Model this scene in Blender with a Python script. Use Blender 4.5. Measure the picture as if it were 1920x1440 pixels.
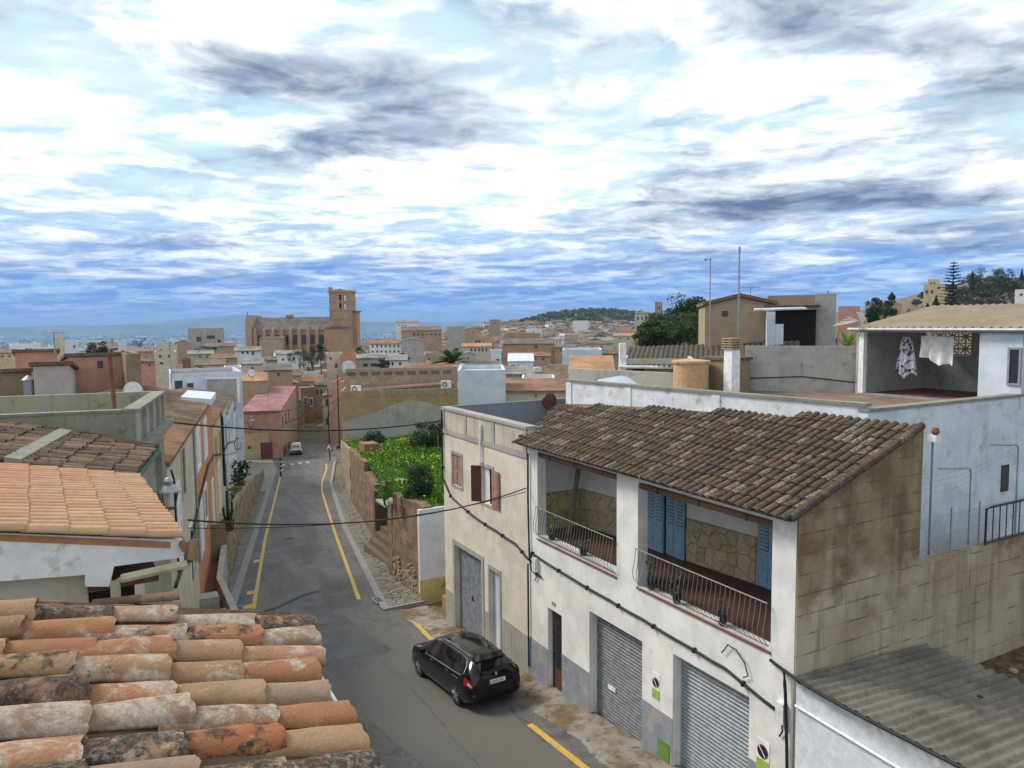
import bpy, math, random
from mathutils import Vector, Matrix
R = math.radians
for o in list(bpy.data.objects): bpy.data.objects.remove(o)
scn = bpy.context.scene
COL = scn.collection
# ------------------------------------------------------------------ camera
CZ = 11.849                      # camera height over the road at the house corner (z = 0)
F, PITCH, ROLL = 1400.0, R(4.7), R(0.6)
fw = Vector((0, math.cos(PITCH), -math.sin(PITCH))); up0 = Vector((0, math.sin(PITCH), math.cos(PITCH))); rt0 = Vector((1, 0, 0))
rt = rt0*math.cos(ROLL) - up0*math.sin(ROLL); up = up0*math.cos(ROLL) + rt0*math.sin(ROLL)
cd = bpy.data.cameras.new('camera'); cam = bpy.data.objects.new('camera', cd); COL.objects.link(cam)
M = Matrix.Identity(4)
for i in range(3): M[i][0] = rt[i]; M[i][1] = up[i]; M[i][2] = -fw[i]
M.translation = (0, 0, CZ); cam.matrix_world = M
cd.sensor_width = 36; cd.lens = 36*F/1920; cd.clip_start = 0.1; cd.clip_end = 90000
scn.camera = cam
# ------------------------------------------------------------------ world: broken cloud over a Nishita sky
SUN_EL, SUN_AZ = R(44), R(290)     # azimuth clockwise from +Y
wd = bpy.data.worlds.new('World'); scn.world = wd; wd.use_nodes = True
nt = wd.node_tree; N = nt.nodes; N.clear()
def nd(t, **k):
    n = N.new(t)
    for a, b in k.items(): setattr(n, a, b)
    return n
def ln(a, b): nt.links.new(a, b)
def vmath(op, a, b=None):
    n = nd('ShaderNodeVectorMath', operation=op)
    for i, x in enumerate((a, b)):
        if x is None: continue
        if hasattr(x, 'is_output'): ln(x, n.inputs[i])
        else: n.inputs[i].default_value = x
    return n.outputs[0] if op not in ('DOT_PRODUCT', 'LENGTH', 'DISTANCE') else n.outputs[1]
def fm(op, a, b=0.0, c=0.0, clamp=False):
    n = nd('ShaderNodeMath', operation=op, use_clamp=clamp)
    for i, x in enumerate((a, b, c)):
        if hasattr(x, 'is_output'): ln(x, n.inputs[i])
        else: n.inputs[i].default_value = x
    return n.outputs[0]
def smooth(x, lo, hi):
    n = nd('ShaderNodeMapRange', interpolation_type='SMOOTHSTEP'); ln(x, n.inputs[0])
    n.inputs[1].default_value = lo; n.inputs[2].default_value = hi
    return n.outputs[0]
def mixc(f, a, b):
    n = nd('ShaderNodeMix', data_type='RGBA')
    if hasattr(f, 'is_output'): ln(f, n.inputs[0])
    else: n.inputs[0].default_value = f
    for i, x in ((6, a), (7, b)):
        if hasattr(x, 'is_output'): ln(x, n.inputs[i])
        else: n.inputs[i].default_value = (*x, 1)
    return n.outputs[2]
def noise(vec, scale, detail=6, rough=.55, dist=0.0):
    n = nd('ShaderNodeTexNoise'); ln(vec, n.inputs['Vector'])
    n.inputs['Scale'].default_value = scale; n.inputs['Detail'].default_value = detail
    n.inputs['Roughness'].default_value = rough; n.inputs['Distortion'].default_value = dist
    return n.outputs[0]
sky = nd('ShaderNodeTexSky', sky_type='NISHITA', sun_disc=False, sun_elevation=SUN_EL, sun_rotation=SUN_AZ, air_density=1.0, dust_density=.6, ozone_density=2.0)
geo = nd('ShaderNodeTexCoord'); DIR = geo.outputs['Generated']
sep = nd('ShaderNodeSeparateXYZ'); ln(DIR, sep.inputs[0])
el = fm('MAXIMUM', sep.outputs[2], 0.0)
KC = .10
den = fm('ADD', el, KC)
hr = fm('SQRT', fm('ADD', fm('MULTIPLY', sep.outputs[0], sep.outputs[0]), fm('MULTIPLY', sep.outputs[1], sep.outputs[1])))
hr = fm('MULTIPLY', fm('MAXIMUM', hr, .02), den)
cmb = nd('ShaderNodeCombineXYZ'); ln(fm('MULTIPLY', fm('DIVIDE', sep.outputs[0], hr), .92), cmb.inputs[0]); ln(fm('MULTIPLY', fm('DIVIDE', sep.outputs[1], hr), .92), cmb.inputs[1]); ln(fm('MULTIPLY', fm('LOGARITHM', den, math.e), 1.75), cmb.inputs[2])
PL = cmb.outputs[0]                                     # cloud field: heaps that shrink towards the horizon
warp = nd('ShaderNodeTexNoise'); ln(PL, warp.inputs['Vector']); warp.inputs['Scale'].default_value = 1.6; warp.inputs['Detail'].default_value = 4
PW = vmath('ADD', PL, vmath('SCALE', vmath('SUBTRACT', warp.outputs[1], (.5, .5, .5))))
PW.node.inputs[1].links[0].from_node.inputs['Scale'].default_value = .5
PUP = vmath('ADD', PW, (0, 0, .11))
cover = noise(PW, 1.5, 9, .54); cover_up = noise(PUP, 1.5, 9, .54)
fine = noise(PW, 4.2, 8, .56)
shade = noise(vmath('ADD', PW, (3.7, 1.2, .5)), .9, 6, .5)
relief = fm('SUBTRACT', cover, cover_up)                # > 0 on the lit tops of the heaps
# where the heavier and the brighter cloud masses stand (azimuth ratio, elevation, widths, weight)
yy_ = fm('MAXIMUM', sep.outputs[1], .05); AXR_ = fm('DIVIDE', sep.outputs[0], yy_); mass = None
for (bx, by, sx_, sy_, wgt) in ((640,165,330,50,.10),(920,270,230,45,.12),(1180,330,160,30,.09),(1520,120,330,65,.11),(1850,40,260,70,.06),(760,0,150,30,.09),(1700,385,330,55,.11),(1250,420,260,22,.07),(440,455,170,26,.07),(60,480,220,30,.07),(1560,300,220,25,.05),
                               (450,60,260,60,-.12),(120,330,330,120,-.12),(420,400,260,60,-.10),(1180,210,260,55,-.10),(1000,420,200,45,-.07),(1480,270,200,30,-.06),(900,60,200,50,-.06)):
    a0 = (bx-960)/F; e0 = (606-by)/F/math.sqrt(1+a0*a0); da = fm('DIVIDE', fm('SUBTRACT', AXR_, a0), sx_/F); de = fm('DIVIDE', fm('SUBTRACT', el, e0), sy_/F)
    g_ = fm('MULTIPLY', fm('EXPONENT', fm('MULTIPLY', fm('ADD', fm('MULTIPLY', da, da), fm('MULTIPLY', de, de)), -1.0)), wgt); mass = g_ if mass is None else fm('ADD', mass, g_)
mass = fm('MULTIPLY', mass, fm('ADD', .55, fm('MULTIPLY', smooth(cover, .36, .64), .8)))
dns = fm('ADD', fm('ADD', cover, fm('MULTIPLY', fm('SUBTRACT', fine, .5), .22)), fm('MULTIPLY', fm('ABSOLUTE', mass), .5))
cl = smooth(dns, .28, .54)
LY = nd('ShaderNodeMapping'); LY.inputs['Scale'].default_value = (.72, .72, 1.25); ln(vmath('ADD', PW, (3.7, 1.2, .5)), LY.inputs[0]); layer = noise(LY.outputs[0], 1.1, 7, .52)
dk = smooth(fm('ADD', fm('ADD', fm('MULTIPLY', layer, .62), fm('ADD', fm('MULTIPLY', cover, .16), fm('MULTIPLY', fine, .22))), fm('SUBTRACT', fm('MULTIPLY', mass, 1.15), fm('MULTIPLY', relief, .55))), .43, .70)
clear = nd('ShaderNodeVectorMath', operation='SCALE'); ln(sky.outputs[0], clear.inputs[0]); clear.inputs['Scale'].default_value = .12
lit = mixc(smooth(fm('ADD', fm('ADD', fm('MULTIPLY', fine, .55), fm('MULTIPLY', cover, .45)), fm('MULTIPLY', relief, 1.1)), .30, .66), (.58, .82, 1.02), (1.55, 1.55, 1.52))
base = mixc(dk, lit, mixc(smooth(fm('ADD', fine, fm('MULTIPLY', relief, 1.5)), .36, .66), (.125, .185, .315), (.36, .46, .62)))
skyc = mixc(cl, mixc(.8, clear.outputs[0], (.88, 1.12, 1.2)), base)
bank = mixc(smooth(fm('ADD', fine, relief), .40, .62), (.16, .33, .80), (.34, .60, 1.0))          # far rain cloud along the horizon
hz = smooth(fm('ADD', el, fm('MULTIPLY', fm('SUBTRACT', cover, .5), .22)), .02, .15)
skyc = mixc(hz, bank, skyc)
bg = nd('ShaderNodeBackground'); ln(skyc, bg.inputs[0]); bg.inputs[1].default_value = .86
out = nd('ShaderNodeOutputWorld'); ln(bg.outputs[0], out.inputs[0])
# ------------------------------------------------------------------ sun behind cloud, exposure
sd = bpy.data.lights.new('sun', 'SUN'); sun = bpy.data.objects.new('sun', sd); COL.objects.link(sun)
sd.energy = 2.8; sd.angle = R(16); sd.color = (1, .93, .84)
sv = Vector((math.sin(SUN_AZ)*math.cos(SUN_EL), math.cos(SUN_AZ)*math.cos(SUN_EL), math.sin(SUN_EL)))
sun.rotation_euler = sv.to_track_quat('Z', 'Y').to_euler()
vs = scn.view_settings; vs.view_transform = 'Standard'; vs.look = 'None'; vs.exposure = 0.2; vs.gamma = 1.0; vs.use_curve_mapping = False
# ------------------------------------------------------------------ frames
def ray(x, y): return fw + rt*((x-960)/F) + up*((720-y)/F)
def W(x, y, Y):
    d = ray(x, y); p = d*(Y/d.y); return Vector((p.x, p.y, p.z+CZ))
class Frame:
    def __init__(s, o, deg):
        s.o = Vector(o); s.a = R(deg)
        s.u = Vector((-math.sin(s.a), math.cos(s.a), 0)); s.v = Vector((math.cos(s.a), math.sin(s.a), 0))
    def w(s, v, u, z=0.0): return s.o + s.v*v + s.u*u + Vector((0, 0, z))
    def inv(s, p): q = Vector(p)-s.o; return (q.dot(s.v), q.dot(s.u), q.z)
S = Frame((.4885, 24.2, 0), 28.5)                       # street frame: x = across (right +), y = along
SL = .09                                               # the street falls 9 %
LF = Frame(S.w(-11.1, 0), 18.56)                        # the row of houses on the other side
WF = Frame((0, 0, 0), 0)
def zroad(p):
    v, u, z = S.inv(p); return -SL*u
def V_(x, y, v):                                       # pixel ray cut with an upright plane of the street frame
    d = ray(x, y); o = Vector((0, 0, CZ)); t = (v + S.o.dot(S.v))/d.dot(S.v); return S.inv(o + d*t)
def L_(x, y, w=0.0):
    d = ray(x, y); t = (w + LF.o.dot(LF.v))/d.dot(LF.v); return LF.inv(Vector((0, 0, CZ)) + d*t)
# ------------------------------------------------------------------ mesh builder
class MB:
    def __init__(s): s.v = []; s.f = []
    def add(s, vs, fs):
        n = len(s.v); s.v += [tuple(p) for p in vs]; s.f += [tuple(n+i for i in f) for f in fs]; return s
    def poly(s, pts): return s.add(pts, [tuple(range(len(pts)))])
    def box(s, x0, x1, y0, y1, z0, z1):
        if x0 > x1: x0, x1 = x1, x0
        if y0 > y1: y0, y1 = y1, y0
        return s.add([(x0,y0,z0),(x1,y0,z0),(x1,y1,z0),(x0,y1,z0),(x0,y0,z1),(x1,y0,z1),(x1,y1,z1),(x0,y1,z1)],
                     [(3,2,1,0),(4,5,6,7),(0,1,5,4),(1,2,6,5),(2,3,7,6),(3,0,4,7)])
    def hexa(s, b, t):                                  # four bottom and four top points
        return s.add(list(b)+list(t), [(3,2,1,0),(4,5,6,7),(0,1,5,4),(1,2,6,5),(2,3,7,6),(3,0,4,7)])
    def prism(s, pts, d):                               # polygon pushed along vector d
        n = len(pts); d = Vector(d); a = [Vector(p) for p in pts]
        return s.add(a+[p+d for p in a], [tuple(reversed(range(n))), tuple(range(n, 2*n))]+[(i, (i+1)%n, n+(i+1)%n, n+i) for i in range(n)])
    def tube(s, pts, r, n=6, r1=None, cap=True):
        pts = [Vector(p) for p in pts]; rings = []; k = len(pts)
        for i, p in enumerate(pts):
            t = (pts[min(i+1, k-1)]-pts[max(i-1, 0)]); t = t.normalized() if t.length > 1e-9 else Vector((0,0,1))
            a = Vector((0,0,1)) if abs(t.z) < .9 else Vector((1,0,0)); x = t.cross(a).normalized(); y = t.cross(x)
            rr = r if r1 is None else r + (r1-r)*i/max(1, k-1)
            rings.append([p + x*(rr*math.cos(2*math.pi*j/n)) + y*(rr*math.sin(2*math.pi*j/n)) for j in range(n)])
        fs = [(i*n+j, i*n+(j+1)%n, (i+1)*n+(j+1)%n, (i+1)*n+j) for i in range(k-1) for j in range(n)]
        if cap: fs += [tuple(reversed(range(n))), tuple((k-1)*n+j for j in range(n))]
        return s.add([p for q in rings for p in q], fs)
    def lathe(s, prof, c=(0,0,0), n=12, axis='z'):
        vs = []; k = len(prof)
        for r, h in prof:
            for j in range(n):
                a = 2*math.pi*j/n; p = (r*math.cos(a), r*math.sin(a), h)
                if axis == 'x': p = (p[2], p[0], p[1])
                if axis == 'y': p = (p[0], p[2], p[1])
                vs.append((p[0]+c[0], p[1]+c[1], p[2]+c[2]))
        fs = [(i*n+j, i*n+(j+1)%n, (i+1)*n+(j+1)%n, (i+1)*n+j) for i in range(k-1) for j in range(n)]
        fs += [tuple(reversed(range(n))), tuple((k-1)*n+j for j in range(n))]
        return s.add(vs, fs)
    def wall(s, mp, a0, a1, z0, z1, d0, d1, holes=()):  # thick wall with openings; mp(a, d, z) -> point
        xs = sorted({a0, a1, *[h[i] for h in holes for i in (0, 1)]}); zs = sorted({z0, z1, *[h[i] for h in holes for i in (2, 3)]})
        xs = [x for x in xs if a0 <= x <= a1]; zs = [z for z in zs if z0 <= z <= z1]
        def solid(i, j):
            if i < 0 or j < 0 or i >= len(xs)-1 or j >= len(zs)-1: return False
            x = (xs[i]+xs[i+1])/2; z = (zs[j]+zs[j+1])/2
            return not any(h[0] < x < h[1] and h[2] < z < h[3] for h in holes)
        for i in range(len(xs)-1):
            for j in range(len(zs)-1):
                if not solid(i, j): continue
                A, B, C, D = (xs[i], zs[j]), (xs[i+1], zs[j]), (xs[i+1], zs[j+1]), (xs[i], zs[j+1])
                s.poly([mp(p[0], d0, p[1]) for p in (A, B, C, D)]); s.poly([mp(p[0], d1, p[1]) for p in (D, C, B, A)])
                for (p, q, di, dj) in ((A, B, 0, -1), (B, C, 1, 0), (C, D, 0, 1), (D, A, -1, 0)):
                    if not solid(i+di, j+dj):
                        s.poly([mp(q[0], d0, q[1]), mp(p[0], d0, p[1]), mp(p[0], d1, p[1]), mp(q[0], d1, q[1])])
        return s
def mesh_of(name, mb, mat, smooth_=False):
    me = bpy.data.meshes.new(name); me.from_pydata(mb.v, [], mb.f)
    if mat: me.materials.append(MT[mat] if isinstance(mat, str) else mat)
    if smooth_:
        for p in me.polygons: p.use_smooth = True
    me.update(); return me
def tags(o, label=None, cat=None, group=None, kind=None):
    if label: o['label'] = label
    if cat: o['category'] = cat
    if group: o['group'] = group
    if kind: o['kind'] = kind
    return o
class T:                                               # a thing: an Empty at its base, parts built in the frame's coordinates
    def __init__(s, name, label, cat, fr=WF, org=(0,0,0), group=None):
        s.fr = fr; s.org = Vector(org); s.o = bpy.data.objects.new(name, None); COL.objects.link(s.o); s.o.empty_display_size = .2
        s.o.location = fr.w(*org); s.o.rotation_euler = (0, 0, fr.a); tags(s.o, label, cat, group)
    def part(s, name, mb, mat, parent=None, sm=False, label=None, kind=None):
        m = MB(); m.v = [tuple(Vector(p)-s.org) for p in mb.v]; m.f = mb.f
        o = bpy.data.objects.new(name, mesh_of(name, m, mat, sm)); COL.objects.link(o); o.parent = parent or s.o
        return tags(o, label, None, None, kind)
    def inst(s, name, me, mw, parent=None):            # shared mesh placed by a matrix in frame coordinates
        o = bpy.data.objects.new(name, me); COL.objects.link(o); o.parent = parent or s.o
        o.matrix_basis = Matrix.Translation(-s.org) @ mw; return o
def solo(name, label, cat, mb, mat, fr=WF, group=None, kind=None, sm=False, org=None):
    org = Vector(org) if org else Vector((sum(p[0] for p in mb.v)/len(mb.v), sum(p[1] for p in mb.v)/len(mb.v), min(p[2] for p in mb.v)))
    m = MB(); m.v = [tuple(Vector(p)-org) for p in mb.v]; m.f = mb.f
    o = bpy.data.objects.new(name, mesh_of(name, m, mat, sm)); COL.objects.link(o)
    o.location = fr.w(*org); o.rotation_euler = (0, 0, fr.a); return tags(o, label, cat, group, kind)
def struct(name, mb, mat, sm=False, fr=WF):
    return solo(name, None, None, mb, mat, fr, kind='structure', sm=sm, org=(0,0,0))
def rnd(a, b): return random.uniform(a, b)
# ------------------------------------------------------------------ materials (procedural)
MT = {}
class NT:
    def __init__(s, name, rough=.85, spec=.3, metal=0.0):
        m = bpy.data.materials.new(name); m.use_nodes = True; s.m = m; s.t = m.node_tree; s.n = s.t.nodes
        s.p = s.n['Principled BSDF']; s.p.inputs['Roughness'].default_value = rough; s.p.inputs['Metallic'].default_value = metal
        s.p.inputs['Specular IOR Level'].default_value = spec; MT[name] = m; s.pos = None
    def new(s, t, **k):
        n = s.n.new(t)
        for a, b in k.items(): setattr(n, a, b)
        return n
    def ln(s, a, b): s.t.links.new(a, b)
    def P(s, scale=(1,1,1), obj=False, loc=(0,0,0)):
        if obj: src = s.new('ShaderNodeTexCoord').outputs['Object']
        else: src = s.new('ShaderNodeNewGeometry').outputs['Position']
        mp = s.new('ShaderNodeMapping'); mp.inputs['Scale'].default_value = scale; mp.inputs['Location'].default_value = loc; s.ln(src, mp.inputs[0]); return mp.outputs[0]
    def noise(s, vec, scale, detail=5, rough=.6, lo=.35, hi=.65, dist=0):
        n = s.new('ShaderNodeTexNoise'); s.ln(vec, n.inputs['Vector']); n.inputs['Scale'].default_value = scale; n.inputs['Detail'].default_value = detail
        n.inputs['Roughness'].default_value = rough; n.inputs['Distortion'].default_value = dist
        if lo is None: return n.outputs[0]
        r = s.new('ShaderNodeMapRange', interpolation_type='SMOOTHSTEP'); s.ln(n.outputs[0], r.inputs[0]); r.inputs[1].default_value = lo; r.inputs[2].default_value = hi
        return r.outputs[0]
    def math(s, op, a, b=0.0, clamp=False):
        n = s.new('ShaderNodeMath', operation=op, use_clamp=clamp)
        for i, x in enumerate((a, b)):
            if hasattr(x, 'is_output'): s.ln(x, n.inputs[i])
            else: n.inputs[i].default_value = x
        return n.outputs[0]
    def mix(s, f, a, b):
        n = s.new('ShaderNodeMix', data_type='RGBA')
        if hasattr(f, 'is_output'): s.ln(f, n.inputs[0])
        else: n.inputs[0].default_value = f
        for i, x in ((6, a), (7, b)):
            if hasattr(x, 'is_output'): s.ln(x, n.inputs[i])
            else: n.inputs[i].default_value = (*x, 1)
        return n.outputs[2]
    def ramp(s, f, stops, interp='LINEAR'):
        r = s.new('ShaderNodeValToRGB'); r.color_ramp.interpolation = interp; s.ln(f, r.inputs[0]); e = r.color_ramp.elements
        while len(e) < len(stops): e.new(.5)
        for i, (p, c) in enumerate(stops): e[i].position = p; e[i].color = (*c, 1)
        return r.outputs[0]
    def col(s, c):
        if hasattr(c, 'is_output'): s.ln(c, s.p.inputs['Base Color'])
        else: s.p.inputs['Base Color'].default_value = (*c, 1)
    def bump(s, h, strength=.3, dist=.02):
        b = s.new('ShaderNodeBump'); s.ln(h, b.inputs['Height']); b.inputs['Strength'].default_value = strength; b.inputs['Distance'].default_value = dist
        s.ln(b.outputs[0], s.p.inputs['Normal'])
def plain(name, c, rough=.6, spec=.4, metal=0.0, var=.12):
    t = NT(name, rough, spec, metal); f = t.noise(t.P(), 6, 4)
    t.col(t.mix(f, tuple(x*(1-var) for x in c), tuple(min(1, x*(1+var)) for x in c))); return t
def plaster(name, c, dirt=(.16,.13,.09), amt=.55, streak=.5, scale=.9, rough=.92, patch=None, pamt=.6, bump=.25):
    t = NT(name, rough, .2); P = t.P()
    k = t.mix(t.noise(P, scale*1.3, 6, .6, .3, .7), tuple(x*.84 for x in c), tuple(min(1, x*1.06) for x in c))
    if patch: k = t.mix(t.math('MULTIPLY', t.noise(P, scale*.8, 7, .62, .52, .6, .6), pamt), k, patch)
    k = t.mix(t.math('MULTIPLY', t.noise(t.P((5, 5, .35)), 1.1, 6, .65, .55, .82), streak), k, dirt)
    k = t.mix(t.math('MULTIPLY', t.noise(P, scale*2.7, 8, .7, .52, .74), amt), k, dirt)
    t.col(k); t.bump(t.noise(P, 34, 6, .7, None), bump, .01); return t
def tile(name, stops, lichen=.6, dark=.6, pale=(.55,.52,.42), moss=(.045,.038,.03), ls=1.0, island=False, bump=.5):
    t = NT(name, .88, .25)
    if island: rv = t.new('ShaderNodeNewGeometry').outputs['Random Per Island']
    else: rv = t.new('ShaderNodeObjectInfo').outputs['Random']
    P = t.P()
    k = t.ramp(rv, stops)
    k = t.mix(t.math('MULTIPLY', t.noise(P, 5*ls, 6, .65, .35, .7), .6), k, t.mix(.55, k, tuple(.5*c for c in stops[0][1])))
    k = t.mix(t.math('MULTIPLY', t.noise(t.P(loc=(2,7,5)), 3.2*ls, 7, .7, .48, .66), .28*min(1, lichen*1.3)), k, (.36,.26,.10))
    grain = t.noise(t.P(loc=(1,3,8)), 42*ls, 4, .8, .38, .62)
    sh = t.math('ADD', t.noise(P, 7*ls, 8, .68, None, dist=.5), t.math('MULTIPLY', t.math('SUBTRACT', t.math('FRACT', t.math('MULTIPLY', rv, 7.31)), .5), .26))
    r = t.new('ShaderNodeMapRange', interpolation_type='SMOOTHSTEP'); t.ln(sh, r.inputs[0]); r.inputs[1].default_value = .56; r.inputs[2].default_value = .68
    k = t.mix(t.math('MULTIPLY', t.math('MULTIPLY', r.outputs[0], lichen), t.math('ADD', t.math('MULTIPLY', grain, .65), .35)), k, pale)
    sh2 = t.math('ADD', t.noise(t.P(loc=(9, 4, 2)), 9*ls, 9, .72, None, dist=.3), t.math('MULTIPLY', t.math('SUBTRACT', t.math('FRACT', t.math('MULTIPLY', rv, 3.77)), .5), .42))
    r2 = t.new('ShaderNodeMapRange', interpolation_type='SMOOTHSTEP'); t.ln(sh2, r2.inputs[0]); r2.inputs[1].default_value = .57; r2.inputs[2].default_value = .68
    k = t.mix(t.math('MULTIPLY', t.math('MULTIPLY', r2.outputs[0], dark), t.math('SUBTRACT', 1.15, t.math('MULTIPLY', grain, .5)), True), k, moss)
    k = t.mix(t.math('MULTIPLY', t.noise(t.P(loc=(4,4,1)), 75*ls, 3, .8, .60, .70), .5*lichen), k, pale)
    t.col(k); t.bump(t.math('ADD', t.math('MULTIPLY', t.noise(P, 13*ls, 5, .6, None), 2.2), t.noise(P, 60*ls, 7, .75, None)), bump, .010); return t
plaster('white_wash', (.77,.755,.73), (.33,.30,.25), .34, .38)
plaster('white_old', (.72,.73,.74), (.30,.275,.215), .8, .6, 1.5)
plaster('cool_white', (.62,.66,.71), (.29,.285,.26), .65, .6, 1.0)
plaster('beige_wall', (.66,.60,.51), (.30,.24,.17), .28, .35)
plaster('band_grey', (.36,.34,.31), (.15,.14,.12), .4, .4)
plaster('dado_blue', (.27,.29,.33), (.20,.16,.10), .5, .3, 2.2, patch=(.42,.37,.27), pamt=.6)
plaster('panel_beige', (.50,.45,.37), (.24,.2,.15), .5, .6)
plaster('ochre_wall', (.38,.255,.13), (.20,.15,.10), .5, .5, .7)
plaster('grey_render', (.40,.38,.33), (.17,.15,.11), .65, .75, .6)
plaster('olive_conc', (.27,.26,.20), (.09,.085,.06), .8, .85, .9, patch=(.30,.25,.10), pamt=.35)
plaster('pale_conc', (.40,.38,.335), (.13,.12,.095), .75, .5, 1.1)
plaster('dirty_conc', (.26,.25,.20), (.08,.075,.055), .8, .7, 1.6)
plaster('rough_white', (.70,.73,.78), (.50,.50,.50), .35, .1, 4.0, bump=1.0)
plaster('salmon', (.50,.27,.20), (.25,.13,.09), .4, .35)
plaster('pinkish', (.47,.42,.38), (.25,.21,.18), .35, .4)
plaster('olive_brown', (.27,.21,.125), (.11,.09,.06), .6, .6)
plaster('orange_wall', (.56,.25,.125), (.30,.15,.09), .25, .25)
plaster('cream_wall', (.54,.48,.37), (.29,.24,.17), .3, .35)
plaster('yellow_wall', (.56,.45,.25), (.28,.22,.12), .35, .4)
plaster('pale_green', (.50,.53,.47), (.25,.25,.2), .3, .35)
plaster('bluewhite', (.60,.65,.71), (.33,.33,.33), .25, .3)
plaster('tan_wall', (.38,.29,.19), (.22,.17,.11), .4, .45)
plaster('church_stone', (.43,.265,.15), (.16,.11,.07), .6, .6, .25)
plaster('church_pale', (.43,.305,.195), (.2,.14,.09), .5, .5, .25)
plaster('stone_wall', (.21,.145,.09), (.07,.05,.03), .8, .7, 1.4, patch=(.28,.22,.15), pamt=.6, bump=1.0)
plaster('dark_stone', (.17,.13,.09), (.04,.035,.025), .8, .7, 2.0, bump=1.0)
plaster('ochre_base', (.50,.44,.20), (.25,.21,.1), .35, .3)
plaster('path_conc', (.30,.285,.24), (.10,.10,.06), .75, .2, 1.2)
plaster('maroon_tile', (.20,.09,.08), (.07,.04,.035), .6, .2)
plaster('terrace_floor', (.21,.15,.105), (.06,.048,.035), .9, .3, 1.0, patch=(.27,.23,.17), pamt=.6)
plaster('grey_paint', (.17,.19,.22), (.30,.30,.28), .3, .3)
plaster('roof_screed', (.50,.49,.47), (.27,.26,.24), .6, .1)
plaster('tan_sheet', (.33,.27,.185), (.22,.17,.11), .5, .2)
plaster('bare_stone', (.33,.25,.165), (.14,.11,.08), .7, .4, 2.4, patch=(.42,.35,.26), pamt=.7, bump=.8)
plaster('blind_brown', (.20,.12,.08), (.1,.07,.05), .4, .3)
plaster('brick_brown', (.27,.155,.095), (.13,.09,.06), .5, .4)
# brown gable of rendered blocks with stained courses
t = NT('block_gable', .92, .2); P = t.P((1,1,1)); co = t.new('ShaderNodeTexCoord')
br = t.new('ShaderNodeTexBrick'); mp = t.new('ShaderNodeMapping'); t.ln(co.outputs['Object'], mp.inputs[0]); mp.inputs['Rotation'].default_value = (R(90), 0, 0)
t.ln(mp.outputs[0], br.inputs['Vector']); br.inputs['Scale'].default_value = 1; br.inputs['Brick Width'].default_value = 60; br.inputs['Row Height'].default_value = .42
br.inputs['Mortar Size'].default_value = .03; br.inputs['Mortar Smooth'].default_value = 1.0
sz = t.new('ShaderNodeSeparateXYZ'); t.ln(P, sz.inputs[0]); coat = t.math('ADD', t.math('MULTIPLY', t.noise(P, .9, 6, .6, None), 2.6), t.math('MULTIPLY', sz.outputs[2], -.42)); rc = t.new('ShaderNodeMapRange', interpolation_type='SMOOTHSTEP'); t.ln(coat, rc.inputs[0]); rc.inputs[1].default_value = -1.62; rc.inputs[2].default_value = -1.05
k = t.mix(rc.outputs[0], t.mix(t.noise(P, .8, 6, .6, .40, .60), (.18,.125,.07), (.27,.205,.125)), t.mix(t.noise(P, .6, 6, .6, .35, .65), (.33,.26,.18), (.43,.36,.265)))
k = t.mix(t.math('MULTIPLY', t.noise(t.P((3.5,3.5,.3)), 1, 6, .65, .48, .74), .6), k, (.11,.08,.05))
k = t.mix(t.math('MULTIPLY', t.noise(P, 3, 8, .7, .5, .7), .35), k, (.40,.35,.28))
k = t.mix(t.math('MULTIPLY', t.math('MULTIPLY', br.outputs['Fac'], t.noise(P, 1.4, 6, .7, .42, .6)), .8), k, (.10,.072,.045)); t.col(k)
t.bump(t.math('SUBTRACT', t.noise(P, 30, 6, .7, None), br.outputs['Fac']), .3, .012)
T1 = [(0,(.32,.135,.065)),(.2,(.39,.18,.085)),(.4,(.35,.20,.115)),(.58,(.37,.235,.13)),(.75,(.24,.125,.08)),(.9,(.35,.26,.18)),(1,(.35,.125,.055))]
tile('tile_old', T1, .8, .95, pale=(.50,.45,.37), ls=1.0, bump=.8)
tile('tile_new', [(0,(.50,.255,.15)),(.35,(.53,.30,.17)),(.6,(.54,.345,.185)),(.8,(.47,.25,.155)),(1,(.56,.37,.22))], .12, .06, bump=.2)
LS_ = [(0,(.062,.046,.035)),(.3,(.092,.060,.042)),(.6,(.068,.054,.041)),(.85,(.125,.070,.046)),(1,(.088,.072,.056))]
tile('tile_lichen', LS_, 1.0, .8, pale=(.31,.285,.215), ls=2.6)
tile('tile_lichen_mass', LS_, 1.0, .8, pale=(.31,.285,.215), ls=2.6, island=True)
tile('tile_brown', [(0,(.085,.055,.040)),(.4,(.12,.072,.05)),(.7,(.15,.10,.066)),(.9,(.22,.13,.075)),(1,(.10,.075,.055))], .5, .75, pale=(.25,.215,.165), ls=1.6)
tile('tile_mid', [(0,(.26,.15,.09)),(.4,(.34,.19,.105)),(.7,(.30,.20,.125)),(1,(.40,.24,.13))], .4, .6, pale=(.42,.36,.27), ls=.8, island=True)
tile('channel', [(0,(.13,.08,.05)),(.5,(.19,.105,.06)),(1,(.15,.10,.07))], .3, .8, ls=1.0, island=True)  # darker than the cover tiles: shade of the gaps put into the colour
def roofmat(name, a, b, scale=.35):
    t = NT(name, .9, .2); P = t.P(); k = t.mix(t.noise(P, scale, 7, .75, .38, .62), tuple(x*.75 for x in a), b)
    k = t.mix(t.math('MULTIPLY', t.noise(t.P((1,1,3), loc=(5,2,0)), 1.3, 5, .7, .45, .65), .45), k, tuple(x*.6 for x in b))
    k = t.mix(t.math('MULTIPLY', t.noise(P, scale*6, 6, .7, .5, .7), .5), k, tuple(x*.45 for x in a)); t.col(k); t.bump(t.noise(P, 3, 5, .7, None), .6, .15)
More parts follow.
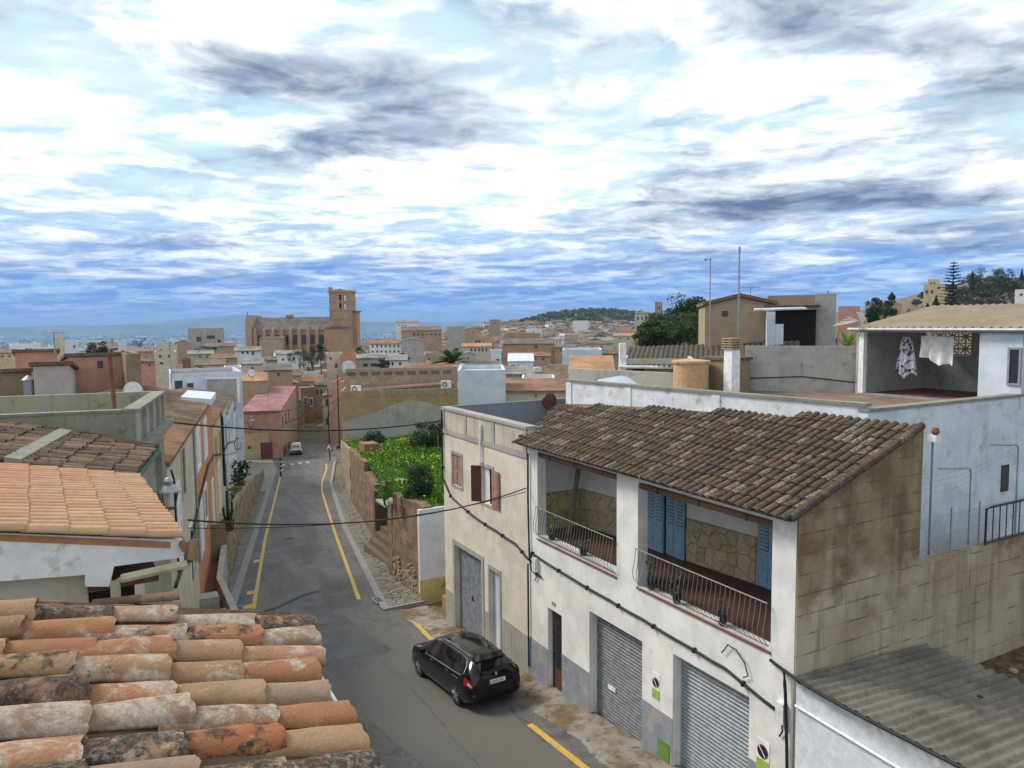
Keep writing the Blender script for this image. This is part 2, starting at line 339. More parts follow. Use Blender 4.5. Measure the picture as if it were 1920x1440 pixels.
roofmat('far_terracotta', (.24,.125,.075), (.33,.19,.115)); roofmat('far_brown', (.15,.105,.072), (.24,.17,.115)); roofmat('far_grey', (.20,.185,.165), (.32,.30,.27)); roofmat('far_dark', (.13,.11,.095), (.21,.17,.14)); roofmat('far_orange', (.46,.22,.12), (.50,.29,.16)); roofmat('pink_roof', (.33,.15,.155), (.38,.19,.185))
# road, ground
t = NT('asphalt', .7, .35); P = t.P()
k = t.mix(t.noise(P, 55, 5, .8, .3, .7), (.078,.073,.066), (.135,.127,.116)); k = t.mix(t.noise(P, .35, 6, .6, .40, .62), k, t.mix(.6, k, (.17,.158,.14))); k = t.mix(t.math('MULTIPLY', t.noise(P, 3.5, 8, .78, .42, .66), .7), k, (.056,.053,.049))
vr = t.new('ShaderNodeVectorRotate', rotation_type='Z_AXIS'); vr.inputs['Angle'].default_value = R(-22); t.ln(P, vr.inputs['Vector']); ms = t.new('ShaderNodeMapping'); ms.inputs['Scale'].default_value = (1.1,.06,1); t.ln(vr.outputs[0], ms.inputs[0]); k = t.mix(t.math('MULTIPLY', t.noise(ms.outputs[0], 1.0, 4, .6, .45, .68), .55), k, (.19,.178,.16))
k = t.mix(t.math('MULTIPLY', t.noise(t.P(loc=(5,0,0)), .8, 7, .6, .56, .70), .5), k, (.045,.045,.047)); t.col(k)
wet = t.noise(t.P(loc=(5,0,0)), .8, 7, .6, .54, .70); rr = t.new('ShaderNodeMapRange'); t.ln(wet, rr.inputs[0]); rr.inputs[3].default_value = .72; rr.inputs[4].default_value = .42; t.ln(rr.outputs[0], t.p.inputs['Roughness'])
t.bump(t.noise(P, 120, 3, .7, None), .35, .006)
t = NT('asphalt_patch', .75, .3); P = t.P(); t.col(t.mix(t.noise(P, 60, 5, .8, .3, .7), (.105,.098,.086), (.155,.145,.127))); t.bump(t.noise(P, 110, 3, .7, None), .4, .006)
t = NT('wet_film', .36, .5); P = t.P(); t.col(t.mix(t.noise(P, 30, 5, .7, .3, .7), (.06,.06,.062), (.095,.095,.097))); tr = t.new('ShaderNodeBsdfTransparent'); mx = t.new('ShaderNodeMixShader'); t.ln(t.math('MULTIPLY', t.noise(P, .55, 5, .6, .38, .66), .75), mx.inputs[0]); t.ln(tr.outputs[0], mx.inputs[1]); t.ln(t.p.outputs[0], mx.inputs[2]); t.ln(mx.outputs[0], t.n['Material Output'].inputs[0])
t = NT('yellow_paint', .6, .4); P = t.P(); t.col(t.mix(t.math('MULTIPLY', t.noise(P, 14, 8, .78, .47, .66), .85), (.62,.38,.065), (.17,.14,.085)))
t = NT('white_paint', .6, .4); P = t.P(); t.col(t.mix(t.noise(P, 18, 7, .75, .46, .62), (.55,.55,.54), (.13,.125,.12)))
t = NT('ground', .95, .1); P = t.P(); k = t.mix(t.noise(P, .05, 7, .65, .4, .6), (.17,.13,.085), (.10,.11,.05)); k = t.mix(t.noise(P, 1.2, 6, .7, .45, .65), k, (.22,.18,.13))
kf = t.mix(t.noise(P, .0016, 6, .7, .40, .60), (.055,.085,.045), (.16,.17,.085)); kf = t.mix(t.noise(P, .006, 5, .75, .56, .64), kf, (.045,.06,.035))
sx = t.new('ShaderNodeSeparateXYZ'); t.ln(t.new('ShaderNodeNewGeometry').outputs['Position'], sx.inputs[0]); rr = t.new('ShaderNodeMapRange'); t.ln(sx.outputs[1], rr.inputs[0]); rr.inputs[1].default_value = 500; rr.inputs[2].default_value = 900
t.col(t.mix(rr.outputs[0], k, kf))
t = NT('verge', .95, .15); P = t.P(); k = t.mix(t.noise(P, .9, 7, .65, .40, .6), (.30,.275,.23), (.19,.125,.07)); k = t.mix(t.math('MULTIPLY', t.noise(P, 3.2, 7, .7, .52, .66), .8), k, (.085,.08,.05)); k = t.mix(t.math('MULTIPLY', t.noise(t.P(loc=(3,1,0)), 1.7, 6, .7, .58, .66), .7), k, (.07,.10,.03)); t.col(k); t.bump(t.noise(P, 9, 8, .7, None), .9, .05)
t = NT('cobble', .85, .25); rv = t.new('ShaderNodeObjectInfo').outputs['Random']; P = t.P(); k = t.ramp(rv, [(0,(.20,.18,.145)),(.5,(.28,.255,.205)),(1,(.16,.15,.13))]); k = t.mix(t.noise(P, 12, 6, .7, .45, .7), k, (.17,.155,.12)); t.col(k); t.bump(t.noise(P, 40, 5, .7, None), .4, .01)
t = NT('cobble_mass', .85, .25); rv = t.new('ShaderNodeNewGeometry').outputs['Random Per Island']; P = t.P(); k = t.ramp(rv, [(0,(.20,.18,.145)),(.5,(.28,.255,.205)),(1,(.16,.15,.13))]); k = t.mix(t.noise(P, 12, 6, .7, .45, .7), k, (.17,.155,.12)); t.col(k)
t = NT('clad_stone', .85, .25); rv = t.new('ShaderNodeObjectInfo').outputs['Random']; P = t.P(); k = t.ramp(rv, [(0,(.52,.41,.25)),(.3,(.58,.48,.32)),(.6,(.48,.36,.21)),(.8,(.56,.50,.38)),(1,(.44,.35,.24))]); k = t.mix(t.noise(P, 9, 7, .7, .4, .7), k, t.mix(.5, k, (.2,.14,.08))); t.col(k); t.bump(t.noise(P, 25, 6, .7, None), .6, .015)
plaster('kerb_stone', (.28,.275,.26), (.10,.095,.08), .7, .1, 3.5)
plaster('mortar', (.27,.23,.175), (.1,.08,.06), .6, .2, 3)
plain('soil', (.11,.075,.045), .95, .1, var=.4); plain('weed_ground', (.06,.09,.025), .95, .1, var=.5)
# metals, paint, glass
plain('shutter_grey', (.22,.235,.25), .45, .5, .3, .2); plain('shutter_steel', (.36,.40,.44), .38, .5, .5, .12); plain('door_slate', (.20,.22,.25), .6, .3, 0, .25)
plain('wood_pink', (.34,.19,.14), .7, .25, 0, .15); plain('wood_dark', (.10,.045,.03), .7, .25); plain('blue_paint', (.25,.41,.54), .6, .3, 0, .12); plain('slat_shade', (.02,.04,.07), .8)
plain('white_gloss', (.78,.78,.77), .4, .5); plain('rail_metal', (.22,.21,.195), .45, .5, .4); plain('black_rubber', (.012,.012,.013), .6, .4); plain('iron', (.035,.035,.035), .6, .4, .3); plain('rust', (.20,.085,.04), .85, .2); plain('green_paint', (.035,.11,.065), .6, .3); plain('aluminium', (.55,.56,.57), .35, .5, .8); plain('grey_metal', (.30,.31,.32), .5, .5, .4); plain('red_dish', (.085,.02,.018), .5, .4); plain('pipe_brown', (.24,.15,.085), .55, .4); plain('pipe_cream', (.42,.36,.25), .6, .3); plain('maroon_door', (.20,.05,.055), .7, .3); plain('terracotta', (.42,.19,.10), .85, .2); plain('navy', (.012,.016,.04), .6, .3)
plain('interior_shade', (.02,.018,.016), .95, .1); plain('win_dark', (.03,.033,.04), .15, .5); plain('far_window', (.05,.05,.055), .3, .4); plain('sign_red', (.30,.02,.025), .5, .4); plain('sign_green', (.30,.46,.09), .5, .4); plain('ink', (.02,.02,.022), .6); plain('box_green', (.13,.24,.06), .6); plain('wood_grey', (.22,.18,.14), .85, .2); plain('cloth_grey', (.66,.65,.66), .9, .1); plain('cloth_white', (.70,.68,.64), .9, .1); plain('pvc_white', (.78,.80,.82), .4, .4); plain('meter_white', (.66,.68,.66), .5, .4); plain('bark', (.11,.08,.055), .95, .1); plain('bare_twig', (.17,.145,.125), .95, .1); plain('cardboard', (.50,.33,.19), .9, .1, 0, .1)
t = NT('corrugated', .9, .2); P = t.P(); k = t.mix(t.noise(P, .8, 7, .7, .38, .62), (.115,.098,.078), (.19,.165,.135)); k = t.mix(t.math('MULTIPLY', t.noise(P, 8, 7, .75, .5, .68), .6), k, (.055,.047,.037)); t.col(k); t.bump(t.noise(P, 50, 5, .7, None), .4, .008)
t = NT('floral', .9, .1); P = t.P(); t.col(t.mix(t.noise(P, 9, 3, .5, .52, .56), (.46,.45,.48), (.06,.06,.09)))
t = NT('floor_tiles', .5, .4); co = t.new('ShaderNodeTexCoord'); br = t.new('ShaderNodeTexBrick'); t.ln(co.outputs['Object'], br.inputs[0]); br.inputs['Scale'].default_value = 1; br.inputs['Brick Width'].default_value = .28; br.inputs['Row Height'].default_value = .14; br.inputs['Mortar Size'].default_value = .008
br.inputs['Color1'].default_value = (.095,.04,.03,1); br.inputs['Color2'].default_value = (.062,.028,.023,1); br.inputs['Mortar'].default_value = (.12,.08,.062,1); t.col(br.outputs[0])
t = NT('car_black', .12, .6); t.col((.003,.003,.004)); t.p.inputs['Specular IOR Level'].default_value = .3; t.p.inputs['Coat Weight'].default_value = .35; t.p.inputs['Coat Roughness'].default_value = .03
t = NT('car_white', .25, .5); t.col((.62,.64,.67)); t.p.inputs['Coat Weight'].default_value = .6
t = NT('car_glass', .04, .8); t.col((.006,.007,.010)); t = NT('tail_red', .15, .6); t.col((.32,.008,.012)); t = NT('chrome', .12, .6, 1.0); t.col((.75,.76,.78))
t = NT('plate', .4, .4); t.col((.72,.72,.70)); t = NT('plate_blue', .4, .4); t.col((.03,.08,.35)); t = NT('lamp_glass', .1, .5); t.col((.55,.57,.6))
def leaf(name, stops, rough=.6):
    t = NT(name, rough, .25); t.col(t.ramp(t.new('ShaderNodeNewGeometry').outputs['Random Per Island'], stops)); t.p.inputs['Subsurface Weight'].default_value = 0
    tr = t.new('ShaderNodeBsdfTranslucent'); t.ln(t.p.inputs['Base Color'].links[0].from_socket, tr.inputs[0]); mx = t.new('ShaderNodeMixShader'); mx.inputs[0].default_value = .25
    t.ln(t.p.outputs[0], mx.inputs[1]); t.ln(tr.outputs[0], mx.inputs[2]); t.ln(mx.outputs[0], t.n['Material Output'].inputs[0])
leaf('leaf_dark', [(0,(.018,.040,.014)),(.6,(.035,.065,.022)),(1,(.06,.09,.03))]); leaf('leaf_mid', [(0,(.030,.058,.020)),(.6,(.055,.095,.030)),(1,(.09,.12,.04))])
leaf('leaf_weed', [(0,(.05,.13,.014)),(.5,(.10,.24,.022)),(.85,(.16,.31,.03)),(1,(.24,.35,.03))]); leaf('flower_yellow', [(0,(.55,.50,.02)),(1,(.70,.62,.03))]); leaf('leaf_palm', [(0,(.05,.10,.03)),(.6,(.09,.15,.04)),(1,(.16,.20,.07))]); leaf('leaf_yucca', [(0,(.10,.20,.04)),(1,(.22,.34,.08))]); leaf('leaf_olive', [(0,(.05,.06,.03)),(.6,(.085,.10,.05)),(1,(.12,.13,.07))]); leaf('leaf_dry', [(0,(.07,.06,.045)),(1,(.14,.12,.09))])
# ------------------------------------------------------------------ terrain
random.seed(7)
def zbase(u):
    u = max(u, -45.0)
    if u <= 90: return -SL*u
    if u <= 170: return -8.1 - .035*(u-90)
    if u <= 650: return -10.9 - .008*(u-170)
    t_ = min(1.0, (u-650)/1900.0); t_ = t_*t_*(3-2*t_); return -14.74 - 66*t_
H1 = W(1062, 604, 900); H1b = W(1215, 600, 1000); H2 = W(1890, 595, 250); H3 = W(1700, 595, 420); H4 = W(1120, 600, 640)
def zhill(x, y):
    def g(c, a, sx, sy): return a*math.exp(-((x-c.x)/sx)**2 - ((y-c.y)/sy)**2)
    far = 0
    if y > 8000: far = 0
    return g(H1, 27, 125, 150) + g(H1b, 22, 130, 160) + g(H4, 10, 190, 260) + g(H2, 30, 62, 95) + g(H3, 26, 110, 120)
def zg(x, y):
    v, u, _ = S.inv((x, y, 0)); return zbase(u) + (zhill(x, y) if y > 40 else 0)
ys = [-60 + 6*i for i in range(30)]
while ys[-1] < 1400: ys.append(ys[-1] + max(6, (ys[-1])*.045))
while ys[-1] < 33000: ys.append(ys[-1]*1.16)
fr_ = [-1.9 + 3.8*i/150 for i in range(151)]
m = MB()
for y in ys:
    for f_ in fr_:
        x = f_*(abs(y)*.62 + 75); m.v.append((x, y, zg(x, y) - .12))
nx = len(fr_)
for j in range(len(ys)-1):
    for i in range(nx-1): m.f.append((j*nx+i, j*nx+i+1, (j+1)*nx+i+1, (j+1)*nx+i))
struct('ground', m, 'ground', True)
# far ridge of hills on the horizon
m = MB(); n = 80
for k in range(n+1):
    px_ = -500 + 2900*k/n; hh = 0
    for c, a, s_ in ((470, 19, 70), (390, 11, 90), (300, 5, 120), (820, 4, 100), (150, 3, 140), (640, 6, 110), (1100, 5, 200)): hh += a*math.exp(-((px_-c)/s_)**2)
    hh += 1.6*math.sin(px_*.021) + 1.1*math.sin(px_*.057+1); d_ = ray(px_, 610); q = Vector((d_.x, d_.y, 0)).normalized()*9500
    top = 8 + max(2, hh)*.75*9500/F
    m.v += [(q.x*.93, q.y*.93, -81.8), (q.x, q.y, top), (q.x*1.12, q.y*1.12, -81.8)]
for k in range(n):
    for a in (0, 1): m.f.append((3*k+a, 3*k+3+a, 3*k+4+a, 3*k+1+a))
struct('distant_hills', m, 'ground', True)
# ------------------------------------------------------------------ road
ROADL = [(-45,-9.6),(0,-9.2),(9,-8.6),(14.5,-7.35),(31,-3.65),(57,2.1),(79,7.0),(95,9.3),(112,14.0),(131,22),(165,38)]
ROADR = [(-45,0.2),(0,.2),(9,.2),(10.2,-1.72),(31,2.35),(57,8.2),(79,14.5),(95,20),(112,25),(131,31),(165,45)]
def ev(tab, u):
    for (a, b), (c, d) in zip(tab, tab[1:]):
        if a <= u <= c: return b + (d-b)*(u-a)/(c-a)
    return tab[0][1] if u < tab[0][0] else tab[-1][1]
def strip(fl, fr2, us, dz, nx=2):
    m = MB()
    for u in us:
        a, b = fl(u), fr2(u)
        for i in range(nx): m.v.append((a+(b-a)*i/(nx-1), u, zbase(u)+dz))
    for j in range(len(us)-1):
        for i in range(nx-1): m.f.append((j*nx+i, j*nx+i+1, (j+1)*nx+i+1, (j+1)*nx+i))
    return m
def rng(a, b, st):
    n = max(1, int(round((b-a)/st))); return [a+(b-a)*i/n for i in range(n+1)]
struct('road', strip(lambda u: ev(ROADL, u), lambda u: ev(ROADR, u), rng(-45, 165, 1.5), .03, 4), 'asphalt', fr=S)
# paler resurfaced lane and the wet patch by the junction
m = MB(); pts = [(-7.2,7.0),(-5.4,8.4),(-2.2,8.6),(-1.5,2),(-2.0,-4),(-2.4,-14),(-4.6,-14),(-5.0,-6),(-5.6,0)]
m.poly([(v, u, zbase(u)+.036) for v, u in reversed(pts)]); struct('road_patch', m, 'asphalt_patch', fr=S)
m = MB(); pts = [(-6.9,5.2),(-6.6,8.2),(-6.2,12.0),(-5.0,15.0),(-3.6,15.2),(-3.4,11),(-3.2,8.3),(-3.0,5.1),(-4.9,3.7),(-6.3,4.0)]
m.poly([(v, u, zbase(u)+.041) for v, u in reversed(pts)]); struct('wet_patch', m, 'wet_film', fr=S)
m = MB(); q = [(-6.35,13.6),(-5.6,13.9),(-4.9,14.6),(-4.0,15.3),(-3.2,15.5),(-3.3,15.2),(-4.1,14.9),(-4.9,14.2),(-5.6,13.65),(-6.3,13.4)]
m.poly([(v, u, zbase(u)+.045) for v, u in reversed(q)]); struct('tar_seam', m, 'black_rubber', fr=S)
# cracks in the asphalt
random.seed(17)
for (v0, u0, v1, u1) in ((-6.8,3,-3,9.5),(-4.2,-8,-3.6,6),(-5.5,20,-.8,23),(-3.0,30,-1.5,44),(-6.2,-3,-5.0,6),(-1.9,-6,-1.6,2),(0,40,3.5,43),(-4.8,11,-2.6,12.2)):
    m = MB(); n = 70; pr_ = None; L_ = math.hypot(v1-v0,u1-u0); nx_, ny_ = -(u1-u0)/L_, (v1-v0)/L_; off = 0
    for k in range(n+1):
        t_ = k/n; off = off*.9+rnd(-.07,.07); v = v0+(v1-v0)*t_+nx_*off; u = u0+(u1-u0)*t_+ny_*off; w = rnd(.001,.009); m.v += [(v-nx_*w,u-ny_*w,zbase(u)+.0415),(v+nx_*w,u+ny_*w,zbase(u)+.0415)]
    m.f = [(2*k,2*k+1,2*k+3,2*k+2) for k in range(n)]; struct('road_crack', m, 'black_rubber', fr=S)
# yellow kerb lines
YL = [(14.3,-6.55),(31.5,-2.95),(57.1,2.8),(74,6.6),(79,7.75)]; YR = [(12.6,-2.05),(29.8,1.45),(45,4.65),(52,6.15),(57.5,7.5),(61,8.45),(66,9.95),(74,12.3),(80,13.8)]
def line(tab, a, b, w, dz=.043): return strip(lambda u: ev(tab, u)-w/2, lambda u: ev(tab, u)+w/2, rng(a, b, 1.2), dz)
m = line(YL, 14.3, 79, .19)
for u in (14.5, 17.0, 24.2): m.poly([(ev(YL,u)-.45, u, zbase(u)+.0435), (ev(YL,u)-.1, u, zbase(u)+.0435), (ev(YL,u+.7)-.1, u+.7, zbase(u+.7)+.0435), (ev(YL,u+.7)-.45, u+.7, zbase(u+.7)+.0435)])
solo('kerb_line', 'yellow line with small teeth painted along the walled pavement', 'road marking', m, 'yellow_paint', S)
solo('kerb_line', 'plain yellow line painted beside the cobbled pavement', 'road marking', line(YR, 12.6, 80, .19), 'yellow_paint', S)
solo('kerb_line', 'short yellow dash painted in front of the black car', 'road marking', line([(2,-1.7),(8.6,-1.04)], 3.2, 8.6, .2), 'yellow_paint', S)
solo('kerb_line', 'yellow line painted in front of the roller shutters', 'road marking', line([(-20,-2.0),(-3.1,-1.78)], -20, -3.1, .2), 'yellow_paint', S)
for k in range(4):
    u = 83.0+.2*k; v = 8.6+k*1.15; m = MB(); m.poly([(v,u,zbase(u)+.04),(v+.4,u,zbase(u)+.04),(v+.7,u+2.4,zbase(u+2.4)+.04),(v+.3,u+2.4,zbase(u+2.4)+.04)])
    solo('crossing_stripe', 'worn white crossing stripe by the parked white car', 'road marking', m, 'white_paint', S, 'stripes of the worn crossing')
# kerbs
def kerb(tab, a, b, off, w, h, name, label):
    m = MB(); us = rng(a, b, 1.0)
    for i in range(len(us)-1):
        u0, u1 = us[i]+.008, us[i+1]-.008; pts = []
        for u in (u0, u1): pts.append((ev(tab,u)+off, u, zbase(u))); pts.append((ev(tab,u)+off+w, u, zbase(u)))
        b4 = [pts[0], pts[1], pts[3], pts[2]]; m.hexa(b4, [(p[0], p[1], p[2]+h) for p in b4])
    return solo(name, label, 'kerb', m, 'kerb_stone', S)
kerb(ROADR, 10.3, 82, -.02, .34, .13, 'kerb', 'pale stone kerb of the cobbled pavement under the garden wall')
kerb(ROADL, 14.2, 74, -.40, .42, .13, 'kerb', 'grey kerb below the raised walkway')
# convex cells for stones
def clip(poly, a, b, c):
    o = []
    for i in range(len(poly)):
        p, q = poly[i], poly[(i+1) % len(poly)]; dp = a*p[0]+b*p[1]-c; dq = a*q[0]+b*q[1]-c
        if dp <= 0: o.append(p)
        if dp*dq < 0: t_ = dp/(dp-dq); o.append((p[0]+(q[0]-p[0])*t_, p[1]+(q[1]-p[1])*t_))
    return o
def cells(seeds, bound, rad):
    out_ = []
    for i, s_ in enumerate(seeds):
        poly = list(bound(s_))
        for j, q in enumerate(seeds):
            if i == j: continue
            dx, dy = q[0]-s_[0], q[1]-s_[1]
            if dx*dx+dy*dy > rad*rad: continue
            poly = clip(poly, dx, dy, (q[0]**2+q[1]**2-s_[0]**2-s_[1]**2)/2)
            if len(poly) < 3: break
        if len(poly) >= 3: out_.append((s_, poly))
    return out_
def shrink(poly, g):
    cx = sum(p[0] for p in poly)/len(poly); cy = sum(p[1] for p in poly)/len(poly); o = []
    for p in poly:
        d = math.hypot(p[0]-cx, p[1]-cy); f_ = max(.3, 1-g/max(d, 1e-6)); o.append((cx+(p[0]-cx)*f_, cy+(p[1]-cy)*f_))
    return (cx, cy), o
def pavement(lo, hi, a, b, step, base_name, name, label, dz, gap=.022, limit=300):
    base = strip(lo, hi, rng(a, b, 1.0), dz-.035, 3); st = struct(base_name, base, 'mortar', fr=S)
    seeds = []; u = a
    while u < b:
        w = hi(u)-lo(u); k = max(1, int(w/step))
        for i in range(k): seeds.append((lo(u)+w*(i+.5+rnd(-.3,.3))/k, u+rnd(-.32,.32)*step))
        u += step*.8
    cs = cells(seeds, lambda s_: [(max(lo(s_[1]), s_[0]-1), max(a, s_[1]-1)), (min(hi(s_[1]), s_[0]+1), max(a, s_[1]-1)), (min(hi(s_[1]), s_[0]+1), min(b, s_[1]+1)), (max(lo(s_[1]), s_[0]-1), min(b, s_[1]+1))], 3*step)
    cs.sort(key=lambda c: (S.w(c[0][0], c[0][1])-Vector((0,0,0))).length); rest = MB()
    for k, (s_, poly) in enumerate(cs):
        (cx, cy), pl = shrink(poly, gap)
        if len(pl) < 3: continue
        h = rnd(0, .014); bz = [(p[0]-cx, p[1]-cy, zbase(p[1])-zbase(cy)-.03) for p in pl]; tp = [((p[0]-cx)*.88, (p[1]-cy)*.88, zbase(p[1])-zbase(cy)+.012+h) for p in pl]
        n = len(pl); mm = MB(); mm.add(bz+tp, [tuple(n+i for i in range(n))]+[(i,(i+1)%n,n+(i+1)%n,n+i) for i in range(n)])
        if k < limit:
            o = bpy.data.objects.new(name, mesh_of(name, mm, 'cobble')); COL.objects.link(o); o.parent = st; o.location = (cx, cy, zbase(cy)+dz)
        else: rest.add([(p[0]+cx, p[1]+cy, p[2]+zbase(cy)+dz) for p in mm.v], mm.f)
    if rest.v:
        o = bpy.data.objects.new(name+'_mass', mesh_of(name+'_mass', rest, 'cobble_mass')); COL.objects.link(o); o.parent = st; o['kind'] = 'stuff'
    return st
GW = [(10.3,.35),(14.7,.5),(22,2.0),(30,3.85),(40,5.9),(50,8.0),(58,9.8),(82,16.2)]       # foot of the garden wall
pavement(lambda u: ev(ROADR,u)+.33, lambda u: ev(GW,u)+(.0 if u < 16 or u > 20 else 0), 10.3, 58, .36, 'pavement', 'cobble', '', .12)
solo('kerb', 'end kerb closing the cobbled pavement at the junction', 'kerb', MB().hexa([(-1.7,10.08,-1.3),(.34,10.08,-1.3),(.34,10.29,-1.3),(-1.7,10.29,-1.3)], [(-1.7,10.08,zbase(10.1)+.13),(.34,10.08,zbase(10.1)+.13),(.34,10.29,zbase(10.3)+.13),(-1.7,10.29,zbase(10.3)+.13)]), 'kerb_stone', S)
RW = [(14,-7.85),(20,-6.85),(31,-4.75),(45,-1.7),(57,1.0),(70,3.8)]                           # foot of the raised walkway wall
pavement(lambda u: ev(RW,u), lambda u: ev(ROADL,u)-.39, 14.2, 56, .36, 'pavement', 'cobble', '', .12)
# rough concrete verge in front of the two houses
vm = strip(lambda u: -1.35-.10*math.sin(u*1.7)-.1*math.sin(u*.6)+rnd(-.09,.09), lambda u: .15, rng(-20, 9.6, .14), .055, 7)
vm.v = [(p[0],p[1],p[2]-.05) if i % 7 == 0 else (p[0],p[1],p[2]+rnd(-.008,.012)) for i, p in enumerate(vm.v)]
struct('verge', vm, 'verge', fr=S)
struct('junction_apron', strip(lambda u: ev(RW,u)-6 if u > 60 else ev(RW, u)-2, lambda u: ev(ROADL,u)+.05, rng(57, 100, 2), .05, 2), 'path_conc', fr=S)
# ------------------------------------------------------------------ barrel tiles
def tile_mesh(name, L, r0, r1, seg, mat, th=.016, sag=.78, warp_=0.0):
    m = MB(); rows = [0, .2, .4, .6, .8, .93, 1.0] if warp_ else [0, 1.0]; n = seg+1; ring = []; ph = [rnd(0,6) for _ in range(6)]
    for t_ in rows:
        r = r0+(r1-r0)*t_
        for rr in (r, r-th):
            for k in range(n):
                a = math.pi*k/seg; w_ = 1+warp_*6*(math.sin(t_*6+ph[0]+a*2)+.7*math.sin(t_*13+ph[1]-a*3)+.5*math.sin(a*5+ph[2])); e_ = warp_*1.6*(math.sin(a*3+ph[3])+.8*math.sin(a*7+ph[4])+.5*math.sin(a*13+ph[5])) if t_ in (0, 1.0) else 0; m.v.append((rr*w_*math.cos(a), t_*L+e_, rr*w_*math.sin(a)*sag))
    for i in range(len(rows)-1):
        for k in range(seg):
            o0 = i*2*n; o1 = (i+1)*2*n
            m.f += [(o0+k, o0+k+1, o1+k+1, o1+k), (o0+n+k+1, o0+n+k, o1+n+k, o1+n+k+1)]
        m.f += [(o0, o1, o1+n, o0+n), (o0+seg, o0+n+seg, o1+n+seg, o1+seg)]
    e = (len(rows)-1)*2*n; nb = len(m.f); cp = [m.v[e+k] for k in range(2*n)]; c0 = [m.v[k] for k in range(2*n)]
    m.add(cp, [(k, k+1, n+k+1, n+k) for k in range(seg)]); m.add(c0, [(k+1, k, n+k, n+k+1) for k in range(seg)])
    me = mesh_of(name, m, mat, True)
    for i in range(nb, len(m.f)): me.polygons[i].use_smooth = False
    return me
def basis(p, x, y, z):
    mm = Matrix.Identity(4)
    for i in range(3): mm[i][0] = x[i]; mm[i][1] = y[i]; mm[i][2] = z[i]
    mm.translation = p; return mm
def tile_roof(th, roof, P0, across, down, na, ndn, Wd, L, meshes, massmat, keep=None, limit=300, jit=1.0, lift=.02, chan='channel', tilt=.035, stag=0.0):
    """rows of cover tiles from the ridge point P0; keep(i, j, p) trims the outline"""
    ax = Vector(across).normalized(); dn = Vector(down).normalized(); nz = ax.cross(dn).normalized()
    if nz.z < 0: nz = -nz
    spots = []; Ch = MB()
    for i in range(na):
        so = rnd(-.5,.5)*stag*L
        for j in range(ndn):
            p = Vector(P0) + ax*((i+.5)*Wd) + dn*(j*L+so)
            if keep and not keep(i, j, p): continue
            spots.append((th.fr.w(*p) - Vector((0,0,CZ)), i, j, p))
    spots.sort(key=lambda s_: s_[0].length); mass = MB()
    for k, (_, i, j, p) in enumerate(spots):
        me = meshes[random.randrange(len(meshes))]
        rot = Matrix.Rotation(rnd(-.035,.035)*jit, 4, 'Z') @ Matrix.Rotation(tilt+rnd(-.012,.012)*jit, 4, 'X') @ Matrix.Rotation(rnd(-.05,.05)*jit, 4, 'Y')
        q = p + nz*(lift+rnd(-.006,.006)*jit) + ax*rnd(-.012,.012)*jit + dn*rnd(-.02,.02)*jit
        mw = basis(q, ax, dn, nz) @ rot
        if k < limit: th.inst('tile', me, mw, roof)
        else: mass.add([mw @ v.co for v in me.vertices], [tuple(f.vertices) for f in me.polygons])
        # channel tile between two covers
        c = p + ax*(Wd*.5) + nz*.012; w = Wd*.33
        Ch.add([c - ax*w + nz*.05, c - ax*w*.5 + nz*.012, c, c + ax*w*.5 + nz*.012, c + ax*w + nz*.05] + [c + dn*L*1.06 - ax*w + nz*.055, c + dn*L*1.06 - ax*w*.5 + nz*.02, c + dn*L*1.06 + nz*.006, c + dn*L*1.06 + ax*w*.5 + nz*.02, c + dn*L*1.06 + ax*w + nz*.055], [(a, a+1, a+6, a+5) for a in range(4)])
    if mass.v: th.part('tile_mass', mass, massmat, roof, True, kind='stuff')
    if Ch.v: th.part('channel_tile_mass', Ch, chan, roof, kind='stuff')
LICH = [tile_mesh('tile', .46, .082, .102, 7, 'tile_lichen') for _ in range(2)]
# ------------------------------------------------------------------ white house with two balconies
H = T('terraced_house', 'white two-storey house with two open balconies and lichen-covered tile roof', 'house', S, (4, -5.4, .4))
def mpf(a, d, z): return (d, a, z)
BAL = [(-4.86, -.62, 5.0, 7.74), (-10.25, -5.78, 4.9, 7.71)]
GAR = [(-5.98, -3.54, -.6, 3.48), (-9.69, -7.19, -.6, 3.64)]; DOOR = (-2.04, -1.21, -.6, 2.80)
m = MB().wall(mpf, -10.86, 0, -.6, 8.02, 0, .32, BAL+GAR+[DOOR]); H.part('front_wall', m, 'white_wash')
m = MB().prism([(.012,-10.9,-.8),(3.97,-10.9,-.8),(3.97,-10.9,9.46),(.012,-10.9,8.0)], (0,.24,0)); H.part('gable_wall', m, 'block_gable')
m = MB().box(.34, 9.5, -.12, .02, -.8, 8.3); m.box(3.2, 3.4, -9.2, -.13, -.8, 9.2); m.box(.34, 3.2, -10.6, -.13, 4.6, 4.90); H.part('inner_wall', m, 'white_wash')
vb = lambda u: 2.0-.1*u
m = MB().poly([(.33,-10.6,4.92),(vb(-10.6)+.1,-10.6,4.92),(vb(-.13)+.1,-.13,4.92),(.33,-.13,4.92)]); H.part('balcony_floor', m, 'floor_tiles')
DB = [(-4.85,-3.2,4.9,7.1), (-8.95,-7.3,4.9,7.1)]
m = MB().wall(lambda a, d, z: (vb(a)+d, a, z), -10.6, -.13, 4.9, 8.4, 0, .2, DB); bw = H.part('balcony_back_wall', m, 'white_wash')
CLB = {}
for a, b in ((-10.6,-8.97),(-7.28,-4.87),(-3.18,-.14)): CLB[a] = H.part('stone_cladding', MB().hexa([(vb(a)-.02,a,4.925),(vb(a)-.002,a,4.925),(vb(b)-.002,b,4.925),(vb(b)-.02,b,4.925)], [(vb(a)-.02,a,6.2),(vb(a)-.002,a,6.2),(vb(b)-.002,b,6.2),(vb(b)-.02,b,6.2)]), 'mortar')
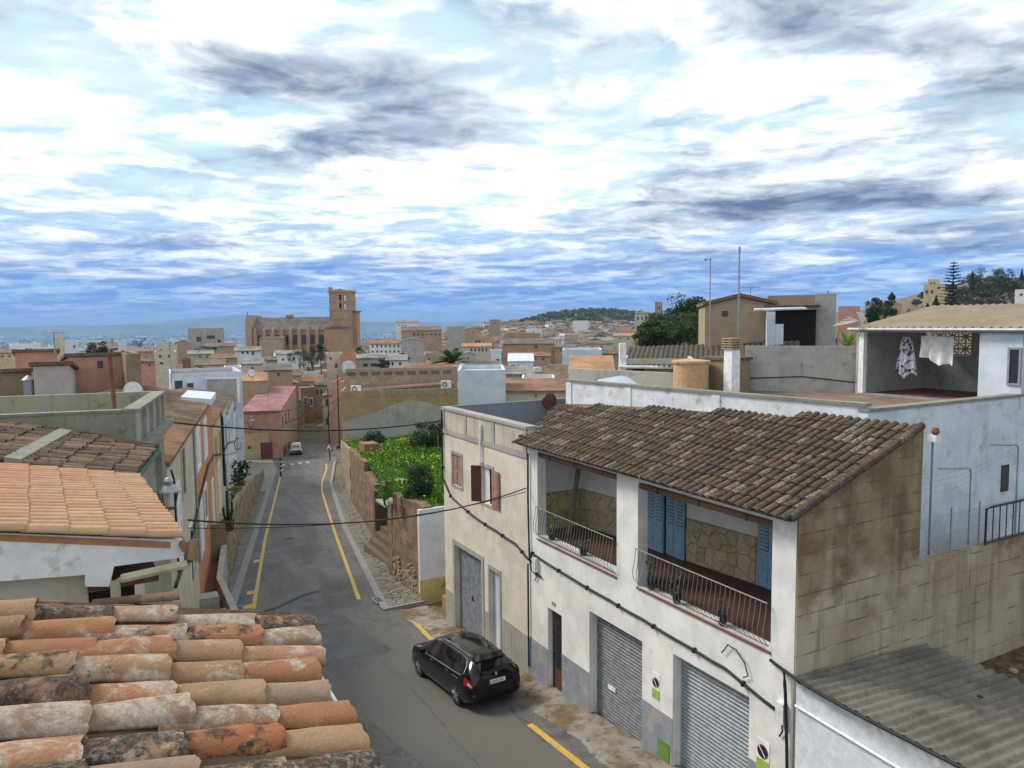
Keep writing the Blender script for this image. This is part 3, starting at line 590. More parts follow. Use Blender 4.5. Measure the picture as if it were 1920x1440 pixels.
CLB[90] = H.part('stone_cladding', MB().box(.34, 2.0, -.142, -.122, 4.93, 6.2), 'mortar')
random.seed(11)
for a, b in ((-10.5,-9.0),(-7.28,-4.88),(-3.18,-.16),(90.34,92.0)):
    side = a > 50; cb = CLB[-10.6 if a < -10 else -7.28 if a < -7 else -3.18 if a < 0 else 90]; off = 90 if side else 0; lo_, hi_ = a-off, b-off
    seeds = []
    for i in range(int((hi_-lo_)/.30)+1):
        for j in range(4): seeds.append((lo_+(i+.5+rnd(-.6,.6))*.30, 4.93+(j+.5+rnd(-.55,.55))*.32)) if random.random() < .8 else None
    for s_, poly in cells(seeds, lambda q: [(lo_,4.94),(hi_,4.94),(hi_,6.19),(lo_,6.19)], 1.4):
        (cx, cz), pl = shrink(poly, .011)
        n = len(pl)
        def pt(p, d): return (p[0], -.143-d, p[1]) if side else (vb(p[0])-.02-d, p[0], p[1])
        mm = MB(); mm.add([pt(p, 0) for p in pl]+[pt((cx+(p[0]-cx)*.9, cz+(p[1]-cz)*.9), .028) for p in pl], [tuple(n+i for i in range(n))]+[(i,(i+1)%n,n+(i+1)%n,n+i) for i in range(n)])
        H.part('stone', mm, 'clad_stone', cb)
# blue shuttered doors
def blue_door(a, b):
    for k in range(2):
        u0 = a+(b-a)*k/2+.02; u1 = a+(b-a)*(k+1)/2-.02; v0 = vb((u0+u1)/2)-.03
        m = MB().box(v0, v0+.05, u0, u1, 4.93, 7.1); leaf_ = H.part('shutter_door', m, 'blue_paint')
        for h in range(2):
            w0 = u0+(u1-u0)*h/2+.06; w1 = u0+(u1-u0)*(h+1)/2-.06
            m = MB().box(v0-.004, v0+.01, w0, w1, 5.9, 7.05); H.part('recess', m, 'slat_shade', leaf_)  # dark panel behind the slats: shade of the gaps painted on, nothing sunk
            for s_ in range(11):
                z = 5.93+s_*.1; m = MB().hexa([(v0-.022,w0,z),(v0-.008,w0,z+.02),(v0-.008,w1,z+.02),(v0-.022,w1,z)], [(v0-.016,w0,z+.045),(v0-.005,w0,z+.075),(v0-.005,w1,z+.075),(v0-.016,w1,z+.045)]); H.part('slat', m, 'blue_paint', leaf_)
            m = MB().box(v0-.018, v0-.002, w0, w1, 5.02, 5.8); H.part('panel', m, 'blue_paint', leaf_)
for d in DB: blue_door(d[0], d[1])
# railings: bars that belly outwards
for bi, (a, b, z0, z1) in enumerate(BAL):
    z0 = 4.95; rl = H.part('railing', MB().tube([(-.10,a+.02,z0+1.0),(-.10,b-.02,z0+1.0)], .016, 6).tube([(-.04,a+.02,z0+.06),(-.04,b-.02,z0+.06)], .014, 6), 'rail_metal')
    nb = int((b-a)/.145)
    bar = MB().tube([(-.04,0,.06),(-.17,0,.22),(-.20,0,.38),(-.12,0,.8),(-.10,0,1.0)], .0085, 5)
    bme = mesh_of('bar', bar, 'rail_metal')
    for k in range(nb+1): H.inst('bar', bme, Matrix.Translation((0, a+.04+(b-a-.08)*k/nb, z0)), rl)
    m = MB().tube([(.1,a,z1-.12),(.1,b,z1-.12-.02)], .075, 10); H.part('rolled_blind', m, 'blind_brown', sm=True)
    m = MB()
    for k in range(3): y = a+(b-a)*(k+.5)/3; m.tube([(.02,y,z1-.2),(.02,y,z1-.04)], .012, 5)
    H.part('blind_bracket', m, 'iron')
    m = MB().box(-.04, .0, a-.02, b+.02, z0-.1, z0-.055); H.part('balcony_edge', m, 'maroon_tile')
# roller shutters slat by slat
for gi, (a, b, z0, z1) in enumerate(GAR):
    zb = zbase(b)-.06; mt = ('shutter_grey', 'shutter_steel')[gi]
    sh = H.part('roller_shutter', MB().box(.30, .33, a+.002, b-.002, zb, z1+.02), 'ink')
    sl = MB(); pr = [(0,0),(-.035,.02),(-.04,.05),(-.02,.085),(0,.092)]
    sl.add([(p[0], a+.01, p[1]) for p in pr]+[(p[0], b-.01, p[1]) for p in pr], [(k, k+1, 6+k, 5+k) for k in range(4)]); sm_ = mesh_of('slat', sl, mt)
    n = int((z1-zb)/.1)
    for k in range(n): H.inst('slat', sm_, Matrix.Translation((.297, 0, zb+k*.1)), sh)
    if gi == 0: H.part('letter_plate', MB().box(.235, .25, a+1.5, a+1.85, 1.35, 1.48), 'white_gloss', sh)
m = MB().box(.16, .20, DOOR[0]+.03, DOOR[1]-.03, .1, 2.75); dr = H.part('street_door', m, 'wood_dark'); H.part('door_glass', MB().box(.145,.165,DOOR[0]+.2,DOOR[1]-.2,.9,2.6), 'win_dark', dr); H.part('handle', MB().box(.12,.16,DOOR[1]-.14,DOOR[1]-.10,1.2,1.32), 'iron', dr)
H.part('door_step', MB().box(-.12, .33, DOOR[0]-.04, DOOR[1]+.04, -.2, .16), 'kerb_stone')
for a, b in ((-1.205,-.02),(-3.535,-2.045),(-7.185,-5.985),(-10.85,-9.695)):
    H.part('dado', MB().box(-.014, -.001, a, b, -.6, zbase((a+b)/2)+1.35), 'dado_blue')
# roof
E0 = 8.06; SR = .372; AXR = Vector((0,1,0)); DNR = Vector((-1,0,-SR)).normalized()
def roofz(v): return E0+SR*v
m = MB().hexa([(-.32,-10.98,roofz(-.32)-.06),(-.32,.1,roofz(-.32)-.06),(2.5,1.45,roofz(2.5)-.06),(3.85,-10.98,roofz(3.85)-.06)], [(-.32,-10.98,roofz(-.32)-.01),(-.32,.1,roofz(-.32)-.01),(2.5,1.45,roofz(2.5)-.01),(3.85,-10.98,roofz(3.85)-.01)])
rf = H.part('roof', m, 'far_brown')
P0 = Vector((3.72, -11.0, roofz(3.72)+.01))
def keepR(i, j, p):
    if p.x < -.55: return False
    vlim = 2.4 + (4.0-2.4)*(1.4-p.y)/10.8 - .05           # skewed line of the parapet
    if p.y > -9.5 and p.x > vlim: return False
    return p.y < .1 + (p.x+.32)*.48
tile_roof(H, rf, P0, (0,1,0), DNR, 53, 11, .238, .40, LICH, 'tile_lichen_mass', keepR, 300, 1.0)
m = MB()
for k in range(10): p = P0 + Vector((0,-.02,0)) + DNR*(k*.43); m.tube([p+Vector((0,.0,.05)), p+DNR*.46+Vector((0,.0,.03))], .085, 8)
H.part('verge_tiles', m, 'tile_lichen_mass', rf, kind='stuff')
# parapet of the roof terrace
A_, B_ = Vector((2.4,1.4,0)), Vector((4.0,-9.4,0)); dv = (B_-A_).normalized(); nv = Vector((dv.y, -dv.x, 0)); nv = nv if nv.x > 0 else -nv
def par(s0, s1, d0, d1, z0, z1):
    p = [A_+dv*s0+nv*d0, A_+dv*s1+nv*d0, A_+dv*s1+nv*d1, A_+dv*s0+nv*d1]; return MB().hexa([(q.x,q.y,z0) for q in p], [(q.x,q.y,z1) for q in p])
LP = (B_-A_).length
H.part('parapet', par(0, LP, 0, .2, 8.2, 9.74), 'white_old'); H.part('coping', par(-.04, LP+.03, -.05, .25, 9.742, 9.82), 'dirty_conc')
for s_ in (0.0, LP*.265, LP*.585): H.part('pilaster', par(s_+.02, s_+.3, -.03, -.002, 8.2, 9.738), 'white_old')
m = MB().poly([(2.55,1.3,9.3),(4.1,-9.3,9.3),(16,-9.3,9.3),(16,6,9.3),(7.5,6,9.3),(4,3.2,9.3)]); H.part('terrace', m, 'terrace_floor')
H.part('side_wall', MB().box(3.98, 16, -9.5, -9.28, -.8, 9.62), 'cool_white'); H.part('side_coping', MB().box(3.95, 16.02, -9.54, -9.24, 9.622, 9.70), 'dirty_conc')
H.part('side_window', MB().box(9.75, 10.1, -9.53, -9.5, 7.0, 7.75), 'win_dark')
H.part('rear_wall', MB().box(8.2, 15.8, 5.4, 5.6, -2, 9.28), 'tan_wall')
# laundry room on the terrace
m = MB().box(10.52, 14.2, -4.42, -4.25, 9.3, 11.4); H.part('laundry_room_wall', m, 'pale_conc')
SB0 = V_(1822,640,14.0)[1]
HB = [(-8.2+.45*i+.02, -8.2+.45*(i+1)-.02, 10.6, 11.02) for i in range(0)]
m = MB().wall(lambda a, d, z: (14.0+d, a, z), -14, -4.43, 9.3, 11.9, 0, .15, [(SB0,SB0+1.4,10.55,11.4)]); H.part('laundry_back_wall', m, 'pale_conc')
bl = H.part('screen_block', MB().box(14.05, 14.09, SB0+.01, SB0+1.39, 10.56, 10.60), 'pale_conc')
for i in range(3):
    for j in range(2):
        cy, cz = SB0+.24+.46*i, 10.78+.42*j; mm = MB()
        for k in range(8): a = math.pi*k/4; mm.tube([(14.06,cy,cz),(14.06,cy+.23*math.cos(a),cz+.21*math.sin(a))], .028, 4)
        mm.box(14.04,14.09,cy-.232,cy-.2,cz-.21,cz+.21); mm.box(14.04,14.09,cy-.2,cy+.2,cz+.18,cz+.212); H.part('block', mm, 'pale_conc', bl)
H.part('white_post', MB().box(10.42, 10.6, -4.6, -4.42, 9.3, 11.4), 'white_gloss')
m = MB().wall(lambda a, d, z: (10.5+d, a, z), -9.53, -8.35, 9.3, 11.4, 0, .15, []); H.part('laundry_front_wall', m, 'bluewhite')
H.part('laundry_window', MB().box(10.47, 10.499, -9.46, -9.22, 10.0, 10.95), 'win_dark'); H.part('window_frame', MB().wall(lambda a, d, z: (10.45+d, a, z), -9.52, -9.16, 9.94, 11.01, 0, .045, [(-9.46,-9.22,10.0,10.95)]), 'grey_metal')
H.part('laundry_floor', MB().box(10.7, 14, -9.26, -4.44, 9.302, 9.33), 'maroon_tile'); H.part('floor_kerb', MB().box(10.4, 10.7, -9.27, -4.44, 9.302, 9.36), 'kerb_stone')
m = MB(); n = 46
for k in range(n+1):
    y = -10.2+(5.95)*k/n; dz = .03*(1 if k % 2 else -1); m.v += [(10.3,y,11.56+dz),(14.6,y,12.30+dz)]
for k in range(n): m.f.append((2*k,2*k+1,2*k+3,2*k+2))
H.part('sheet_roof', m, 'tan_sheet'); H.part('roof_soffit', MB().hexa([(10.4,-10.1,11.41),(14.4,-10.1,11.9),(14.4,-4.3,11.9),(10.4,-4.3,11.41)], [(10.4,-10.1,11.47),(14.4,-10.1,12.1),(14.4,-4.3,12.1),(10.4,-4.3,11.47)]), 'grey_render')
H.part('gutter', MB().tube([(10.28,-10.3,11.5),(10.28,-4.1,11.5)], .06, 8), 'grey_metal')
# washing
def cloth(name, label, u0, u1, ztop, zbot, mat, sagx, seed, v=11.2):
    random.seed(seed); m = MB(); nx_, nz_ = 22, 14
    for j in range(nz_+1):
        t_ = j/nz_
        for i in range(nx_+1):
            s_ = i/nx_; pinch = 1-.0*t_; zb_ = ztop+(zbot(s_)-ztop)*t_
            m.v.append((v+.07*math.sin(s_*19+seed)*t_+.05*math.sin(s_*7+2*t_), u0+(u1-u0)*(s_ if sagx == 0 else .5+(s_-.5)*(.35+.65*t_**.6)), zb_))
    for j in range(nz_):
        for i in range(nx_): a = j*(nx_+1)+i; m.f.append((a,a+1,a+nx_+2,a+nx_+1))
    solo(name, label, 'laundry', m, mat, S, sm=True)
cloth('hanging_sheet', 'dark patterned cloth hung out to dry beside the white sheet', -6.2, -5.45, 11.25, lambda s_: 10.0+.12*math.sin(s_*9), 'floral', 1, 3, 10.85)
cloth('hanging_sheet', 'plain white sheet bunched over the drying line', -7.4, -6.35, 11.3, lambda s_: 10.38+.30*s_*s_+.05*math.sin(s_*11), 'cloth_white', 0, 5, 10.8)
solo('drying_line', 'thin drying line inside the laundry room', 'clothes line', MB().tube([(10.82,-8.36,11.29),(10.82,-4.43,11.29)], .008, 4), 'rail_metal', S)
# terrace furniture: chimney, tank, walls
c = T('chimney', 'white square chimney with a louvred tile cap on the roof terrace', 'chimney', S, (7.0,-2.0,9.3))
c.part('shaft', MB().box(6.82,7.2,-2.2,-1.82,9.3,10.85), 'white_gloss')
for k in range(5): c.part('cap_tile', MB().box(6.76,7.26,-2.26,-1.76,10.86+k*.085,10.9+k*.085), 'tan_wall'); 
m = MB()
for sx_ in (6.82,7.12):
    for sy_ in (-2.2,-1.9): m.box(sx_,sx_+.08,sy_,sy_+.08,10.85,11.22)
c.part('cap_post', m, 'tan_wall')
solo('water_tank', 'round tan cement water tank with a cracked face beside the white chimney', 'tank', MB().lathe([(.62,9.3),(.62,10.35),(.68,10.36),(.68,10.44),(.1,10.5)], (6.3,-.75,0), 20), 'cardboard', S)
t_ = T('stair_hut', 'brown rendered stair box with a tiled edge between tank and chimney', 'hut', S, (7.6,-1.2,9.3)); t_.part('wall', MB().box(7.1,8.2,-1.72,-.4,9.3,10.45), 'olive_brown'); t_.part('tile_edge', MB().box(7.04,8.26,-1.78,-.34,10.452,10.54), 'tile_brown')
p0, p1 = S.inv(W(1396,700,27)), S.inv(W(1611,700,25.6))
def wallseg(p, q, z0, z1, th=.18):
    a = Vector((p[0],p[1],0)); b = Vector((q[0],q[1],0)); d = (b-a).normalized(); n_ = Vector((-d.y,d.x,0))*th
    if n_.y < 0: n_ = -n_
    pts = [a,b,b+n_,a+n_]; return MB().hexa([(k.x,k.y,z0) for k in pts], [(k.x,k.y,z1) for k in pts])
tw = T('terrace_wall', 'weathered grey cement wall between the white chimney and the laundry room', 'wall', S, (p0[0],p0[1],9.3)); tw.part('wall', wallseg(p0, p1, 9.3, 10.92), 'pale_conc')
tw.part('cable', MB().tube([Vector((p0[0],p0[1]-.05,9.75)), Vector(((p0[0]+p1[0])/2,(p0[1]+p1[1])/2-.05,9.85)), Vector((p1[0],p1[1]-.05,9.66))], .02, 5), 'black_rubber')
tw.part('hooked_pipe', MB().tube([Vector((p0[0]*.55+p1[0]*.45,p0[1]*.55+p1[1]*.45-.3,10.35)), Vector((p0[0]*.5+p1[0]*.5,p0[1]*.5+p1[1]*.5-.06,10.3)), Vector((p0[0]*.5+p1[0]*.5,p0[1]*.5+p1[1]*.5-.04,9.8))], .018, 5), 'grey_metal')
p0, p1 = S.inv(W(1066,700,31)), S.inv(W(1278,697,27.3)); solo('terrace_wall', 'low lichened cement wall at the back of the roof terrace beside the tank', 'wall', wallseg(p0, p1, 8.2, 9.93), 'grey_render', S)
q = S.inv(W(1170,716,28.5)); solo('skylight', 'small pale blue skylight sheet lying against the low terrace wall', 'skylight', MB().add([(q[0]-.8,q[1]+.5,9.32),(q[0]+1.1,q[1]-.7,9.32),(q[0]+1.2,q[1]-.3,9.62),(q[0]+.2,q[1]+.5,9.75),(q[0]-.6,q[1]+.9,9.6)], [(0,1,2,3,4)]), 'bluewhite', S)
# facade fittings
def disc(c, r, n=20, th=.008): return MB().lathe([(r, 0), (r, th)], c, n, 'x')
def text_mesh(txt, size):
    cu = bpy.data.curves.new('txt', 'FONT'); cu.body = txt; cu.size = size; cu.extrude = .002; cu.align_x = 'CENTER'
    o = bpy.data.objects.new('txt', cu); COL.objects.link(o); dg = bpy.context.evaluated_depsgraph_get(); me = bpy.data.meshes.new_from_object(o.evaluated_get(dg))
    m = MB(); m.v = [tuple(v.co) for v in me.vertices]; m.f = [tuple(p.vertices) for p in me.polygons]; bpy.data.objects.remove(o); bpy.data.meshes.remove(me); return m
def wall_text(txt, size, u, z, d=-.008):           # upright on the facade, read from the street
    m = text_mesh(txt, size); m.v = [(d - p[2], u - p[0], z + p[1]) for p in m.v]; return m
for (u, z, wide, lab) in ((-6.55,2.62,.30,'no-parking plate with a green label between the two roller shutters'), (-10.1,2.62,.36,'no-parking plate with a green label beside the pale steel shutter')):
    sg = T('parking_sign', lab, 'sign', S, (-.01,u,z-.45)); sg.part('plate', MB().box(-.012,-.002,u-wide/2,u+wide/2,z-.45,z+.25), 'white_gloss')
    sg.part('ring', disc((-.021,u,z), wide*.42), 'sign_red'); sg.part('blue_field', disc((-.027,u,z), wide*.34), 'navy'); sg.part('bar', MB().hexa([(-.033,u+wide*.26,z+.09),(-.02,u+wide*.26,z+.09),(-.02,u-wide*.22,z-.11),(-.033,u-wide*.22,z-.11)], [(-.033,u+wide*.26,z+.125),(-.02,u+wide*.26,z+.125),(-.02,u-wide*.22,z-.075),(-.033,u-wide*.22,z-.075)]), 'white_gloss')
    sg.part('label', MB().box(-.018,-.011,u-wide*.47,u+wide*.47,z-.43,z-.18), 'sign_green')
solo('house_number', 'dark house number painted over the narrow street door', 'number', wall_text('191', .2, -1.6, 2.95), 'ink', S)
solo('meter_hatch', 'small green meter hatch at the foot of the wall by the pale shutter', 'hatch', MB().box(-.03,-.015,-7.1,-6.65,.72,1.22), 'box_green', S)
for (u, z, lab) in ((-.55,4.0,'white electric box on the wall below the left balcony corner'), (-10.62,3.75,'pale electric box under the cable hook at the end of the facade')):
    b_ = T('electric_box', lab, 'electric box', S, (-.06,u,z-.25)); b_.part('case', MB().box(-.13,-.001,u-.1,u+.1,z-.22,z+.22), 'meter_white'); b_.part('cable_tail', MB().tube([(-.05,u,z-.22),(-.05,u-.03,z-.4),(-.04,u+.06,z-.55)], .018, 5), 'black_rubber')
def cable(pts, r, name, label, fr=S, clips=0, seed=1):
    random.seed(seed); P_ = []
    for a, b in zip(pts, pts[1:]):
        a, b = Vector(a), Vector(b); n = max(2, int((b-a).length/.45))
        for k in range(n):
            t2 = k/n; P_.append(a+(b-a)*t2+Vector((0,0,-.018*abs(math.sin(t2*n*.8)))))
    P_.append(Vector(pts[-1])); th = T(name, label, 'cable', fr, P_[0]); th.part('bundle', MB().tube(P_, r, 6), 'black_rubber', sm=True)
    if clips:
        for k in range(0, len(P_), clips): p = P_[k]; th.part('clip', MB().box(p.x-r*1.5, p.x+r*1.3, p.y-.03, p.y+.03, p.z-r*1.5, p.z+r*1.6), 'iron')
    return th
cable([(-.05,-.35,4.32),(-.05,-2.5,4.2),(-.05,-6,4.12),(-.05,-9,4.02),(-.05,-10.65,3.7)], .035, 'facade_cable', 'black cable bundle clipped along the white balcony house', clips=3)
cable([(-.06,-.35,4.32),(-.06,-.1,4.05),(-.06,.8,4.35),(-.06,2.2,4.45),(-.06,4,4.55),(-.06,6.2,4.9),(-.06,6.95,5.5),(-.06,6.98,8.3)], .035, 'facade_cable', 'black cable bundle sagging across the beige house', clips=3, seed=4)
cable([(-.06,-.12,7.6),(-.06,-.1,6.0),(-.06,-.16,4.2),(-.07,-.3,3.75),(-.06,-.9,3.7)], .03, 'facade_cable', 'upright black cable on the joint between the two houses')
cable([(-.06,-.06,3.9),(-.06,-.06,.4)], .03, 'drain_pipe', 'thin dark downpipe on the joint between the two houses')
cable([(-.06,-10.3,4.75),(-.1,-10.7,4.7),(-.1,-10.75,4.2),(-.08,-10.76,3.7),(-.06,-10.78,3.0),(-.06,-10.8,2.5)], .035, 'facade_cable', 'black cable dropping down the end of the white facade')
solo('conduit', 'grey plastic conduit at the end of the white facade', 'pipe', MB().tube([(-.06,-10.8,2.5),(-.06,-10.8,.6)], .05, 8), 'grey_metal', S)
cable([(-.06,-8.9,4.35),(-.07,-9.1,4.62),(-.07,-9.35,4.6),(-.07,-9.6,4.4),(-.06,-9.7,4.15),(-.06,-9.55,4.05)], .014, 'cable_loop', 'thin loose cable loop below the right balcony corner')
# pots and plants on the balcony edge
def sprig(m, c, h, n, seed, spread=.2, lw=.05):
    random.seed(seed)
    for k in range(n):
        a = rnd(0, 6.28); r = spread*rnd(.2,1); p = Vector(c)+Vector((r*math.cos(a), r*math.sin(a), h*rnd(.15,1))); d = Vector((rnd(-1,1),rnd(-1,1),rnd(-.3,1))).normalized(); s_ = d.cross(Vector((rnd(-1,1),rnd(-1,1),rnd(-1,1)))).normalized()*lw; L_2 = d*lw*rnd(1.5,3)
        m.add([p-s_*.5, p+L_2*.5-s_, p+L_2, p+L_2*.5+s_], [(0,1,2,3)])
    return m
for k, (u, v, pm, leafm, h, lab) in enumerate(((-1.3,.12,'ink','leaf_weed',.75,'leafy plant in a black pot by the leaning plank'), (-3.1,.1,'ink','leaf_dry',.25,'almost bare black pot in the middle of the first balcony'), (-6.15,.15,'ink','leaf_mid',.6,'dark bushy pot plant at the corner of the second balcony'), (-7.2,.1,'ink','leaf_dry',.55,'dry reddish plant in a pot behind the second railing'), (-8.75,.1,'ink','leaf_dry',.3,'black pot with a white tag behind the second railing'))):
    pt = T('potted_plant', lab, 'plant', S, (v,u,4.93)); pt.part('pot', MB().lathe([(.09,4.93),(.13,5.2),(.12,5.2)], (v,u,0), 10), pm); pt.part('foliage', sprig(MB(), (v,u,5.15), h, 46, k+3, .2, .04), leafm)
    if k == 4: pt.part('tag', MB().box(v-.145,v-.135,u-.05,u+.05,5.05,5.13), 'white_gloss')
solo('plank', 'pale plank leaning in the corner of the first balcony', 'plank', MB().hexa([(1.0,-.9,4.93),(1.1,-.9,4.93),(1.1,-.76,4.93),(1.0,-.76,4.93)], [(1.75,-.5,7.5),(1.85,-.5,7.5),(1.85,-.36,7.5),(1.75,-.36,7.5)]), 'wood_grey', S)
# ------------------------------------------------------------------ beige house
B = T('terraced_house', 'beige house with pink wooden shutters and a panelled parapet', 'house', S, (4, 3.5, -.3))
WIN = [(5.22,6.09,5.42,6.66), (2.55,3.45,5.25,6.6)]; GD = (3.54,5.98,-1.2,2.98); ND = (2.1,2.88,-1.2,2.88)
B.part('front_wall', MB().wall(mpf, .005, 7.0, -1.2, 7.48, 0, .3, WIN+[GD,ND]), 'beige_wall')
B.part('end_wall', MB().box(.31, 9, 6.78, 7.0, -1.5, 8.4), 'beige_wall'); B.part('back_wall', MB().box(8.8, 9, .1, 6.77, -1.5, 8.45), 'grey_paint'); B.part('party_parapet', MB().box(.31, 8.8, .03, .22, 7.3, 8.42), 'grey_paint'); B.part('far_parapet', MB().box(.31,8.8,6.55,6.775,7.3,8.5), 'grey_paint')
B.part('flat_roof', MB().box(.31, 8.79, .23, 6.54, 7.2, 7.42), 'roof_screed')
B.part('parapet_wall', MB().box(.02, .3, .005, 7.0, 7.482, 8.36), 'panel_beige'); B.part('coping', MB().box(-.06, .36, -.0, 7.06, 8.362, 8.46), 'band_grey')
B.part('band', MB().box(-.05, .019, .005, 7.05, 7.40, 7.56), 'band_grey')
for u in (.06, 2.35, 4.7, 6.8): B.part('pilaster', MB().box(-.03, .018, u, u+.2, 7.562, 8.36), 'band_grey')
for i in range(3):
    for j in range(3):
        u0 = (.28, 2.57, 4.92)[i]; u1 = (2.33, 4.68, 6.78)[i]; w = (u1-u0)/3; B.part('panel', MB().box(-.006, .018, u0+w*j+.012, u0+w*(j+1)-.012, 7.575, 8.345), 'panel_beige')
for wi, (a, b, z0, z1) in enumerate(WIN):
    fr2 = B.part('window_frame', MB().wall(mpf, a-.12, b+.12, z0-.1, z1+.12, -.025, -.001, [(a,b,z0,z1)]), 'band_grey')
    wn = B.part('window', MB().box(.18, .2, a, b, z0, z1), 'win_dark')
    if wi == 0:
        for k in range(2):
            u0 = a+(b-a)*k/2+.01; u1 = a+(b-a)*(k+1)/2-.01; s_ = B.part('shutter', MB().box(.04,.08,u0,u1,z0,z1), 'wood_pink')
            for j in range(2): B.part('shutter_panel', MB().box(.022,.042,u0+.06,u1-.06,z0+.08+j*.6,z0+.58+j*.6), 'wood_pink', s_)
    else:
        s_ = B.part('shutter', MB().box(-.075,-.035,a-.05-.52,a-.05,z0,z1), 'wood_pink')
        for j in range(2): B.part('shutter_panel', MB().box(-.092,-.075,a-.5,a-.1,z0+.08+j*.65,z0+.62+j*.65), 'wood_pink', s_)
        s_ = B.part('shutter', MB().hexa([(-.03,b,z0),(-.03,b+.04,z0),(-.3,b+.3,z0),(-.3,b+.26,z0)], [(-.03,b,z1),(-.03,b+.04,z1),(-.3,b+.3,z1),(-.3,b+.26,z1)]), 'wood_dark')
        B.part('curtain', MB().box(.1,.12,a+.45,b-.02,z0,z1), 'white_gloss')
B.part('garage_frame', MB().wall(mpf, GD[0]-.18, GD[1]+.18, -.7, GD[3]+.2, -.03, -.001, [(GD[0],GD[1],-1.3,GD[3])]), 'band_grey')
gd = B.part('garage_door', MB().box(.2,.24,GD[0],GD[1],-.75,GD[3]), 'door_slate')
for k in range(12): u0 = GD[0]+.02+k*.2; B.part('board', MB().box(.18,.2,u0+.008,u0+.192,-.7,GD[3]-.02), 'door_slate', gd)
B.part('lock', MB().box(.155,.18,4.72,4.8,1.0,1.2), 'iron', gd)
nd_ = B.part('narrow_door', MB().box(.14,.18,ND[0],ND[1],-.5,ND[3]), 'bluewhite'); B.part('narrow_door_frame', MB().wall(mpf, ND[0]-.12, ND[1]+.12, -.6, ND[3]+.15, -.025, -.001, [(ND[0],ND[1],-1.3,ND[3])]), 'band_grey')
for a, b in ((6.2,6.99),(3.02,3.34),(.02,1.96)):
    m = MB(); n = max(1, int((b-a)/.22))
    for k in range(n): B.part('dado_board', MB().box(-.018,-.002,a+(b-a)*k/n+.006,a+(b-a)*(k+1)/n-.006,-1.2,zbase((a+b)/2)+1.45), 'band_grey')
solo('downpipe', 'white plastic pipe fixed upright on the beige parapet', 'pipe', MB().tube([(-.08,3.38,6.72),(-.08,3.38,8.15)], .05, 8), 'pvc_white', S)
qd = V_(1030,752,4.6); d = T('satellite_dish', 'dark red satellite dish on the flat roof of the beige house', 'satellite dish', S, (4.6,qd[1],7.42))
dish = MB().lathe([(.02,.12),(.2,.09),(.36,.0),(.37,.0),(.2,.075),(.02,.10)], (0,0,0), 22, 'y'); dish.v = [(p[0]+4.6, p[1]*-1+qd[1], p[2]+qd[2]) for p in dish.v]; d.part('bowl', dish, 'red_dish', sm=True); d.part('mast', MB().tube([(4.6,qd[1]+.06,7.42),(4.6,qd[1]+.06,qd[2])], .025, 6), 'grey_metal'); d.part('feed_arm', MB().tube([(4.6,qd[1]-.05,qd[2]-.33),(4.6,qd[1]-.45,qd[2]-.2)], .012, 5), 'grey_metal')
def U_(x, y, u):
    d = ray(x, y); t_ = (u + S.o.dot(S.u))/d.dot(S.u); return S.inv(Vector((0,0,CZ)) + d*t_)
# ------------------------------------------------------------------ our own old tile roof in the foreground
random.seed(21)
OLD = [tile_mesh('tile', .47, .090+rnd(-.006,.006), .111+rnd(-.007,.008), 14, 'tile_old', .018, rnd(.58,.74), rnd(.002,.005)) for _ in range(10)]
h = T('old_house', 'house corner under large old hand-made barrel tiles with a white gutter', 'house', S, (-14.5,-17.6,-1))
SA = .25; EV, EZ = -11.12, 9.96
dn = Vector((1,0,-SA)).normalized()
h.part('wall', MB().box(-19,-11.45,-19.2,-16.3,-1.5,9.75), 'cream_wall')
nD = 8; Ptop = Vector((EV,0,EZ)) - dn*(nD*.375)
sl = MB().hexa([(Ptop.x,-19.3,Ptop.z-.12),(EV-.05,-19.3,EZ-.14),(EV-.05,-16.2,EZ-.14),(Ptop.x,-16.2,Ptop.z-.12)], [(Ptop.x,-19.3,Ptop.z-.03),(EV-.05,-19.3,EZ-.04),(EV-.05,-16.2,EZ-.04),(Ptop.x,-16.2,Ptop.z-.03)])
rf = h.part('roof', sl, 'far_brown')
tile_roof(h, rf, (Ptop.x, -19.28, Ptop.z), (0,1,0), dn, 12, nD, .247, .375, OLD, 'tile_old', None, 300, 2.0, .03, tilt=.045, stag=.4)
VR = [tile_mesh('tile', .47, .09, .108, 12, 'tile_brown', .018, .8, .004) for _ in range(3)]
for j in range(nD+1):
    p = Vector((Ptop.x, -16.22, Ptop.z)) + dn*(j*.36-.1) + Vector((0,0,-.03)); h.inst('verge_tile', VR[j % 3], basis(p, Vector((0,1,0)), dn, Vector((0,1,0)).cross(dn)*-1 if Vector((0,1,0)).cross(dn).z < 0 else Vector((0,1,0)).cross(dn)), rf)
h.part('gutter', MB().tube([(EV+.12,-19.3,EZ-.10),(EV+.12,-16.2,EZ-.10)], .014, 6), 'white_gloss')
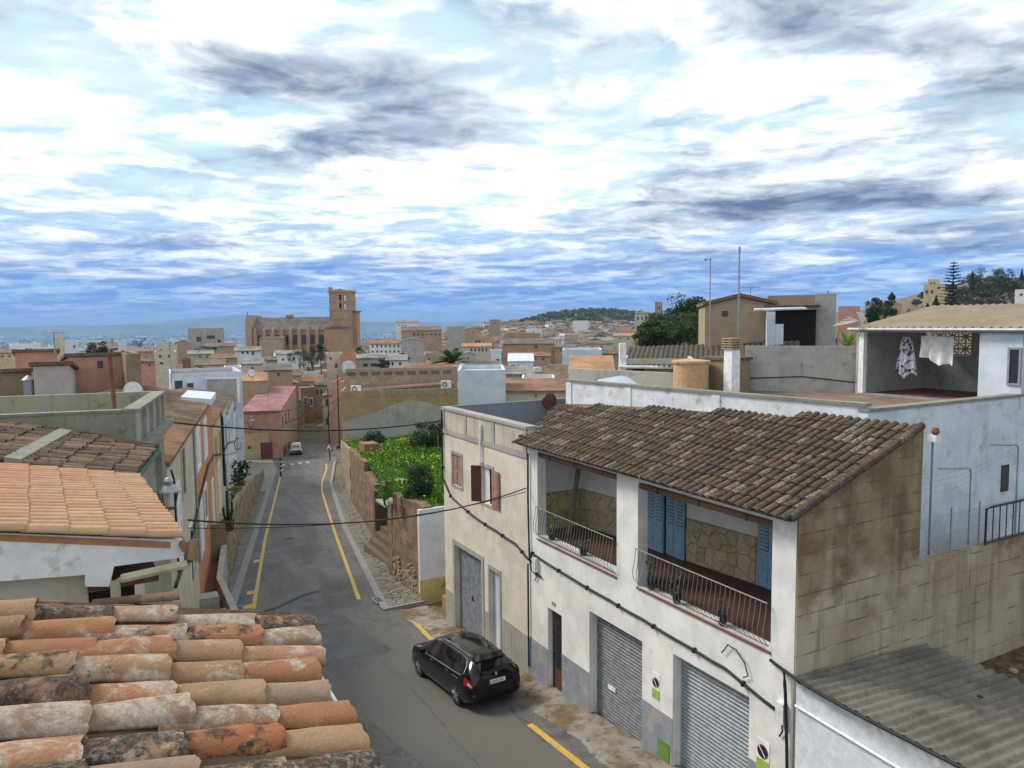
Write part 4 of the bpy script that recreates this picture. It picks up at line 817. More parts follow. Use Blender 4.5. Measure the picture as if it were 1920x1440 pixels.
# ------------------------------------------------------------------ house with the new orange roof
def rotframe(base, v, u, deg):
    f2 = Frame((0,0,0), math.degrees(base.a)+deg); p = base.w(v, u); f2.o = p - f2.v*v - f2.u*u; return f2
OF = rotframe(S, -11.3, -11.0, 4.2)
h = T('tiled_house', 'low house with a new pale orange tile roof and a white gable', 'house', OF, (-13,-8.8,-1))
NEW = [tile_mesh('tile', .46, .074, .084, 8, 'tile_new', .014, 1.15) for _ in range(2)]
SO = .215; dn = Vector((1,0,-SO)).normalized(); nD = 10; EVo, EZo = -11.32, 9.2
Ptop = Vector((EVo,0,EZo)) - dn*(nD*.41)
rf = h.part('roof', MB().hexa([(Ptop.x,-10.95,Ptop.z-.1),(EVo-.06,-10.95,EZo-.12),(EVo-.06,-6.62,EZo-.12),(Ptop.x,-6.62,Ptop.z-.1)], [(Ptop.x,-10.95,Ptop.z-.03),(EVo-.06,-10.95,EZo-.04),(EVo-.06,-6.62,EZo-.04),(Ptop.x,-6.62,Ptop.z-.03)]), 'terracotta')
tile_roof(h, rf, (Ptop.x, -11.1, Ptop.z), (0,1,0), dn, 22, nD, .204, .41, NEW, 'tile_new', None, 300, .35, .02, tilt=.028, stag=.06)
def O_(x, y, u):
    d = ray(x, y); t_ = (u + OF.o.dot(OF.u))/d.dot(OF.u); return OF.inv(Vector((0,0,CZ)) + d*t_)
def up_(pts, u, d, mat, name, th=h):
    m = MB().prism([(O_(x, y, u)[0], u, O_(x, y, u)[2]) for x, y in pts], (0, d, 0)); return th.part(name, m, mat)
up_([(-400,985),(343,1012),(343,1045),(214,1062),(205,1100),(160,1100),(160,1078),(-400,1120)], -10.94, .22, 'white_old', 'gable_wall')
up_([(-400,1090),(162,1070),(168,1150),(168,1260),(-400,1300)], -10.70, .2, 'grey_render', 'lower_wall')
h.part('side_wall', MB().box(-19,-12.3,-10.4,-6.7,-1.5,8.6), 'cream_wall'); h.part('porch_ceiling', MB().box(-12.3,-11.5,-10.7,-6.7,8.62,8.72), 'wood_dark'); h.part('porch_back', MB().box(-12.3,-11.45,-7.0,-6.7,-1,8.6), 'interior_shade')  # porch back is a near-black wall: interior shade put into its colour
a = O_(355,1012,-11.15); b = O_(358,1050,-11.15); c = O_(350,1058,-11.15); d_ = O_(228,1085,-11.15); e = O_(216,1090,-11.15); f_ = O_(216,1110,-11.15)
h.part('gutter', MB().tube([(EVo+.1,-11.1,EZo-.1),(EVo+.1,-6.6,EZo-.1)], .07, 8), 'pipe_brown')
h.part('downpipe', MB().tube([(a[0]+.06,-11.1,a[2]-.02),(b[0],-11.15,b[2]),(c[0],-11.15,c[2])], .055, 8), 'pipe_brown'); h.part('downpipe', MB().tube([(c[0],-11.15,c[2]),(d_[0],-11.15,d_[2]),(e[0],-11.15,e[2]),(f_[0],-11.15,f_[2]-.3)], .055, 8), 'pipe_cream')
aw = T('tile_awning', 'small faded red tile awning under the white gable', 'awning', S, (-13,-12,7.9)); k0 = U_(168,1102,-11.6); k1 = U_(285,1108,-11.6)
rfa = aw.part('board', MB().hexa([(k0[0],-12.3,k0[2]-.5),(k1[0]+.05,-12.3,k1[2]-.42),(k1[0],-11.62,k1[2]-.2),(k0[0],-11.62,k0[2]-.2)], [(k0[0],-12.3,k0[2]-.45),(k1[0]+.05,-12.3,k1[2]-.37),(k1[0],-11.62,k1[2]-.15),(k0[0],-11.62,k0[2]-.15)]), 'wood_dark')
RD = tile_mesh('tile', .48, .085, .095, 8, 'tile_brown', .014, .75)
for i in range(4):
    for j in range(2): aw.inst('tile', RD, basis(Vector((k0[0]+.02+j*.40, -11.72-i*.17, k0[2]-.17-i*.075-j*.03)), Vector((0,1,0)), Vector((1,0,-.08)).normalized(), Vector((.08,0,1)).normalized()), rfa)
# ------------------------------------------------------------------ brown-roofed house and the grey parapet house
h = T('tiled_house', 'house with a rough dark brown tile roof and a green gutter', 'house', LF, (-4,-4,-1))
SB = .235; dn = Vector((1,0,-SB)).normalized(); EW, EZb = .38, 9.06; nD = 26; BR = [tile_mesh('tile', .47, .095, .112, 7, 'tile_brown', .016, .8) for _ in range(2)]
Ptop = Vector((EW,0,EZb)) - dn*(nD*.40)
rf = h.part('roof', MB().hexa([(Ptop.x,-6.0,Ptop.z-.1),(EW-.06,-6.0,EZb-.12),(EW-.06,-2.05,EZb-.12),(Ptop.x,-2.05,Ptop.z-.1)], [(Ptop.x,-6.0,Ptop.z-.03),(EW-.06,-6.0,EZb-.04),(EW-.06,-2.05,EZb-.04),(Ptop.x,-2.05,Ptop.z-.03)]), 'far_brown')
tile_roof(h, rf, (Ptop.x,-6.0,Ptop.z), (0,1,0), dn, 16, nD, .245, .40, BR, 'tile_mid', None, 300, 2.2, .02)
h.part('cement_strip', MB().hexa([(-1.5,-6.0,EZb+SB*1.88-.02),(-1.25,-6.0,EZb+SB*1.63-.02),(-1.25,-2.1,EZb+SB*1.63-.02),(-1.5,-2.1,EZb+SB*1.88-.02)], [(-1.5,-6.0,EZb+SB*1.88+.13),(-1.25,-6.0,EZb+SB*1.63+.13),(-1.25,-2.1,EZb+SB*1.63+.13),(-1.5,-2.1,EZb+SB*1.88+.13)]), 'dirty_conc', rf)
h.part('wall', MB().box(-12,0,-6.2,-2.02,-1.5,8.9), 'cream_wall'); h.part('gutter', MB().tube([(EW+.06,-6.1,EZb-.08),(EW+.06,-2.0,EZb-.08)], .05, 8), 'green_paint')
g = T('parapet_house', 'grey-green cement house with a ribbed parapet round its flat roof', 'house', LF, (-6,.5,-1))
g.part('near_wall', MB().box(-16,-.02,-1.98,-1.78,-1.5,9.9), 'olive_conc'); g.part('street_wall', MB().wall(mpf, -1.779, 2.95, -1.5, 9.9, -.22, -.02, [(.9,2.3,5.4,8.3)]), 'olive_conc'); g.part('far_wall', MB().box(-16,-.23,2.75,2.95,-1.5,9.98), 'olive_conc'); g.part('flat_roof', MB().box(-15.9,-.23,-1.77,2.74,8.7,8.95), 'roof_screed')
g.part('window_recess', MB().box(-.35,-.25,.8,2.4,5.3,8.4), 'pale_conc'); g.part('ledge', MB().box(-.0,.28,-1.98,2.97,9.0,9.14), 'dirty_conc')
for s_ in (-1.97,-.75,.5,1.75,2.78): g.part('rib', MB().box(-.018,.06,s_,s_+.16,9.142,9.9), 'pale_conc')
g.part('coping', MB().box(-.28,.08,-1.99,2.97,9.902,9.97), 'dirty_conc'); g.part('coping', MB().box(-16,-.29,-2.0,-1.74,9.902,9.96), 'dirty_conc')
p = LF.inv(W(222,770,17.6)); solo('rusty_post', 'rusty iron post standing on the grey parapet', 'post', MB().tube([(p[0],-1.6,8.95),(p[0]-.02,-1.6,10.3),(p[0]-.06,-1.6,11.25)], .05, 7), 'rust', LF)
# ------------------------------------------------------------------ row of street houses on the left
PZ = [(-8,3.4),(3,2.7),(19.5,1.15),(29,.2),(53,-2.8),(80,-6.9),(96,-8.55),(120,-9.2)]
def wave_roof(m, a, b, c, d, nrid, amp):               # a-b upper edge, d-c lower edge; ridges run from upper to lower edge
    a, b, c, d = map(Vector, (a, b, c, d)); nz = (b-a).cross(d-a).normalized(); nz = nz if nz.z > 0 else -nz; n = nrid*4; o = len(m.v)
    for k in range(n+1):
        t_ = k/n; w = nz*(amp*(abs(math.sin(math.pi*t_*nrid))**.7)); m.v += [tuple(a+(b-a)*t_+w), tuple(d+(c-d)*t_+w)]
    for k in range(n): m.f.append((o+2*k, o+2*k+1, o+2*k+3, o+2*k+2))
    return m
def opening(th, s0, s1, z0, z1, frame, pane, kind='window', w=0.0, ft=.12):
    """framed window or door on a street facade (plane x = w)"""
    f_ = th.part(kind+'_frame', MB().wall(mpf, s0-ft, s1+ft, z0-(ft if kind == 'window' else 0), z1+ft, w+.001, w+.05, [(s0,s1,z0-.001 if kind != 'window' else z0,z1)]), frame)
    th.part('pane' if kind == 'window' else 'leaf', MB().box(w-.1, w+.012, s0, s1, z0, z1), pane, f_)
ROWH = [ # s0, s1, eave z, wall, label, roof mat, eave overhang
 (3.0,12.1,7.8,'cream_wall','cream house with green shutters under a brown tile roof','tile_mid'),
 (12.2,24.7,7.75,'orange_wall','orange house with white framed windows','tile_mid'),
 (24.8,33.0,6.2,'yellow_wall','yellow house with a patched tile roof and white door','tile_mid'),
 (33.1,42.0,5.9,'pale_green','pale green house with a black downpipe','tile_mid'),
 (42.1,58.0,4.9,'bluewhite','bluish white house with tall narrow windows in the street row','tile_mid'),
 (58.1,76.0,3.4,'white_wash','white house with a maroon door in the street row','tile_mid'),
 (76.1,95.0,1.9,'cream_wall','cream house at the lower end of the left street row','tile_mid')]
for k, (s0, s1, ez, wm, lab, rm) in enumerate(ROWH):
    h = T('street_house', lab, 'house', LF, (-4,(s0+s1)/2,-8)); zb = ev(PZ,(s0+s1)/2)-2.5
    h.part('front_wall', MB().box(-.3,0,s0,s1,zb,ez), wm); h.part('end_wall', MB().prism([(-9,s0,zb),(-.31,s0,zb),(-.31,s0,ez),(-4.2,s0,ez+.85),(-9,s0,ez-.2)], (0,.25,0)), wm); h.part('end_wall', MB().prism([(-9,s1-.25,zb),(-.31,s1-.25,zb),(-.31,s1-.25,ez),(-4.2,s1-.25,ez+.85),(-9,s1-.25,ez-.2)], (0,.245,0)), wm); h.part('back_wall', MB().box(-9.3,-9.01,s0,s1,zb,ez-.25), wm)
    m = MB(); wave_roof(m, (-4.2,s0-.05,ez+.98),(-4.2,s1+.05,ez+.98),(.12,s1+.05,ez+.02),(.12,s0-.05,ez+.02), max(4,int((s1-s0)/.25)), .07); wave_roof(m, (-4.2,s0-.05,ez+.98),(-4.2,s1+.05,ez+.98),(-9.4,s1+.05,ez-.1),(-9.4,s0-.05,ez-.1), max(4,int((s1-s0)/.25)), .07); rf = h.part('roof', m, 'far_terracotta' if k in (0,2) else 'far_brown', kind=None)
    h.part('eave_board', MB().box(.001,.10,s0,s1,ez-.1,ez-.03), 'wood_grey', rf)
    pz = lambda s: ev(PZ, s)
    if k == 0:
        opening(h, 7.1, 8.1, 5.9, 7.55, 'cream_wall', 'green_paint'); opening(h, 5.2, 6.0, 4.0, 6.6, 'white_gloss', 'cloth_grey'); opening(h, 8.6, 9.6, pz(9)+.05, 4.3, 'white_gloss', 'green_paint', 'door'); opening(h, 10.4, 11.3, pz(11)+.4, 4.0, 'cream_wall', 'green_paint')
        h.part('downpipe', MB().tube([(.06,11.9,ez-.1),(.06,11.9,pz(12)+.2)], .05, 7), 'grey_metal')
    elif k == 1:
        opening(h, 13.4, 15.1, 5.75, 7.35, 'white_gloss', 'cloth_grey', ft=.18); opening(h, 17.8, 19.5, 5.55, 7.15, 'white_gloss', 'cloth_grey', ft=.18); opening(h, 13.6, 14.9, pz(14)+.05, 4.3, 'white_gloss', 'cloth_grey', 'door', ft=.16); opening(h, 16.4, 17.8, 2.6, 4.1, 'white_gloss', 'win_dark', ft=.18); opening(h, 21.5, 22.8, pz(22)+.05, 3.4, 'white_gloss', 'cloth_grey', 'door', ft=.14)
        h.part('parapet_cap', MB().hexa([(-1.2,20.5,ez+.1),(.25,20.5,ez-.0),(.25,24.7,ez-.0),(-1.2,24.7,ez+.1)], [(-1.2,20.5,ez+.5),(.25,20.5,ez+.32),(.25,24.7,ez+.32),(-1.2,24.7,ez+.5)]), 'bluewhite')
    elif k == 2:
        opening(h, 28.0, 29.5, pz(29)+.05, 3.1, 'white_gloss', 'cloth_grey', 'door', ft=.2); opening(h, 26, 27.2, 3.6, 5.2, 'yellow_wall', 'wood_grey'); opening(h, 30.6, 31.8, 3.4, 5.0, 'yellow_wall', 'win_dark')
    elif k == 3:
        h.part('downpipe', MB().tube([(-.2,33.3,ez+.4),(.1,33.3,ez-.3),(.1,33.3,pz(33)+1.2)], .09, 7), 'black_rubber'); opening(h, 36, 37.6, pz(37)+.05, 1.9, 'pale_green', 'green_paint', 'door'); opening(h, 39, 40.5, 2.6, 4.4, 'pale_green', 'win_dark')
    else:
        n = int((s1-s0)/5)
        for q in range(n):
            s = s0+2+(s1-s0-3)*q/n; opening(h, s, s+1.4, ez-2.6, ez-.8, wm, ('win_dark','wood_grey','green_paint')[q % 3]); opening(h, s+.2, s+1.5, pz(s+1)+.05, pz(s+1)+2.4, 'white_gloss', ('maroon_door','green_paint','win_dark')[(q+k) % 3], 'door', ft=.08)
cable([(.08,3.2,4.0),(.08,9,3.95),(.08,13,4.5),(.08,19,4.9),(.08,24,4.6),(.08,33,3.2),(.08,42,2.6),(.08,58,.4),(.08,76,-1.8)], .05, 'facade_cable', 'thick black cable bundle along the left row of houses', LF, 0)
# raised walkway with its retaining wall
m = MB(); us = rng(19.4, 70, 1.5); inner = []
for u in us:
    r = S.w(ev(RW,u)-.02, u); v_, s_, _ = LF.inv(r); l = LF.w(.0, s_); z = max(ev(PZ, s_), zbase(u)+.14); m.v += [(l.x,l.y,z),(r.x,r.y,z)]; inner.append((r, z, u))
for k in range(len(us)-1): m.f.append((2*k,2*k+1,2*k+3,2*k+2))
struct('walkway', m, 'path_conc')
rw = T('retaining_wall', 'mossy stone retaining wall of the raised walkway', 'wall', S, (ev(RW,20),20,zbase(20)))
random.seed(5)
for k in range(len(inner)-1):
    (r0, z0, u0), (r1, z1, u1) = inner[k], inner[k+1]
    hgt = .55 if u0 > 26 else .0
    for c_ in range(max(1, int((z0+hgt-zbase(u0))/.34))):
        n_ = 3; zz0 = zbase(u0)+c_*.34
        for q in range(n_):
            ua = u0+(u1-u0)*q/n_+.012; ub = u0+(u1-u0)*(q+1)/n_-.012; va, vb_ = ev(RW,ua), ev(RW,ub); t1 = rnd(-.02,.05); top_ = min(.325+rnd(-.02,.01), .34)
            b4 = [(va-.28,ua,zbase(ua)+c_*.34),(va+t1,ua,zbase(ua)+c_*.34),(vb_+t1+rnd(-.02,.02),ub,zbase(ub)+c_*.34),(vb_-.28,ub,zbase(ub)+c_*.34)]
            rw.part('stone', MB().hexa(b4, [(p[0],p[1],p[2]+top_) for p in b4]), 'bare_stone')
# steps and patio below the orange house
p_ = T('patio', 'walled front patio with a pink floor beside the raised walkway', 'patio', S, (-9.7,13,0))
p_.part('floor', MB().prism([(-11.0,10,-.6),(-8.0,10,-.6),(-8.0,14,-.6),(-7.1,19.2,-.6),(-11.0,19.2,-.6)],(0,0,.5)), 'maroon_tile'); p_.part('street_wall', MB().prism([(-8.12,9.5,-2.4),(-7.86,9.5,-2.4),(-7.86,14,-2.4),(-6.99,19.2,-2.4),(-7.25,19.2,-2.4),(-8.12,14,-2.4)],(0,0,3.0)), 'pale_conc'); p_.part('rear_wall', MB().box(-11.2,-7.0,19.22,19.5,-2.2,1.7), 'olive_brown'); p_.part('front_wall', MB().box(-11.2,-8.3,9.5,9.75,-1.8,.7), 'olive_conc'); p_.part('step', MB().box(-10.8,-9.4,12.4,13.6,-.098,.1), 'salmon'); p_.part('plinth', MB().box(-9.1,-8.32,11.5,12.2,-.098,.6), 'pale_conc')
rk = T('clothes_airer', 'pale blue folding metal airer standing in the walled patio', 'airer', S, (-9.4,13.2,-.1)); 
for s_ in (0, 1):
    rk.part('side_frame', MB().tube([(-9.9+s_*1.2,13.6,-.1),(-9.8+s_*1.0,13.9,1.3),(-9.8+s_*1.0,16.6,1.3),(-9.9+s_*1.2,16.9,-.1)], .03, 6), 'bluewhite')
for k in range(4): rk.part('rail', MB().tube([(-9.8,13.95+k*.85,1.3),(-8.8,13.95+k*.85,1.3)], .02, 5), 'bluewhite')
ch = T('chair', 'dark folding chair in the walled patio beside the airer', 'chair', S, (-9.0,17.9,-.1)); ch.part('seat', MB().box(-9.35,-8.9,17.7,18.15,.35,.39), 'navy'); ch.part('backrest', MB().box(-9.35,-8.9,18.16,18.2,.5,.9), 'navy')
for x in (-9.33,-8.93):
    for y in (17.72,18.13): ch.part('leg', MB().tube([(x,y,-.1),(x,y,.36 if y < 18 else .9)], .018, 5), 'bluewhite')
hd = T('hedge', 'dark clipped hedge in the shade beside the patio', 'hedge', S, (-10.7,12,-.1)); random.seed(3)
m = MB()
for k in range(900):
    c = Vector((-10.7+rnd(-.55,.55), 12+rnd(-2.0,2.0), -.1+rnd(0,1.9))); d = Vector((rnd(-1,1),rnd(-1,1),rnd(-1,1))).normalized(); e = d.orthogonal().normalized()*.07; d = d*.12; m.add([c,c+d*.5+e,c+d,c+d*.5-e],[(0,1,2,3)])
hd.part('foliage', m, 'leaf_dark'); hd.part('stem', MB().tube([(-10.7,12,-.1),(-10.7,12,1.2)], .06, 6), 'bark')
gd = T('side_door_post', 'narrow pale green door beside the dark porch', 'door', S, (-11.6,8.0,1)); gd.part('leaf', MB().box(-11.7,-11.4,7.2,7.3,.5,3.4), 'pale_green'); gd.part('stile', MB().box(-11.62,-11.5,7.19,7.2,.5,3.4), 'green_paint')
# potted plants along the walkway
def pot(fr, x, y, z, r, hh, label, leafm, fh, n, mat='terracotta', seed=1, lw=.09):
    t_ = T('potted_plant', label, 'plant', fr, (x,y,z)); t_.part('pot', MB().lathe([(r*.7,z),(r,z+hh),(r*1.12,z+hh),(r*1.12,z+hh+.05),(r*.9,z+hh+.05)], (x,y,0), 12), mat); t_.part('foliage', sprig(MB(), (x,y,z+hh), fh, n, seed, r*1.5, lw), leafm); return t_
q = LF; 
t_ = T('potted_cactus', 'tall columnar cactus in a dark pot at the corner of the orange house', 'plant', LF, (.8,20.8,1.0)); t_.part('pot', MB().lathe([(.25,1.0),(.34,1.55),(.37,1.55),(.37,1.6),(.3,1.6)], (.8,20.8,0), 12), 'wood_dark')
for dx, dy, hh, rr in ((0,0,1.6,.09),(.2,.1,1.0,.08),(-.2,.15,.7,.07),(.1,-.25,.5,.07)): t_.part('stem', MB().tube([(.8+dx*.5,20.8+dy*.5,1.55),(.8+dx,20.8+dy,1.55+hh*.4),(.8+dx*1.1,20.8+dy,1.55+hh)], rr, 8, rr*.7), 'leaf_dark')
pot(LF, .7, 40, ev(PZ,40), .35, .5, 'bushy green pot plant by the pale green house', 'leaf_mid', 1.0, 90, seed=2, lw=.12); pot(LF, .8, 46, ev(PZ,46), .4, .5, 'broad-leaved plant in a terracotta pot by the bluish white house', 'leaf_mid', 1.6, 140, seed=4, lw=.16); pot(LF, .6, 36, ev(PZ,36), .3, .35, 'small flowering pot plant on the raised walkway', 'leaf_weed', .5, 60, seed=6, lw=.08)
# ------------------------------------------------------------------ corrugated shed and yard wall on the right
h = T('shed', 'low white shed with a grey corrugated roof beside the balcony house', 'shed', S, (2,-14,.8))
h.part('front_wall', MB().box(.0,.2,-19,-10.93,-.5,4.55), 'rough_white'); h.part('rear_wall', MB().box(3.9,4.1,-19,-10.93,-.5,4.3), 'pale_conc')
PT = .235; k0 = 0
for sh in range(9):
    m = MB(); u0 = -10.93-sh*.92; n = 34
    for k in range(n+1):
        u = u0-k*(.98/n); z = .035*math.cos(2*math.pi*u/PT)+.004*(sh % 2); m.v += [(-.2,u,4.66+z),(4.15,u,4.42+z)]
    for k in range(n): m.f.append((2*k,2*k+1,2*k+3,2*k+2))
    h.part('roof_sheet', m, 'corrugated', sm=True)
solo('stone', 'small dark stone lying on the corrugated roof', 'stone', MB().lathe([(.02,0),(.06,.015),(.05,.04),(.01,.055)], (2.4,-13.2,4.60), 8), 'ink', S)
th = T('conduit', 'pale conduit running along the white shed wall', 'pipe', S, (-.03,-11,4.0)); th.part('pipe', MB().tube([(-.04,-10.95,4.05),(-.04,-13,3.95),(-.04,-16,3.8)], .03, 6), 'pvc_white')
cable([(-.15,-10.45,4.78),(-.2,-11.5,4.66),(-.35,-13.5,4.72),(-.6,-17,4.95)], .035, 'service_cable', 'thick black cable running over the edge of the corrugated roof')
tr = T('tile_roof_edge', 'strip of old brown tiles beyond the corrugated roof', 'roof', S, (1,-16.5,4)); 
for i in range(7):
    for j in range(4): tr.inst('tile', BR[0], basis(Vector((2.6-.40*j+.1, -15.0-i*.24, 4.72+.05*j*0+(.12*(3-j)))), Vector((0,1,0)), Vector((-1,0,-.3)).normalized(), Vector((-.3,0,1)).normalized()))
y_ = T('yard_wall', 'stained block wall with a chain-link fence above the corrugated roof', 'wall', S, (6,-10.8,2)); y_.part('wall', MB().box(3.975,9.5,-10.88,-10.66,-.5,6.32), 'block_gable')
m = MB(); r_ = .008
for k in range(-10, 48):
    for sg_ in (1,-1):
        x0 = 3.98+k*.11; x1 = x0+sg_*.95; z0, z1 = 6.33, 7.27
        a0, a1 = x0, x1; c0, c1 = z0, z1
        if sg_ < 0: a0, a1 = x0+.95, x0; 
        t0, t1 = 0.0, 1.0
        for lim, s2 in ((3.98,1),(9.4,-1)):
            da = a1-a0
            for end in (0,1): pass
        if min(a0,a1) < 3.98 or max(a0,a1) > 9.4: continue
        m.add([(a0,-10.77,c0),(a0+.012,-10.77,c0),(a1+.012,-10.77,c1),(a1,-10.77,c1)], [(0,1,2,3)])
y_.part('chain_link', m, 'grey_metal', kind='stuff')
for x in (4.0, 5.35, 6.5, 8.1, 9.3): y_.part('fence_post', MB().tube([(x,-10.77,6.3),(x,-10.77,7.4)], .022, 6), 'grey_metal')
for z in (6.36, 6.8, 7.26): y_.part('fence_wire', MB().tube([(3.98,-10.77,z),(9.4,-10.77,z)], .006, 4), 'grey_metal')
gt = T('iron_gate', 'black iron barred gate leaning on the chain-link fence', 'gate', S, (7.6,-10.9,6.33)); gt.part('gate_frame', MB().tube([(6.5,-10.93,6.36),(6.5,-10.93,7.25),(6.75,-10.93,7.27),(9.3,-10.93,7.27)], .03, 6).tube([(6.5,-10.93,6.4),(9.3,-10.93,6.4)], .025, 6), 'iron')
for k in range(9): gt.part('bar', MB().tube([(6.8+k*.29,-10.93,6.4),(6.8+k*.29,-10.93,7.26)], .014, 5), 'iron')
struct('yard_soil', strip(lambda u: 4.2, lambda u: 12, rng(-22,-10.9,1.5), 0, 2), 'soil', fr=S).location.z += 3.3-.9
random.seed(9)
for k in range(26):
    v, u = rnd(4.6,8.6), rnd(-15.5,-11.2); r = rnd(.1,.3); m = MB().lathe([(r*.5,0),(r*rnd(.8,1.1),r*.3),(r*rnd(.6,.9),r*.7),(r*.2,r*.85)], (v,u,zbase(u)+2.38), 7); solo('rock', 'rough brown rock in the sunken yard beside the shed', 'rock', m, 'bare_stone', S, 'rocks in the sunken yard')
struct('upper_yard', MB().poly([(3.98,-10.65,5.6),(16,-10.65,5.6),(16,-9.51,5.6),(3.98,-9.51,5.6)]), 'path_conc', fr=S)
pl = T('flood_lamp', 'tall thin pole with a small floodlight before the white side wall', 'lamp', S, (5.6,-10.1,5.6)); pl.part('pole', MB().tube([(5.6,-10.1,5.6),(5.6,-10.1,8.85)], .03, 6), 'grey_metal'); pl.part('lamp_head', MB().box(5.5,5.72,-10.24,-10.0,8.86,9.02), 'white_gloss'); pl.part('lamp_visor', MB().lathe([(.05,9.02),(.1,9.1),(.06,9.2)], (5.62,-10.15,0), 8), 'rust')
def wirepost(v, lab, dv, top):
    pl = T('wire_post', lab, 'post', S, (v,-10.3,5.6)); pl.part('pole', MB().tube([(v,-10.3,5.6),(v,-10.3,top-.1),(v-.06,-10.3,top),(v-dv,-10.3,top+.12)], .022, 6), 'grey_metal')
wirepost(6.9, 'bent steel clothes-wire post before the white wall', 1.3, 8.1); wirepost(9.0, 'bent steel clothes-wire post beside the small wall window', 1.3, 8.5)
for k in range(4): solo('clothes_wire', 'slack clothes wire strung before the white side wall', 'clothes line', MB().tube([(4.0,-10.3,7.6+k*.14),(6.4,-10.3,7.68+k*.14),(9.4,-10.3,8.3+k*.12)], .006, 4), 'grey_metal', S, 'clothes wires before the white side wall')
# ------------------------------------------------------------------ cars
def catmull(tab, y):
    ys_ = [r[0] for r in tab]; y = min(max(y, ys_[0]), ys_[-1]); i = 0
    while i < len(tab)-2 and y > ys_[i+1]: i += 1
    p1, p2 = tab[i], tab[i+1]; p0 = tab[i-1] if i else p1; p3 = tab[i+2] if i+2 < len(tab) else p2; t_ = (y-p1[0])/(p2[0]-p1[0]); o = []
    for k in range(1, len(p1)):
        m1 = (p2[k]-p0[k])/max(1e-6,(p2[0]-p0[0]))*(p2[0]-p1[0]); m2 = (p3[k]-p1[k])/max(1e-6,(p3[0]-p1[0]))*(p2[0]-p1[0])
        o.append((2*t_**3-3*t_**2+1)*p1[k]+(t_**3-2*t_**2+t_)*m1+(-2*t_**3+3*t_**2)*p2[k]+(t_**3-t_**2)*m2)
    return o
class Loft:
    def __init__(s, tab): s.tab = tab
    def half(s, y):
        w0, w1, wr, zs, zb, zr = catmull(s.tab, y); ze = zr-.055*min(1, max(0,(zr-zb)/.3))
        return [(0,zs),(w0*.7,zs),(w0,zs+.07),(w1*1.005,zs+(zb-zs)*.45),(w1*1.0,zs+(zb-zs)*.72),(w1*.965,zb),(wr+(w1*.93-wr)*.5,zb+(ze-zb)*.5),(wr,ze),(wr*.72,zr-.012*min(1,max(0,(zr-zb)/.3))),(0,zr)]
    def at(s, y, q, side=1):                           # q: 0 belly .. 9 roof centre
        h_ = s.half(y); i = min(8, int(q)); f_ = q-i; a, b = h_[i], h_[i+1]; return Vector((side*(a[0]+(b[0]-a[0])*f_), y, a[1]+(b[1]-a[1])*f_))
    def nrm(s, y, q, side=1):
        e = .01; a = s.at(y+e,q,side)-s.at(y-e,q,side); b = s.at(y,min(9,q+.05),side)-s.at(y,max(0,q-.05),side); n_ = a.cross(b)
        n_ = n_.normalized() if n_.length > 1e-9 else Vector((0,0,1)); c = s.at(y,q,side)-Vector((0,y*.8,.6)); return n_ if n_.dot(c) > 0 else -n_
    def body(s, n=44):
        m = MB(); y0, y1 = s.tab[0][0], s.tab[-1][0]; rows = [y0+(y1-y0)*(.5-.5*math.cos(math.pi*k/n)) for k in range(n+1)]; qs = [0,1,2,2.5,3,3.5,4,4.5,5,6,7,7.5,8,8.5,9]; K = 2*len(qs)-1
        for y in rows: m.v += [tuple(s.at(y,q,1)) for q in qs]+[tuple(s.at(y,q,-1)) for q in reversed(qs[1:-1])]+[tuple(s.at(y,0,-1))]
        for i in range(n):
            for k in range(K-1): m.f.append((i*K+k,i*K+k+1,(i+1)*K+k+1,(i+1)*K+k))
        m.f += [tuple(reversed(range(K))), tuple(n*K+k for k in range(K))]; return m
    def patch(s, y0, y1, q0, q1, side=1, off=.006, ny=10, nq=6, full=False, ylo=None, yhi=None):
        m = MB(); cols = [(q0+(q1-q0)*k/nq, side) for k in range(nq+1)]
        if full: cols = [(q0+(9-q0)*k/nq, 1) for k in range(nq+1)]+[(9-(9-q0)*k/nq, -1) for k in range(1, nq+1)]
        for j in range(ny+1):
            for k, (q, sd_) in enumerate(cols):
                f_ = k/(len(cols)-1); a = y0 if not ylo else ylo(f_); b = y1 if not yhi else yhi(f_); y = a+(b-a)*j/ny; m.v.append(tuple(s.at(y,q,sd_)+s.nrm(y,q,sd_)*off))
        K = len(cols)
        for j in range(ny):
            for k in range(K-1): m.f.append((j*K+k,j*K+k+1,(j+1)*K+k+1,(j+1)*K+k))
        return m
    def strip_(s, pts, r, side=1, off=.008): return MB().tube([s.at(y,q,side)+s.nrm(y,q,side)*off for y, q in pts], r, 6)
